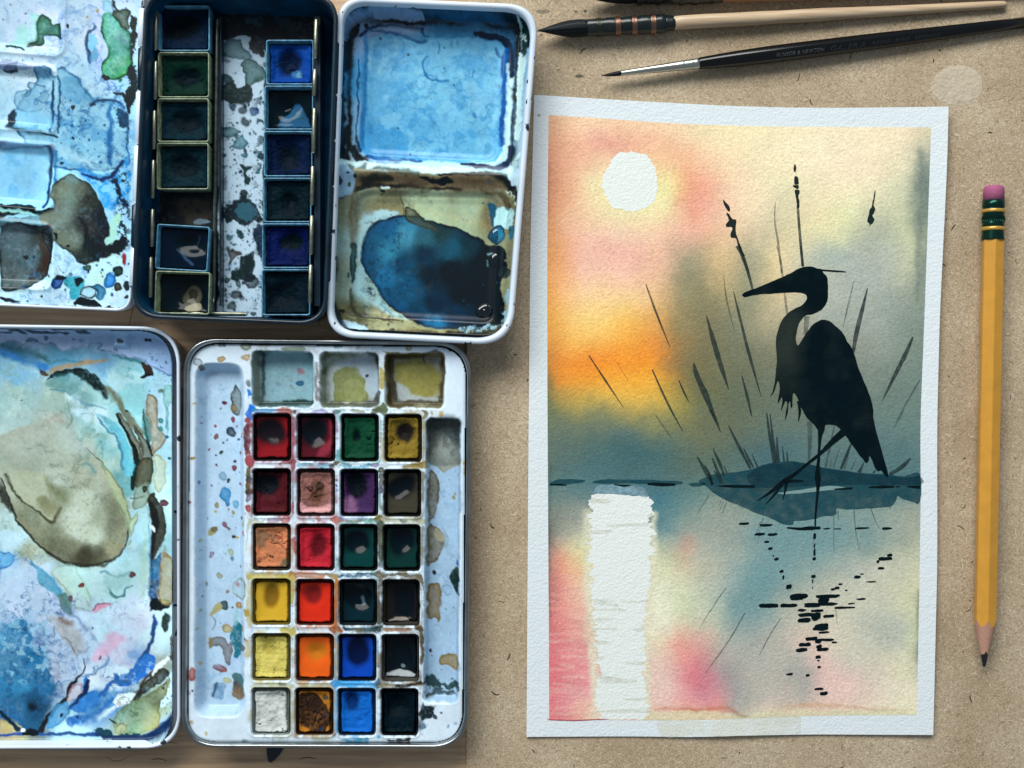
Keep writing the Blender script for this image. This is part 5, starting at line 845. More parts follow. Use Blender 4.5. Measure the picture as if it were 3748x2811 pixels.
    p.blob(E([(160, 770), (235, 715), (330, 765), (260, 810), (245, 880), (225, 810)]), 'b4746c', .85, warp=4); p.blob(E([(340, 765), (500, 755), (500, 790), (360, 800)]), '7f7f66', .75, warp=6); p.blob(E([(500, 765), (650, 745), (640, 800), (520, 800)]), '4f947c', .6, warp=9, gran=.5); p.blob(E([(650, 770), (710, 715), (770, 770), (720, 830)]), '757040', .85, warp=6); p.blob(E([(770, 740), (1200, 740), (1200, 800), (780, 800)]), 'b4b49a', .6, warp=6); p.line(E([(940, 770), (1000, 770)]), [12, 12], '5c6a5c', .6, 4, 8)
    p.line(E([(735, 850), (735, 1050), (725, 1250)]), [36, 26, 24], '4a4c42', .75, 4, 9); p.line(E([(1190, 240), (1200, 420), (1195, 560)]), [14, 20, 12], '6f6c50', .6, 5, 7); p.line(E([(1195, 840), (1190, 1040), (1195, 1220)]), [14, 22, 14], '6f7058', .55, 5, 8)
    p.blob(E([(280, 1370), (660, 1350), (660, 1390), (290, 1395)]), '1f5c78', .75, warp=8, gran=.6, ws=12); p.blob(E([(100, 1350), (270, 1350), (240, 1420), (180, 1400)]), 'a08c64', .75, warp=6); p.blob(E([(660, 1370), (710, 1320), (760, 1360), (1000, 1345), (1190, 1370), (1200, 1560), (1170, 1440), (1000, 1400), (760, 1400), (740, 1659), (690, 1659), (700, 1420)]), '6c6654', .8, warp=6, gran=.35); p.blob(E([(215, 1440), (270, 1420), (270, 1659), (215, 1659)]), 'b4743c', .8, warp=5)
    p.blob(F([(690, 90), (740, 100), (740, 150), (700, 160)]), 'b09c50', .8, warp=5); p.blob(F([(1040, 280), (1120, 260), (1200, 260), (1220, 310), (1160, 350), (1060, 310)]), 'b2aa5c', .85, warp=5); p.blob(F([(1540, 270), (1620, 240), (1660, 300), (1600, 350), (1570, 330)]), '9a5a34', .9, warp=5); p.line(F([(720, 400), (720, 540)]), [20, 22], 'b8b080', .6, 4, 5); p.blob(F([(760, 830), (1100, 820), (1180, 850), (1160, 880), (800, 870)]), 'a9ac84', .6, warp=7, gran=.4); p.line(F([(1040, 830), (1110, 840)]), 10, '4c5c50', .7, 3, 7); p.line(F([(1250, 840), (1560, 830)]), [16, 18], '94a068', .6, 5, 6); p.line(F([(1160, 1000), (1170, 1150)]), 16, 'a49c74', .45, 6, 8)
    p.blob(F([(1590, 340), (1629, 340), (1629, 760), (1590, 720)]), 'b8a05c', .7, warp=5); p.line(F([(1610, -10), (1600, 220)]), [20, 24], 'b06c44', .8, 5, 4)
    p.blob(G([(190, 800), (250, 780), (590, 800), (600, 850), (250, 850), (230, 950), (190, 900)]), '2f94d4', .85, warp=6, gran=.4); p.line(G([(215, 900), (200, 1100), (205, 1320)]), [26, 16, 18], '6fb4d8', .6, 6, 8); p.blob(G([(580, 840), (640, 760), (670, 800), (660, 860), (600, 870)]), '3f342c', .92, warp=6); p.blob(G([(670, 820), (1040, 800), (1070, 840), (680, 860)]), '8f8468', .6, warp=7, gran=.5); p.line(G([(820, 825), (960, 830), (1050, 800)]), [10, 14, 20], '2c221c', .85, 3, 8); p.line(G([(290, 270), (500, 290), (640, 270)]), [14, 22, 30], '2f4244', .75, 4, 9, 16); p.dots([g_(430, 287, 40, '6f6048', 24)]); p.blob(G([(690, 275), (950, 275), (940, 305), (700, 305)]), 'a87f66', .8, warp=4); p.line(G([(1030, 255), (1060, 300), (1060, 420), (1060, 620)]), [28, 20, 12, 12], '57503c', .8, 3, 7); p.line(G([(640, 20), (640, 200)]), [24, 28], '54544a', .75, 4, 8); p.line(G([(645, 540), (650, 600)]), [16, 14], '9c8c5c', .6, 4)
    p.blob(G([(290, 1370), (520, 1360), (520, 1395), (300, 1395)]), '3f9cc0', .75, warp=7, gran=.5); p.line(G([(740, 1370), (850, 1385), (940, 1370)]), [10, 16, 16], '171c1c', .9, 3, 9, 14); p.line(G([(0, 1380), (120, 1370)]), [14, 16], '9ca88c', .6, 4, 6); p.dots([g_(198, 1318, 18, '2078b8', 22), g_(642, 1350, 18, '6fb4dc')])
    p.blob(G([(1050, 1010), (1120, 1040), (1215, 1050), (1170, 1090), (1160, 1130), (1090, 1170), (1060, 1190)]), '16262e', .93, warp=9, ws=16); p.dots([g_(1187, 1147, 24, '0c1c26'), g_(1258, 1112, 14, '1c1c24'), g_(1080, 1238, 34, '1c3a4a', 26), g_(1395, 1215, 16, 'a0bcd8'), g_(1330, 1240, 14, '86a8c8')]); p.blob(G([(1050, 1180), (1100, 1180), (1110, 1260), (1050, 1260)]), '6f8ea4', .6, warp=8)
    p.blob(B([(780, 950), (830, 910), (880, 1000), (840, 1060), (800, 1020), (690, 1040), (690, 1000)]), '5f6c50', .85, warp=5); p.blob(B([(800, 480), (855, 520), (850, 720), (795, 730)]), 'a89c5c', .7, warp=6); p.dots([(1150 + 1162 * .3014, 1200 + 245 * .3014, 11, 'b4ac84'), (1150 + 285 * .3014, 1200 + 1020 * .3014, 12, '4f6c6c', 9), (1150 + 1660 * .3014, 1200 + 270 * .3014, 7, '0f1a1c', 6), (1150 + 1560 * .3014, 1200 + 1045 * .3014, 7, 'c0aa70', 13), (1150 + 1440 * .3014, 1200 + 1035 * .3014, 5, 'b09c60', 10)]); p.blob(B([(1290, 1010), (1390, 1010), (1360, 1110), (1330, 1110), (1320, 1040)]), '77755a', .8, warp=5); p.line(B([(1340, 1150), (1330, 1400), (1330, 1560)]), [12, 16, 12], '7f7c54', .5, 5, 7); p.blob(B([(440, 1005), (590, 1000), (590, 1030), (450, 1040)]), '8f9470', .6, rim=.4); p.blob(B([(850, 290), (1020, 280), (1020, 300), (860, 305)]), '98905a', .8, warp=5)
    p.blob(B([(220, 210), (320, 210), (300, 240), (240, 230)]), '3f7f70', .6, warp=8, ws=12); p.dots([(1150 + 535 * .3014, 1200 + 225 * .3014, 9, 'b9b4ac', 8)], .6); p.blob(A([(1310, 225), (1560, 215), (1570, 265), (1340, 275)]), '93a494', .85, warp=6); p.blob(A([(1020, 210), (1160, 215), (1120, 245), (1000, 240)]), 'a9b8ac', .5, soft=5, warp=6); p.line(A([(1715, 420), (1720, 700), (1720, 860)]), [10, 12, 18], '6f5f54', .6, 4, 8)
    # droplets
    p.dots([a_(575, 210, 48, '6f8a8c', 34), a_(865, 215, 70, 'a4b4a4', 40), a_(570, 380, 50, 'b49c6c', 38), a_(860, 355, 55, 'c4ac84', 36), a_(280, 405, 58, '9fb4c0', 52), a_(310, 480, 36, '7a7464', 28), a_(895, 675, 28, '5f7478', 36), a_(563, 925, 30, '5a1a2a', 27), a_(662, 1125, 32, '8c2f3c'), a_(440, 1202, 21, '94505c'), a_(470, 1333, 38, '7a4644', 34), a_(645, 1278, 62, '0a2436'), a_(557, 1414, 14, '0f1e2c'), a_(740, 1364, 14, '1c2c3a'), a_(817, 1285, 18, '9c8870'), a_(797, 1325, 16, '6f2c3a'), a_(522, 1530, 25, '0f4a30', 20), a_(370, 1490, 14, '7a5474', 18), a_(768, 1530, 17, '7f3a3c'), a_(454, 1567, 13, '12203a'), a_(217, 1583, 26, 'c0a870', 20), a_(219, 936, 22, 'b9bfa0', 16), a_(695, 1635, 18, '4a1420'), a_(710, 1203, 14, '9c5058', 12), a_(510, 992, 14, '6f8c80'), a_(285, 1160, 13, '7c3c48', 11)])
    p.blob(A([(690, 690), (720, 740), (760, 800), (780, 900), (770, 1000), (730, 1070), (650, 1040), (640, 950), (640, 820), (660, 740)]), '6c7f80', .75, rim=.85, rimw=4, rimcol='24332c', warp=4); p.dots([a_(678, 985, 42, '8a7f60', 52)])
    p.dots([d_(422, 180, 14, '5a2030'), d_(632, 130, 16, '4a1822'), d_(625, 205, 32, '7c1c20', 28), d_(540, 352, 22, '0a1624'), d_(683, 390, 18, '7c1420', 16), d_(715, 398, 12, '8c3a4c', 15), d_(475, 300, 48, '7fa8c4'), d_(475, 36, 22, '0f4a34', 18), d_(412, 66, 12, '0f1c34'), d_(698, 36, 14, '8c3a3c'), d_(195, 80, 22, 'b49c68', 17), d_(158, 565, 22, 'a06470', 18), d_(146, 447, 8, '1c4a80'), d_(250, 340, 9, '2f6ca0', 18), d_(371, 398, 10, '5a2a40', 12), d_(408, 625, 28, '858050', 34), d_(402, 695, 16, 'a8a070'), d_(600, 692, 22, 'a89c5c', 20), d_(543, 662, 12, '8c5c78'), d_(710, 748, 18, '3a2030', 20), d_(730, 818, 22, 'a49f6c', 36), d_(640, 605, 38, '6fb0d4'), d_(693, 262, 8, '2a1c34'), d_(587, 740, 7, '1c2c54'), d_(613, 972, 26, '141c28', 20), d_(655, 980, 20, 'b0a46c', 18), d_(733, 920, 20, 'a83a34', 28), d_(363, 1172, 30, '8f86a4', 33), d_(575, 1152, 34, 'a4bca0', 40), d_(595, 1218, 24, '5f80a0', 22), d_(453, 1408, 30, '9c9f84'), d_(268, 1007, 12, '9ca484', 20), d_(645, 1498, 24, 'b05c54'), d_(540, 1588, 20, '8c7c54'), d_(302, 1492, 10, '7f8470', 16), d_(693, 1295, 14, '5a4a30'), d_(700, 1442, 7, '1c3a6c'), d_(270, 1620, 6, '1c3a60', 12), d_(305, 770, 6, '3f6c9c', 12), d_(530, 1080, 12, '86aed0'), d_(770, 690, 5, '0f1c30')])
    p.blob(D([(510, 430), (570, 470), (570, 540), (540, 620), (510, 625), (500, 585), (450, 560), (440, 500), (470, 450)]), '2f90c8', .92, warp=4, rim=.5); p.blob(D([(500, 800), (530, 820), (535, 855), (570, 885), (560, 905), (530, 880), (490, 855), (482, 820)]), '7c4c60', .95, rim=.6, warp=2); p.blob(D([(350, 870), (430, 865), (400, 930), (330, 960), (325, 920)]), 'a09c74', .8, warp=3); p.dots([d_(388, 890, 36, '6f6644', 30)])
    p.blob(D([(750, 1410), (650, 1430), (590, 1500), (590, 1580), (650, 1640), (750, 1659), (780, 1530)]), 'a4c4cc', .35, rim=.8, rimw=4, rimcol='7f8468', warp=2)
    p.dots([f_(455, 75, 44, '123c3c', 40), f_(613, 73, 35, 'a88644', 36), f_(543, 95, 11, '141f34'), f_(478, 290, 52, 'b0ac80', 40), f_(640, 290, 36, 'b8ac80', 30), f_(635, 480, 42, '6f6450', 42), f_(478, 825, 34, 'b0b890', 32), f_(160, 730, 36, 'b4706c', 64), f_(140, 910, 20, 'b8b4c8'), f_(178, 883, 14, '14284c'), f_(155, 1215, 20, 'c0b084', 16), f_(302, 1315, 18, 'c4bc90', 15), f_(700, 370, 11, '141f34'), f_(228, 640, 10, 'b4a078', 18), f_(225, 95, 14, '94a48c', 18), f_(222, 290, 12, 'a4b08c', 14), f_(697, 1390, 22, '7fa4b4', 16), f_(715, 390, 8, 'a8506c')])
    p.blob(F([(320, 120), (390, 50), (430, 60), (430, 110), (370, 150), (310, 165)]), 'aaa878', .9, warp=4); p.blob(F([(410, 710), (400, 672), (460, 700), (475, 735), (420, 748), (345, 715), (350, 680)]), '944c44', .9, rim=.5, warp=2); p.blob(F([(350, 690), (420, 685), (420, 730), (370, 720)]), '8c86a0', .8, soft=6)
    p.blob(F([(540, 280), (600, 230), (650, 300), (640, 400), (600, 590), (550, 600), (540, 500), (515, 430), (510, 330)]), '1c7488', .85, warp=7, gran=.5, ws=16); p.blob(F([(560, 130), (610, 110), (600, 240), (550, 280)]), '8fc0c8', .6, soft=6); p.blob(F([(320, 410), (380, 380), (450, 380), (490, 460), (520, 430), (535, 500), (520, 600), (500, 680), (450, 630), (420, 500), (370, 490), (310, 500)]), '74767c', .9, warp=5, rim=.4, rimcol='3a3c40'); p.line(F([(330, 410), (312, 450), (312, 500)]), [14, 16, 12], '8c7f5c', .7, 4); p.line(F([(335, 180), (360, 240), (340, 310)]), [3, 5, 3], '5c7488', .6)
    p.blob(F([(530, 770), (600, 740), (670, 790), (660, 950), (600, 1010), (520, 970), (540, 870)]), '5c6c6c', .85, warp=8, ctrl=[(840, 2490, '4f7f88'), (870, 2500, '4c8488'), (845, 2510, '4c342c'), (860, 2545, '84684a'), (840, 2560, '8c8068')]); p.blob(F([(360, 860), (460, 880), (430, 1020), (340, 980)]), '5f8cb4', .55, warp=10, gran=.5); p.line(F([(372, 860), (355, 920), (338, 980)]), [4, 8, 5], '28486c', .7, 3)
    p.blob(E([(1290, -60), (1520, -80), (1600, 60), (1590, 170), (1510, 210), (1410, 235), (1370, 180), (1300, 130)]), '98a094', .92, warp=6, rim=.4, rimcol='6f6448'); p.blob(B([(1380, 1110), (1770, 1110), (1770, 1400), (1760, 1659), (1400, 1659), (1370, 1400)]), '6a7472', .8, warp=5, soft=6, ctrl=[(1600, 1550, '3f4846'), (1660, 1560, '55605e'), (1620, 1640, '8a948e'), (1580, 1620, '4c5450'), (1670, 1590, '2f3c3c')]); p.mottle(24, .4, '3a4240', 43, .15, .2, (1565, 1535, 1685, 1680)); p.dots([(1150 + 1630 * .3014, 1200 + 1380 * .3014, 7, '7f8a86')])
    p.blob(E([(1250, 240), (1310, 235), (1350, 270), (1370, 400), (1365, 600), (1330, 720), (1270, 780), (1250, 780)]), '6c6648', .95, warp=3, rim=.6, gran=.3); p.blob(E([(1250, 850), (1310, 845), (1370, 890), (1410, 970), (1400, 1080), (1360, 1220), (1300, 1260), (1245, 1260)]), '6f6748', .95, warp=6, rim=.6, gran=.3); p.blob(E([(1320, 870), (1380, 910), (1410, 980), (1390, 1030), (1330, 1010)]), 'a09c88', .85, warp=7); p.blob(E([(1400, 860), (1450, 950), (1455, 1050), (1420, 1090), (1410, 970)]), '9fc0cc', .5, rim=.5)
    p.blob(E([(1530, 1350), (1590, 1320), (1590, 1600), (1550, 1590), (1510, 1500), (1497, 1430)]), '0a2f28', .97, warp=4); p.dots([e_(1520, 542, 20, '8f8c68', 24), e_(1537, 502, 15, '948c6c'), e_(1320, 1373, 23, '1c1c1c'), e_(1590, 665, 9, '101c1c'), e_(1580, 1265, 16, '1f6ca8', 32), e_(1455, 1570, 58, '94b8d8'), e_(1648, 130, 12, 'c0ac70', 30), e_(1665, 225, 12, 'b4a068', 50)])
    p.blob(G([(1115, -120), (1180, -150), (1250, -120), (1245, 40), (1215, 90), (1240, 200), (1240, 245), (1210, 200), (1180, 180), (1115, 175)]), '7f6c38', .93, warp=5, rim=.5); p.blob(G([(1250, 580), (1320, 555), (1415, 560), (1415, 715), (1370, 715), (1320, 665), (1240, 655)]), '927f4a', .95, warp=4, rim=.4); p.dots([g_(1143, 525, 15, '101c28'), g_(1160, 573, 8, '141c28')]); p.blob(G([(1110, 740), (1200, 800), (1280, 860), (1400, 800), (1410, 890), (1120, 890)]), '2c4c50', .8, warp=16, ws=16); p.line(G([(1110, 960), (1200, 940), (1300, 950), (1400, 940)]), [14, 20, 14, 8], '3c5054', .7, 3, 10, 16)
    p.spatter((716, 1400, 892, 2620), 60, 1.2, 3.5, ['4f80ac', '3a5f88', '6f8c78'], 51, .6); p.spatter((1560, 1700, 1680, 2500), 24, 1.2, 3.5, ['2f4c6c', '4a5c50'], 52, .7); p.spatter((900, 1260, 1550, 2730), 90, 1.5, 4, ['5c5a48', '3c4c54', '8c6c5c', '4f8094'], 53, .5)
    # well sides coloured dark for old paint and the shade in the gaps
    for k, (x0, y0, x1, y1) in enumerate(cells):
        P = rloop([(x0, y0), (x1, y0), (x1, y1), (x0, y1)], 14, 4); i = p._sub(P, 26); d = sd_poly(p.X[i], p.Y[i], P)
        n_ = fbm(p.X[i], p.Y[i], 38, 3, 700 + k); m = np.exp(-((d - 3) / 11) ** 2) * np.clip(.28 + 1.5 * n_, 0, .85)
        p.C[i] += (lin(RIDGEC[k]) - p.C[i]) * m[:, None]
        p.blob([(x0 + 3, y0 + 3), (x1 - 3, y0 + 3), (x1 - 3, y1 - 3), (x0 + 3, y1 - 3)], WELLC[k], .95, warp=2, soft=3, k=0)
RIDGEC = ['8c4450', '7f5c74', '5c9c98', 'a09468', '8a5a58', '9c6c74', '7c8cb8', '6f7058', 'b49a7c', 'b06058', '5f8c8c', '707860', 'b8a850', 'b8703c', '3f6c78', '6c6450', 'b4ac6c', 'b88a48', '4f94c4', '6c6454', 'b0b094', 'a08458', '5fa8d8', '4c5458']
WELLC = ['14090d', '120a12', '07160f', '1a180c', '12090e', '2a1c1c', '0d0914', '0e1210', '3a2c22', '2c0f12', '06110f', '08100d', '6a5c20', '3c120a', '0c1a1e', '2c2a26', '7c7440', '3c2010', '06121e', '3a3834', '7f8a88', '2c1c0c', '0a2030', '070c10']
field('insert', 690, 1712, 1254, 2722, 3, tray_z, 'plastic_v', tray, tray_p, 'd6e8f6', 9, ZY, lambda X, Y: sd_poly(X, Y, rloop(ct, rb(12))), None, 1.3, .12)

# ================================================================== paint pans
def pan(label, q, ztop, zbot, c_main, c_deep, c_edge, cup, dip=0.0022, hx=.45, hy=.42, hr=.3, rot=0.0, gloss=False, lvl=0.0012, extra=None, group=None, wall=6, flatc=None, seed=0, rough=1.0, cat='paint pan', tone=False):
    if gloss: rough *= .22
    x0, y0, x1, y1 = q; cx, cy = (x0 + x1) / 2, (y0 + y1) / 2; ca, sa = math.cos(rot), math.sin(rot)
    R = lambda P: [(cx + (x - cx) * ca - (y - cy) * sa, cy + (x - cx) * sa + (y - cy) * ca) for x, y in P]
    t = thing('paint_pan', label, cat, cx, cy, zbot, group)
    qq = lambda d: R([(x0 + d, y0 + d), (x1 - d, y0 + d), (x1 - d, y1 - d), (x0 + d, y1 - d)])
    loft('cup', [(rloop(qq(5), 8, 3), zbot), (rloop(qq(0), 9, 3), ztop - .0002), (rloop(qq(1.5), 9, 3), ztop), (rloop(qq(wall - 1.5), 7, 3), ztop), (rloop(qq(wall), 7, 3), ztop - .0003), (rloop(qq(wall + 3), 6, 3), zbot + .0012)], cup, t, True, True, zref=ztop)
    nx, ny = 52, 60; u, v = np.meshgrid(np.linspace(0, 1, nx), np.linspace(0, 1, ny)); u = u.ravel(); v = v.ravel()
    m = wall + 1.5; X = x0 + m + u * (x1 - x0 - 2 * m); Y = y0 + m + v * (y1 - y0 - 2 * m)
    ex = np.minimum(np.minimum(u, 1 - u) * (x1 - x0), np.minimum(v, 1 - v) * (y1 - y0))
    cr_ = np.clip(26 - np.hypot(np.minimum(u, 1 - u) * (x1 - x0) - 26, np.minimum(v, 1 - v) * (y1 - y0) - 26), -9, 99)
    ex = np.where((np.minimum(u, 1 - u) * (x1 - x0) < 26) & (np.minimum(v, 1 - v) * (y1 - y0) < 26), np.minimum(ex, cr_ + 4), ex)
    ex = ex + 5.0 * fbm(X, Y, 30, 4, seed + 5) + 1.5
    r = np.hypot((u - hx) * (1 + .25 * math.sin(seed)), (v - hy) * (1.1 + .2 * math.cos(seed * 2.1))) + (.07 if gloss else .11) * fbm(X, Y, 60, 1 if gloss else 4, seed + 2)
    ck_ = np.exp(-(fbm(X + 10 * fbm(X, Y, 20, 2, seed + 70), Y, 46, 3, seed + 71) / .022) ** 2) * sstep(.02, .3, fbm(X, Y, 60, 2, seed + 72)) * (0 if gloss else 1)
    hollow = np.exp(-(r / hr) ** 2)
    zt = ztop - lvl
    z = zt - dip * hollow + 0.00035 * rough * fbm(X, Y, 40, 1 if gloss else 4, seed) + (0 if gloss else 0.00016) * rough * fbm(X, Y, 12, 3, seed + 9) - 0.0017 * sstep(9, 1, ex)
    z = z + (0.00012 if gloss else 0.0006) * sstep(26, 10, ex) * sstep(2, 9, ex) - 0.0007 * ck_
    z = np.maximum(z, zbot + .0014)
    p = Paint(X, Y, c_main, seed + 40)
    n1 = fbm(X, Y, 50, 4, seed + 3)
    p.C *= (1 + 0.22 * n1 * rough)[:, None]
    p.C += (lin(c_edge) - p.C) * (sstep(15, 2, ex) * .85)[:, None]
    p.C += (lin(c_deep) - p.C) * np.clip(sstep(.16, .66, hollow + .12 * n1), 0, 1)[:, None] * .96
    p.C *= (1 - .7 * ck_)[:, None]
    if not tone: p.C = np.clip(p.C, 0, 1) ** 1.1 * .9
    if tone: p.C = np.clip(p.C, 0, 1) ** 1.18 * np.array([.5, .92, 1.1])
    if extra: extra(p, lambda a, b: (x0 + a * (x1 - x0), y0 + b * (y1 - y0)))
    Xr = cx + (X - cx) * ca - (Y - cy) * sa; Yr = cy + (X - cx) * sa + (Y - cy) * ca
    f = (1 - ztop / H) * S
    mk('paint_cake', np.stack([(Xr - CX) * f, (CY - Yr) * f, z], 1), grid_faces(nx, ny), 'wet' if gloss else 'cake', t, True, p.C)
    return t
def bl(pts, c, **k):
    return lambda p, T: p.blob([T(a, b) for a, b in pts], c, **k)
def multi(*fs):
    def g(p, T):
        for f in fs: f(p, T)
    return g
def ln(pts, w, c, **k): return lambda p, T: p.line([T(a, b) for a, b in pts], w, c, **k)
def dt(a, b, r, c): return lambda p, T: p.dots([(*T(a, b), r, c)])
GA = 'half pans in the black tin'; GB = 'square paint pans in the white tray'
ZA, ZAb = 0.0092, -0.0004
rowsA = [
 ('dark blue paint pan at the top left of the black tin', (577, 18, 768, 187), '0e2a40', '050f1a', '0a1a26', 'cup_blue', {}),
 ('dark green paint pan, second from the top in the black tin', (577, 190, 766, 357), '15382c', '06130f', '0c221b', 'cup_green', dict(hx=.55, hy=.5)),
 ('dark teal paint pan, third from the top of the left row', (575, 359, 765, 520), '14323a', '07151a', '0a1c20', 'cup_green', dict(hx=.55, hy=.5)),
 ('dark sea green paint pan above the empty place in the left row', (572, 522, 764, 694), '123036', '08191c', '0a1b1e', 'cup_green', dict(hx=.5, hy=.45)),
 ('crooked indigo paint pan with painted pale highlights below the empty place', (570, 824, 764, 990), '0a1430', '050914', '0a1224', 'cup_blue', dict(rot=.06, hx=.6, hy=.35, gloss=True, extra=multi(ln([(.36, .52), (.5, .68), (.66, .84)], [4, 10, 11], '34506c', op=.7), ln([(.76, .2), (.72, .5)], [8, 4], '2c3c56', op=.6, warp=8)))),  # pale highlights drawn into the cake's colour
 ('almost empty olive paint pan with pale ring at the bottom left of the black tin', (566, 993, 768, 1150), '141a14', '2c2a20', '3c4234', 'cup_green', dict(rot=.03, dip=.003, lvl=.0035, hx=.6, hy=.55, gloss=True, extra=multi(lambda p, T: p.dots([(*T(.62, .55), 34, '59584a', 36)]), lambda p, T: p.dots([(*T(.62, .5), 19, '2c2a22', 18)]), bl([(.55, .75), (.75, .7), (.8, .85), (.62, .95), (.5, .88)], '8a8670', warp=5)))),
 ('bright ultramarine paint pan at the top of the right row in the black tin', (973, 145, 1148, 310), '1c4f94', '0a2038', '143a68', 'cup_blue', dict(hx=.42, hy=.45, hr=.36, extra=multi(lambda p, T: p.dots([(*T(.62, .72), 19, '2f6aa0', 17)]), lambda p, T: p.dots([(*T(.66, .74), 11, '5c92b4', 13)])))),
 ('scraped out paint pan with pale blue remnant in the right row', (967, 313, 1147, 475), '0a1220', '060c14', '0c1a28', 'cup_blue', dict(dip=.0026, lvl=.003, gloss=True, extra=multi(bl([(.3, .75), (.45, .62), (.52, .42), (.7, .4), (.82, .62), (.92, .85), (.9, .98), (.3, .98)], '245478', warp=6, gran=.4, soft=5), lambda p, T: p.dots([(*T(.66, .62), 22, '2c5c74', 20)]), dt(.6, .63, 3, '10202c')))),
 ('dark navy paint pan, third in the right row of the black tin', (965, 479, 1144, 646), '0f2442', '08142a', '0a1626', 'cup_blue', dict(hx=.45, hy=.55)),
 ('blackish green paint pan in the middle of the right row', (963, 650, 1140, 814), '12262c', '060e12', '0a1519', 'cup_blue', dict(hx=.55, hy=.5, hr=.22)),
 ('deep phthalo blue paint pan, second from bottom of the right row', (959, 817, 1137, 982), '0c2050', '071022', '08142c', 'cup_blue', dict(hx=.6, hy=.38, hr=.26)),
 ('slate coloured paint pan at the bottom of the right row in the black tin', (957, 985, 1136, 1155), '12262f', '08141a', '09161c', 'cup_blue', dict(hx=.4, hy=.52)),
]
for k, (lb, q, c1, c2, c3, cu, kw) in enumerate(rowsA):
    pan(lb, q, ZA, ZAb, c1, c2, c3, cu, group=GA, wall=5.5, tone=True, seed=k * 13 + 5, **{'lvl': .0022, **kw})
ck = lambda c, *L: multi(*[ln(p_, w_, c, op=.85, soft=1.6, warp=3) for p_, w_ in L])
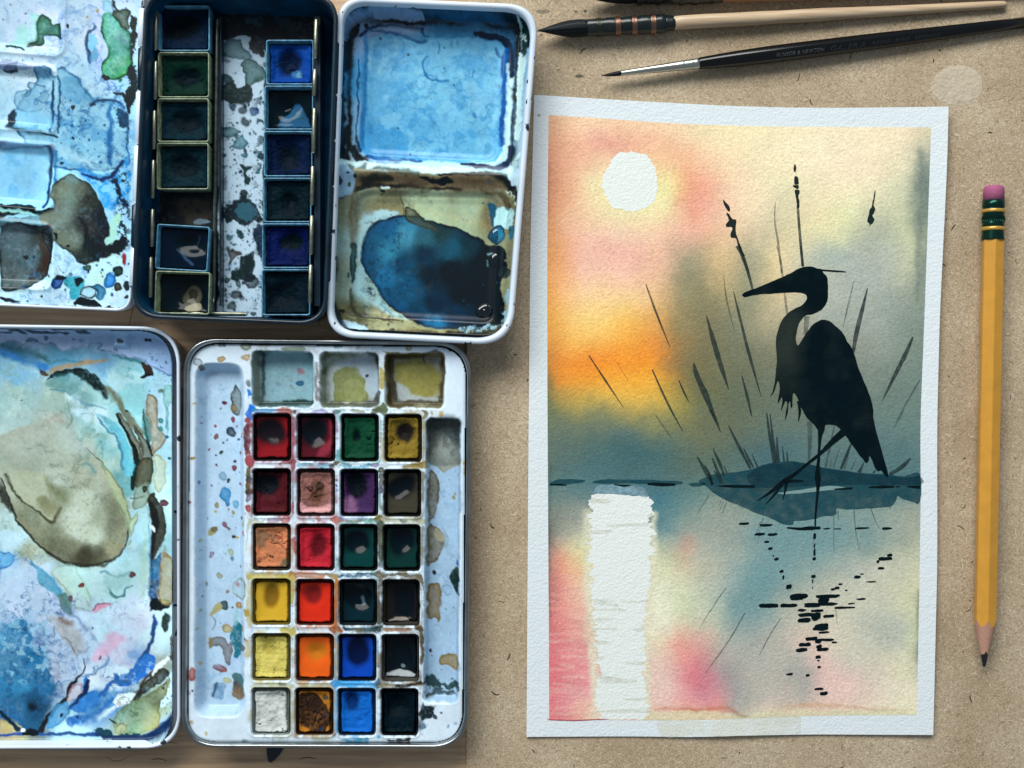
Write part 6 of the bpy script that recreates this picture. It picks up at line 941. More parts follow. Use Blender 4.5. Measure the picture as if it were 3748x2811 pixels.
rowsB = [
 ('dark crimson pan with black hollow, first row next to the brush groove', '94232c', '0a0508', '300c12', dict(hx=.42, hy=.4, hr=.36, gloss=True)),
 ('black and wine red pan, first row second well', '5a1c28', '090710', '26121c', dict(hx=.42, hy=.38, hr=.42, gloss=True, extra=bl([(.85, .15), (.95, .2), (.92, .75), (.55, .95), (.6, .75), (.85, .55)], '8c2f3e', soft=6, warp=5, op=.8))),
 ('emerald green pan in the first row', '184f39', '061a14', '0b3424', dict(hx=.4, hy=.48, hr=.22)),
 ('olive gold pan with dark hole at the right end of the first row', '8f7a34', '1c1a10', '7a6a30', dict(hx=.48, hy=.36, hr=.24, rough=1.6)),
 ('maroon pan with sunken black corner in the second row', '5a2028', '0a060c', '240e14', dict(hx=.32, hy=.3, hr=.34)),
 ('dusty pink pan with brown cracks in the second row', '9c6f68', '70503f', 'b08884', dict(dip=.0006, hx=.5, hy=.5, rough=1.8, extra=multi(bl([(.08, .72), (.3, .82), (.7, .8), (.95, .7), (.95, .95), (.06, .95)], 'd8a4a4', soft=8, warp=6, op=.9), dt(.6, .36, 15, '3c2e26'), ck('2c1e18', ([(.6, .4), (.45, .52), (.28, .66)], [7, 5, 2]), ([(.2, .36), (.4, .5)], [3, 4]), ([(.45, .56), (.7, .55), (.88, .5)], [3, 3, 2]), ([(.5, .62), (.62, .72)], [3, 2]))))),
 ('violet pan with black hollow in the second row', '4c3460', '090818', '3c2848', dict(hx=.42, hy=.32, hr=.34, extra=bl([(.08, .65), (.3, .6), (.42, .9), (.1, .92)], '94688c', soft=6, warp=6, op=.7))),
 ('grey brown pan with large dark pool at the right end of the second row', '4a473c', '060c0e', '1c1e18', dict(hx=.5, hy=.36, hr=.38, gloss=True)),
 ('salmon pink pan with grey smear in the third row', 'd48c66', 'c88460', '8f6c50', dict(dip=.0005, rough=1.3, extra=multi(bl([(.05, .1), (.35, .15), (.6, .3), (.75, .4), (.4, .3), (.3, .5), (.1, .45)], '7f6a54', soft=7, warp=5, op=.75), dt(.7, .3, 7, '9c4434'), dt(.52, .72, 5, '3c342a'), bl([(.8, .8), (.95, .75), (.95, .95), (.72, .95)], '5c5c48', soft=5, warp=6, op=.85)))),
 ('bright red pan with dark crack in the third row', 'c42f40', '6a1c24', '8c2430', dict(dip=.0012, hx=.6, hy=.4, hr=.3, extra=ck('4c0f16', ([(.3, .48), (.5, .38), (.62, .26)], [3, 5, 2]), ([(.8, .4), (.97, .42)], [2, 4])))),
 ('dark blue green pan, third well of the third row', '0f4444', '051418', '08201f', dict(hx=.38, hy=.36, hr=.34, gloss=True)),
 ('very dark green pan at the right end of the third row', '123c38', '050e10', '0a1a18', dict(hx=.5, hy=.3, hr=.4, gloss=True)),
 ('golden yellow pan in the fourth row', 'dcb43c', '8c6a18', '9a7f2a', dict(hx=.5, hy=.35, hr=.3, gloss=True, dip=.0014)),
 ('scarlet orange pan in the fourth row', 'e03a20', '84240c', '8a2010', dict(hx=.45, hy=.28, hr=.3, gloss=True, dip=.0016)),
 ('shiny blue black pan with painted pale glint in the fourth row', '0d2e38', '040b10', '0a2028', dict(hx=.5, hy=.4, hr=.36, gloss=True, dip=.003, lvl=.002, extra=bl([(.55, .42), (.62, .38), (.66, .55), (.6, .6)], '466470', warp=3, op=.8))),  # glint is a pale patch in the cake's colour
 ('brownish black hollow pan at the right end of the fourth row', '242420', '0c0e0e', '35332c', dict(hx=.6, hy=.5, hr=.42, gloss=True, dip=.003, lvl=.0024, extra=bl([(.2, .88), (.6, .86), (.7, .97), (.2, .97)], '9c948c', warp=5, op=.8))),
 ('pale lemon yellow pan in the fifth row', 'dccf74', 'b8ac58', 'a09a54', dict(hx=.4, hy=.25, hr=.26, dip=.0012, rough=1.2)),
 ('vivid orange pan in the fifth row', 'ef6c1c', 'c87c14', 'a4501c', dict(hx=.52, hy=.38, hr=.26, dip=.0018, gloss=True)),
 ('ultramarine blue pan in the fifth row', '1450bc', '06163c', '0c3a7c', dict(hx=.48, hy=.36, hr=.36, gloss=True)),
 ('used up black pan showing white plastic at the right end of the fifth row', '10161a', '0a0f12', '1c2022', dict(hx=.5, hy=.5, hr=.4, gloss=True, dip=.003, lvl=.0024, extra=multi(bl([(.1, .86), (.5, .8), (.9, .86), (.85, .98), (.12, .98)], 'b4bcc0', warp=6, op=.9), dt(.55, .72, 7, '6f8488')))),
 ('cracked white pan at the lower left of the tray', 'd6dcd8', 'ced4d0', 'a4a898', dict(dip=.0003, rough=1.6, extra=ck('7f8480', ([(.75, .32), (.88, .27)], [2, 3]), ([(.02, .56), (.16, .6)], [3, 2]), ([(.2, .85), (.4, .8)], [2, 2])))),
 ('ochre pan almost covered by a cracked dark brown crust in the last row', 'b87c2c', 'a86c28', '6c4a20', dict(dip=.0006, rough=1.2, extra=multi(bl([(.12, .1), (.5, .08), (.72, .28), (.9, .5), (.92, .75), (.75, .95), (.5, .97), (.28, .85), (.1, .78), (.04, .45)], '33241c', warp=6, rim=.5, rimcol='1c1410', gran=.4), ck('0f0a08', ([(.1, .4), (.3, .36), (.24, .22)], [3, 5, 3]), ([(.5, .75), (.58, .55), (.7, .45)], [3, 6, 3])), ck('70543c', ([(.52, .8), (.62, .58)], [2, 4])), dt(.8, .2, 10, '2c4a4c'), dt(.82, .58, 5, '2a3a5c'), dt(.7, .88, 6, '22344c')))),
 ('cerulean blue pan in the last row', '1c74d0', '0a3470', '1450a0', dict(hx=.35, hy=.24, hr=.3, dip=.0012, extra=ck('0c3c84', ([(.4, .42), (.6, .46), (.8, .42)], [3, 3, 2]), ([(.7, .6), (.85, .5)], [2, 3])))),
 ('blue black pan at the lower right corner of the tray', '0b202a', '050f16', '0a171e', dict(hx=.4, hy=.35, hr=.3)),
]
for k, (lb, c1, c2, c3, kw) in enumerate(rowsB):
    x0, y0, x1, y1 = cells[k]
    pan(lb, (x0 + 2, y0 + 2, x1 - 2, y1 - 2), ZY - .0012, 0.0022, c1, c2, c3, mat('stained_shaded_cup', WELLC[k], 0.4), group=GB, wall=3, seed=k * 17 + 300, **{'lvl': .0010, **kw})  # cup colour dark from old paint plus painted-in gap shade
# ================================================================== the painting
paper = thing('watercolour_painting', 'watercolour painting of a dark heron standing in reeds before a sunset, white border', 'painting', 2690, 1530, 0.0)
def zp(px, py):
    """height of the slightly curled sheet"""
    u = (np.asarray(px, float) - 1940) / 1500; v = (np.asarray(py, float) - 350) / 2345
    z = 0.0007 + 0.0022 * np.clip((u - .45) / .55, 0, 1.1) ** 3 * (1 - .35 * v) + 0.0005 * np.clip((.25 - u) / .25, 0, 1) ** 2
    z = z + 0.0011 * np.exp(-((u - .50) / .14) ** 2) * np.clip((v - .82) / .18, 0, 1.2) ** 2 + 0.0004 * np.clip((.1 - v) / .1, 0, 1) ** 2
    return z
def curve(pts, axis):
    p = np.array(pts, float); i = axis
    def f(t):
        s = np.linspace(p[0][i], p[-1][i], 400); o = np.interp(s, *(p[:, i], p[:, 1 - i])) if p[0][i] < p[-1][i] else None
        k = np.ones(41) / 41; pad = np.concatenate([np.full(20, 2 * o[0]) - o[20:0:-1], o, np.full(20, 2 * o[-1]) - o[-2:-22:-1]]); o = np.convolve(pad, k, 'valid')
        q = np.interp(t, np.linspace(0, 1, 400), s); w = np.interp(t, np.linspace(0, 1, 400), o)
        return (q, w) if i == 0 else (w, q)
    return f
def patch(top, bot, left, right, nx, ny):
    """Coons patch between four edge curves (photo pixels)"""
    u = np.linspace(0, 1, nx); v = np.linspace(0, 1, ny); U, V = np.meshgrid(u, v)
    T = np.stack(top(u)); B = np.stack(bot(u)); Lf = np.stack(left(v)); R = np.stack(right(v)); out = []
    for k in (0, 1):
        c = (1 - V) * T[k][None, :] + V * B[k][None, :] + (1 - U) * Lf[k][:, None] + U * R[k][:, None]
        c -= (1 - U) * (1 - V) * T[k][0] + U * (1 - V) * T[k][-1] + (1 - U) * V * B[k][0] + U * V * B[k][-1]; out.append(c.ravel())
    return out
def Wn(X, Y, z): f = (1 - z / H) * S; return np.stack([(X - CX) * f, (CY - Y) * f, z], 1)
PT = curve([(1955, 347), (2300, 368), (2650, 387), (2850, 393), (3050, 395), (3250, 393), (3472, 390)], 0); PB = curve([(1927, 2697), (2300, 2695), (2550, 2698), (2700, 2693), (2950, 2688), (3416, 2690)], 0)
PL = curve([(1955, 347), (1941, 900), (1934, 1650), (1927, 2697)], 1); PR = curve([(3472, 390), (3467, 600), (3440, 1150), (3430, 1550), (3431, 2050), (3416, 2690)], 1)
nx, ny = 70, 100; X, Y = patch(PT, PB, PL, PR, nx, ny); z = zp(X, Y)
tp = Wn(X, Y, z); bt = tp - np.array([0, 0, .00042]); f = grid_faces(nx, ny); n0 = nx * ny
edge = list(range(nx)) + [r * nx + nx - 1 for r in range(1, ny)] + [(ny - 1) * nx + c for c in range(nx - 2, -1, -1)] + [r * nx for r in range(ny - 2, 0, -1)]
ne = len(edge); v = np.concatenate([tp, bt, tp[edge], bt[edge]])
sides = np.array([(2 * n0 + i, 2 * n0 + (i + 1) % ne, 2 * n0 + ne + (i + 1) % ne, 2 * n0 + ne + i) for i in range(ne)])
sheet_ = mk('sheet', v, np.concatenate([f, f[:, ::-1] + n0, sides]), 'paper', paper)
E1 = 4e-5
# ---- the soft wash
WT = curve([(2008, 421), (2200, 433), (2400, 448), (2600, 457), (2800, 463), (3100, 465), (3408, 466)], 0); WB = curve([(2010, 2634), (2450, 2637), (2700, 2632), (2900, 2622), (3100, 2618), (3355, 2617)], 0)
WL = curve([(2008, 421), (2005, 700), (2003, 1000), (2004, 1500), (2007, 2000), (2009, 2300), (2010, 2634)], 1); WR = curve([(3408, 466), (3400, 700), (3382, 1200), (3368, 1550), (3370, 1800), (3366, 2100), (3360, 2400), (3355, 2617)], 1)
nx, ny = 440, 690; X, Y = patch(WT, WB, WL, WR, nx, ny)
c255 = lambda *L: [(x, y, c) for y, row in L for x, c in row]
ctrl = c255(
 (440, [(2020, (222, 160, 110)), (2150, (236, 190, 140)), (2300, (235, 185, 135)), (2500, (230, 198, 145)), (2700, (236, 208, 150)), (2900, (233, 206, 152)), (3100, (236, 208, 160)), (3300, (235, 206, 160)), (3395, (222, 196, 148))]),
 (520, [(2020, (220, 148, 105)), (2140, (228, 158, 118)), (2210, (220, 138, 112)), (2330, (228, 158, 115)), (2450, (232, 168, 120)), (2600, (236, 202, 148)), (2800, (238, 212, 160)), (3000, (236, 212, 168)), (3200, (235, 206, 160)), (3320, (232, 204, 160)), (3400, (180, 172, 140))]),
 (600, [(2020, (215, 135, 98)), (2120, (228, 162, 118)), (2200, (228, 180, 130)), (2420, (232, 178, 118)), (2520, (230, 160, 112)), (2640, (235, 196, 145)), (2800, (234, 206, 152)), (3000, (236, 210, 165)), (3200, (236, 204, 160)), (3330, (215, 200, 155)), (3385, (120, 130, 118))]),
 (680, [(2020, (205, 118, 88)), (2110, (225, 164, 115)), (2180, (226, 202, 140)), (2430, (228, 212, 132)), (2500, (230, 160, 102)), (2560, (228, 140, 108)), (2650, (232, 178, 132)), (2780, (238, 210, 158)), (2900, (218, 200, 150)), (3050, (235, 206, 158)), (3220, (230, 210, 162)), (3330, (190, 184, 146)), (3380, (105, 118, 110))]),
 (770, [(2020, (218, 140, 95)), (2120, (228, 172, 122)), (2220, (230, 205, 142)), (2340, (232, 210, 142)), (2440, (230, 200, 138)), (2530, (226, 138, 108)), (2620, (230, 168, 128)), (2740, (236, 200, 148)), (2860, (205, 186, 142)), (2990, (228, 200, 145)), (3110, (222, 210, 152)), (3220, (196, 186, 148)), (3300, (198, 190, 146)), (3375, (110, 122, 112))]),
 (850, [(2020, (222, 145, 90)), (2130, (230, 168, 128)), (2250, (231, 185, 142)), (2380, (231, 182, 135)), (2480, (231, 165, 126)), (2580, (228, 160, 118)), (2700, (222, 180, 130)), (2820, (195, 175, 132)), (2940, (218, 194, 138)), (3060, (218, 206, 146)), (3170, (165, 164, 138)), (3270, (170, 170, 140)), (3340, (198, 192, 142)), (3375, (125, 134, 118))]),
 (930, [(2020, (226, 144, 84)), (2140, (230, 165, 132)), (2290, (228, 158, 130)), (2420, (226, 165, 122)), (2500, (158, 142, 110)), (2580, (175, 150, 108)), (2650, (218, 172, 112)), (2750, (150, 145, 114)), (2850, (224, 190, 126)), (2950, (192, 182, 150)), (3020, (152, 164, 152)), (3150, (165, 166, 150)), (3260, (168, 170, 152)), (3345, (196, 190, 146)), (3378, (120, 130, 118))]),
 (1010, [(2020, (230, 148, 84)), (2140, (236, 175, 135)), (2290, (234, 175, 135)), (2410, (220, 165, 115)), (2480, (150, 134, 102)), (2560, (140, 128, 98)), (2640, (200, 162, 106)), (2740, (140, 138, 110)), (2840, (220, 184, 122)), (2960, (180, 174, 148)), (3080, (166, 168, 154)), (3230, (162, 164, 150)), (3340, (180, 176, 142)), (3375, (128, 136, 120))]),
 (1090, [(2020, (233, 152, 80)), (2140, (240, 190, 122)), (2290, (240, 190, 118)), (2400, (222, 166, 104)), (2480, (146, 130, 94)), (2570, (132, 122, 90)), (2660, (160, 140, 98)), (2750, (136, 134, 106)), (2840, (205, 174, 120)), (2980, (170, 168, 150)), (3200, (158, 162, 148)), (3370, (132, 140, 124))]),
 (1170, [(2020, (234, 156, 72)), (2140, (241, 188, 100)), (2290, (242, 180, 86)), (2390, (226, 156, 80)), (2470, (152, 126, 84)), (2580, (124, 114, 84)), (2700, (124, 124, 100)), (2820, (172, 152, 112)), (3000, (158, 160, 146)), (3200, (150, 155, 142)), (3370, (124, 134, 120))]),
 (1250, [(2020, (226, 142, 66)), (2140, (240, 168, 78)), (2290, (241, 152, 60)), (2380, (228, 132, 56)), (2460, (160, 116, 70)), (2580, (118, 108, 80)), (2700, (114, 114, 92)), (2850, (135, 128, 102)), (3200, (142, 146, 132)), (3370, (118, 130, 116))]),
 (1330, [(2012, (185, 115, 62)), (2060, (232, 128, 50)), (2180, (236, 122, 42)), (2300, (238, 132, 44)), (2380, (238, 132, 42)), (2440, (188, 116, 58)), (2520, (120, 106, 74)), (2700, (108, 108, 86)), (2900, (116, 115, 95)), (3200, (128, 134, 120)), (3370, (110, 124, 112))]),
 (1400, [(2012, (110, 104, 70)), (2060, (222, 134, 52)), (2180, (236, 146, 50)), (2300, (238, 158, 54)), (2390, (234, 154, 52)), (2450, (190, 136, 58)), (2520, (112, 104, 72)), (2700, (100, 104, 84)), (3200, (116, 126, 114)), (3370, (104, 122, 112))]),
 (1460, [(2012, (98, 104, 78)), (2060, (160, 136, 72)), (2160, (196, 156, 72)), (2300, (224, 168, 72)), (2410, (220, 166, 70)), (2470, (170, 138, 66)), (2540, (108, 106, 74)), (2700, (96, 102, 84)), (3300, (106, 122, 112))]),
 (1520, [(2020, (106, 112, 88)), (2140, (118, 120, 88)), (2280, (130, 126, 84)), (2400, (148, 134, 78)), (2470, (142, 128, 72)), (2560, (104, 106, 82)), (2700, (98, 104, 86)), (2900, (100, 110, 98)), (3300, (100, 120, 112))]),
 (1590, [(2020, (100, 110, 96)), (2150, (92, 108, 98)), (2280, (78, 104, 102)), (2420, (92, 108, 96)), (2540, (106, 108, 84)), (2680, (100, 105, 86)), (2800, (88, 106, 98)), (2980, (92, 112, 106)), (3200, (92, 116, 112)), (3370, (94, 116, 110))]),
 (1660, [(2020, (90, 106, 98)), (2160, (74, 102, 100)), (2300, (60, 94, 98)), (2420, (66, 98, 98)), (2560, (90, 102, 88)), (2680, (84, 102, 92)), (2790, (62, 96, 104)), (2960, (82, 108, 106)), (3150, (84, 110, 108)), (3370, (84, 112, 110))]),
 (1740, [(2020, (82, 108, 104)), (2160, (72, 106, 108)), (2300, (70, 100, 102)), (2440, (76, 102, 100)), (2560, (86, 106, 98)), (2700, (82, 106, 102)), (3370, (76, 108, 110))]),
 (1810, [(2020, (92, 118, 114)), (2110, (84, 114, 114)), (2250, (80, 116, 120)), (2430, (64, 110, 118)), (2540, (92, 124, 118)), (2640, (118, 134, 122)), (3370, (110, 132, 126))]),
 (1880, [(2020, (122, 128, 116)), (2110, (148, 148, 130)), (2150, (140, 146, 130)), (2420, (72, 116, 122)), (2520, (118, 138, 128)), (2640, (150, 152, 134)), (2800, (125, 145, 136)), (3000, (116, 140, 134)), (3200, (130, 146, 136)), (3350, (155, 158, 138))]),
 (1950, [(2014, (100, 102, 94)), (2060, (150, 146, 130)), (2130, (176, 172, 150)), (2410, (94, 130, 130)), (2520, (146, 152, 138)), (2640, (150, 154, 138)), (2780, (110, 140, 138)), (3000, (108, 138, 136)), (3200, (118, 142, 136)), (3340, (158, 158, 138))]),
 (2010, [(2014, (118, 108, 98)), (2050, (202, 150, 118)), (2100, (220, 190, 130)), (2145, (216, 204, 138)), (2410, (190, 184, 148)), (2470, (150, 156, 140)), (2505, (206, 140, 108)), (2560, (165, 163, 144)), (2700, (150, 158, 144)), (2820, (112, 142, 140)), (3000, (112, 142, 138)), (3200, (135, 150, 138)), (3350, (176, 172, 142))]),
 (2070, [(2014, (170, 120, 105)), (2040, (228, 122, 98)), (2080, (228, 142, 102)), (2135, (214, 186, 122)), (2410, (214, 206, 155)), (2480, (205, 185, 140)), (2600, (172, 168, 148)), (2760, (112, 144, 142)), (2900, (118, 145, 140)), (3050, (148, 158, 148)), (3220, (184, 180, 160)), (3360, (196, 188, 152))]),
 (2140, [(2014, (180, 105, 98)), (2050, (230, 124, 106)), (2120, (226, 180, 138)), (2410, (224, 217, 180)), (2500, (205, 198, 158)), (2620, (180, 178, 156)), (2720, (120, 148, 144)), (2790, (100, 138, 136)), (2860, (120, 146, 142)), (3000, (165, 166, 148)), (3150, (192, 184, 160)), (3360, (200, 190, 148))]),
 (2210, [(2014, (178, 100, 96)), (2050, (226, 112, 102)), (2120, (226, 165, 130)), (2420, (225, 218, 182)), (2500, (205, 204, 160)), (2600, (175, 180, 156)), (2690, (110, 142, 140)), (2790, (112, 142, 138)), (2880, (160, 162, 146)), (3050, (198, 188, 160)), (3220, (192, 186, 162)), (3345, (208, 198, 148)), (3362, (150, 152, 130))]),
 (2280, [(2014, (188, 98, 96)), (2050, (224, 112, 104)), (2130, (222, 152, 124)), (2420, (224, 213, 180)), (2490, (212, 190, 150)), (2590, (192, 184, 152)), (2680, (136, 154, 146)), (2780, (125, 148, 144)), (2900, (182, 172, 150)), (3050, (204, 188, 158)), (3200, (176, 176, 158)), (3300, (178, 178, 158)), (3345, (212, 204, 148)), (3362, (150, 152, 130))]),
 (2350, [(2020, (214, 98, 98)), (2060, (220, 104, 102)), (2140, (222, 148, 126)), (2420, (222, 200, 156)), (2470, (228, 150, 118)), (2540, (224, 150, 124)), (2640, (172, 165, 148)), (2760, (160, 160, 148)), (2860, (180, 168, 150)), (2960, (216, 180, 154)), (3080, (206, 190, 160)), (3200, (182, 178, 160)), (3290, (176, 176, 160)), (3340, (210, 202, 150)), (3358, (150, 152, 130))]),
 (2420, [(2020, (216, 92, 98)), (2060, (220, 98, 100)), (2140, (226, 145, 128)), (2420, (226, 184, 158)), (2490, (224, 118, 108)), (2560, (208, 110, 108)), (2640, (165, 152, 140)), (2750, (170, 164, 150)), (2850, (176, 168, 152)), (2920, (170, 164, 150)), (2990, (222, 178, 156)), (3080, (196, 182, 160)), (3150, (205, 190, 164)), (3330, (212, 198, 155)), (3355, (160, 160, 135))]),
 (2490, [(2020, (216, 90, 96)), (2060, (220, 98, 100)), (2140, (226, 140, 128)), (2420, (228, 188, 164)), (2500, (218, 118, 112)), (2540, (208, 84, 96)), (2600, (196, 108, 112)), (2670, (150, 142, 138)), (2760, (180, 166, 150)), (2860, (178, 166, 150)), (2940, (150, 150, 142)), (2990, (226, 180, 160)), (3100, (224, 180, 160)), (3180, (210, 186, 162)), (3330, (222, 206, 168))]),
 (2560, [(2020, (222, 104, 106)), (2070, (224, 122, 116)), (2130, (226, 158, 138)), (2420, (226, 184, 160)), (2500, (224, 132, 122)), (2570, (206, 118, 120)), (2630, (222, 122, 114)), (2700, (148, 146, 140)), (2790, (178, 168, 152)), (2880, (196, 172, 152)), (2930, (164, 158, 148)), (3020, (226, 184, 164)), (3150, (225, 188, 164)), (3330, (226, 210, 172))]),
 (2605, [(2020, (220, 100, 100)), (2080, (222, 112, 108)), (2140, (228, 170, 130)), (2420, (226, 176, 146)), (2520, (222, 150, 118)), (2640, (216, 122, 96)), (2700, (168, 156, 142)), (2800, (214, 190, 156)), (2880, (222, 182, 146)), (3000, (222, 180, 146)), (3150, (224, 200, 164)), (3330, (226, 212, 168))]),
)
wp = Paint(X, Y, 'd8c8a0', 20)
# wet-in-wet gradients: rows of colour samples, joined smoothly across and down
def push(c):
    r_, g_, b_ = c; sat = min(1.0, (max(c) - min(c)) / 90.0); red = 1 if r_ > 195 and g_ < 135 and b_ > 85 else 0
    k_ = min(1.0, max(.55, (r_ + g_ + b_) / 3 / 170))
    return tuple(lin((min(250, r_ + 11 * k_), min(248, g_ + (14 + 8 * sat) * k_ + 12 * red), min(245, b_ + (15 + 20 * sat) * k_ * min(1, b_ / 115) ** 1.8 + 10 * red))))
rws = sorted({c[1] for c in ctrl}); Xw = X + 26 * fbm(X, Y, 90, 4, 401) + 9 * fbm(X, Y, 30, 3, 402); Yw = Y + 24 * fbm(X, Y, 100, 4, 403) + 9 * fbm(X, Y, 28, 3, 404)
xs_ = np.linspace(1980, 3430, 146); tab = np.zeros((len(rws), len(xs_), 3)); kern = np.exp(-(np.arange(-6, 7) / 2.6) ** 2); kern /= kern.sum()
for i_, r_ in enumerate(rws):
    L_ = sorted((c[0], push(c[2])) for c in ctrl if c[1] == r_)
    for k_ in range(3):
        row = np.interp(xs_, [q[0] for q in L_], [q[1][k_] for q in L_]); tab[i_, :, k_] = np.convolve(np.pad(row, 6, mode='edge'), kern, 'valid')
ys_ = np.linspace(420, 2640, 223); kern2 = np.exp(-(np.arange(-7, 8) / 3.0) ** 2); kern2 /= kern2.sum(); img = np.zeros((len(ys_), len(xs_), 3))
for j_ in range(len(xs_)):
    for k_ in range(3): img[:, j_, k_] = np.convolve(np.pad(np.interp(ys_, rws, tab[:, j_, k_]), 7, mode='edge'), kern2, 'valid')
gx_ = np.clip((Xw - xs_[0]) / (xs_[1] - xs_[0]), 0, len(xs_) - 1.001); gy_ = np.clip((Yw - ys_[0]) / (ys_[1] - ys_[0]), 0, len(ys_) - 1.001)
ix = gx_.astype(int); iy = gy_.astype(int); fx_ = (gx_ - ix)[:, None]; fy_ = (gy_ - iy)[:, None]
wp.C = (img[iy, ix] * (1 - fx_) + img[iy, ix + 1] * fx_) * (1 - fy_) + (img[iy + 1, ix] * (1 - fx_) + img[iy + 1, ix + 1] * fx_) * fy_
# streaks in the reflected sun, blooms, granulation
for (a, b, c_, w_, o_) in (((2012, 2360), (2170, 2362), 'd8707c', 12, .3), ((2012, 2440), (2165, 2442), 'd66c78', 16, .35), ((2012, 2500), (2150, 2504), 'd66c78', 14, .3), ((2012, 2225), (2140, 2228), 'eba894', 10, .5), ((2012, 2178), (2130, 2178), 'ecb49c', 10, .5), ((2012, 2395), (2150, 2396), 'e88f8c', 8, .5), ((2012, 2525), (2130, 2528), 'eba8a0', 9, .5)):
    wp.line([a, b], w_, c_, o_, 9, 6)
wp.line([(2365, 2590), (2450, 2594), (2560, 2598), (2650, 2590), (2700, 2608)], [5, 9, 12, 10, 6], 'b8683c', .55, 6, 7, 16); wp.line([(2700, 2612), (2760, 2634), (2830, 2626)], [6, 10, 6], 'b89450', .6, 5, 6, 14); wp.line([(2870, 2592), (2950, 2580), (3050, 2582), (3200, 2596), (3340, 2600)], [8, 12, 9, 6, 5], 'c89868', .55, 7, 7, 16)
wp.blob([(2380, 2606), (2650, 2606), (2720, 2628), (2860, 2600), (3350, 2608), (3360, 2640), (2380, 2640)], 'dcd6b0', .75, 6, 8)
wp.line([(2012, 1700), (2010, 2100), (2014, 2260)], [8, 8, 5], '4c504a', .5, 5, 5); wp.line([(3372, 560), (3368, 800), (3358, 1100)], [30, 26, 12], '6c7a72', .55, 14, 10); wp.line([(3362, 2160), (3356, 2420)], [9, 8], '7f8a70', .6, 5, 5); wp.line([(2008, 600), (2010, 800)], [8, 6], 'b0604c', .4, 6, 6)
wp.line([(2150, 1870), (2156, 2100), (2172, 2350), (2184, 2620)], [16, 34, 34, 30], 'e4e1c6', .85, 14, 8, 40); wp.line([(2394, 1880), (2388, 2120), (2364, 2350), (2368, 2600)], [16, 34, 34, 30], 'e4e1c6', .85, 14, 8, 40)
rg_ = random.Random(77)
for k_ in range(26):
    y_ = rg_.uniform(2040, 2620); x_ = rg_.uniform(2010, 2060); wp.line([(x_, y_), (x_ + rg_.uniform(40, 130), y_ + rg_.uniform(-6, 6))], rg_.uniform(3, 9), rg_.choice(['eec4b4', 'e8a8a0', 'd87880', 'f0d0bc']), rg_.uniform(.25, .55), 5, 5, 24)
wp.C *= (1 + 0.085 * fbm(X, Y, 7, 2, 300) + 0.06 * fbm(X, Y, 60, 3, 301))[:, None]
zw = zp(X, Y) + E1
mk('painted_wash', Wn(X, Y, zw), grid_faces(nx, ny), 'wash', paper, True, wp.C)

def onpaper(name, pts, m, lift=2 * E1, k=3, jit=2.0, seed=1, grid=55, parent=None, colf=None, jx=0):
    """a flat painted shape lying on the curled sheet"""
    P = catmull(pts, k) if k else np.array(pts, float)
    if jit:
        P = P + jit * np.stack([fbm(P[:, 0] * 1.0, P[:, 1], 11, 2, seed), fbm(P[:, 0], P[:, 1], 11, 2, seed + 50)], 1)
    if jx:
        P[:, 0] += jx * (vnoise(P[:, 1] / 6.5, P[:, 0] / 60, seed + 7) - .5) * 2 * (.3 + vnoise(P[:, 1] / 60, P[:, 0] / 200, seed + 8))
    Q = []
    for a, b in zip(P, np.roll(P, -1, 0)):
        n = max(1, int(np.hypot(*(b - a)) // 30)); Q += [a + (b - a) * t / n for t in range(n)]
    Q = np.array(Q); n = len(Q)
    mn = Q.min(0); mx = Q.max(0)
    gx, gy = np.meshgrid(np.arange(mn[0] + 20, mx[0], grid), np.arange(mn[1] + 20, mx[1], grid)); gx = gx.ravel(); gy = gy.ravel()
    if len(gx):
        ins = sd_poly(gx, gy, Q) < -12; gx = gx[ins]; gy = gy[ins]
    V = [Vector(q) for q in Q] + [Vector(q) for q in zip(gx, gy)]
    r = delaunay_2d_cdt(V, [(i, (i + 1) % n) for i in range(n)], [list(range(n))], 1, 1e-4)
    vx = np.array([tuple(q) for q in r[0]]); tri = [tuple(t) for t in r[2]]
    co = Wn(vx[:, 0], vx[:, 1], zp(vx[:, 0], vx[:, 1]) + lift)
    out = []
    for t in tri:
        a, b, c = (vx[i] for i in t[:3]); cr = (b[0] - a[0]) * (c[1] - a[1]) - (b[1] - a[1]) * (c[0] - a[0])
        out.append(t if cr < 0 else t[::-1])
    return mk(name, co, out, m, parent or paper, True, None if colf is None else colf(vx[:, 0], vx[:, 1]))
def stroke(name, pts, w, m, lift=2.6 * E1, seed=1, jit=1.2, k=4):
    P = catmull(pts, k, False) if len(pts) > 2 else np.array([np.array(pts[0]) + (np.array(pts[1]) - np.array(pts[0])) * t for t in np.linspace(0, 1, 9)], float)
    ww = np.interp(np.linspace(0, 1, len(P)), np.linspace(0, 1, len(w)), w) / 2
    T = np.gradient(P, axis=0); T /= np.linalg.norm(T, axis=1)[:, None] + 1e-9; N = np.stack([-T[:, 1], T[:, 0]], 1)
    ww = ww * (1 + .18 * fbm(P[:, 0], P[:, 1], 14, 2, seed))
    L = np.concatenate([P + N * ww[:, None], (P - N * ww[:, None])[::-1]])
    return onpaper(name, L, m, lift, 0, jit * 0.4, seed)
A = lambda P: zc(1900, 300, .4219, P); HB = lambda P: zc(2650, 900, .3918, P); GD = lambda P: zc(2500, 1500, .4295, P)
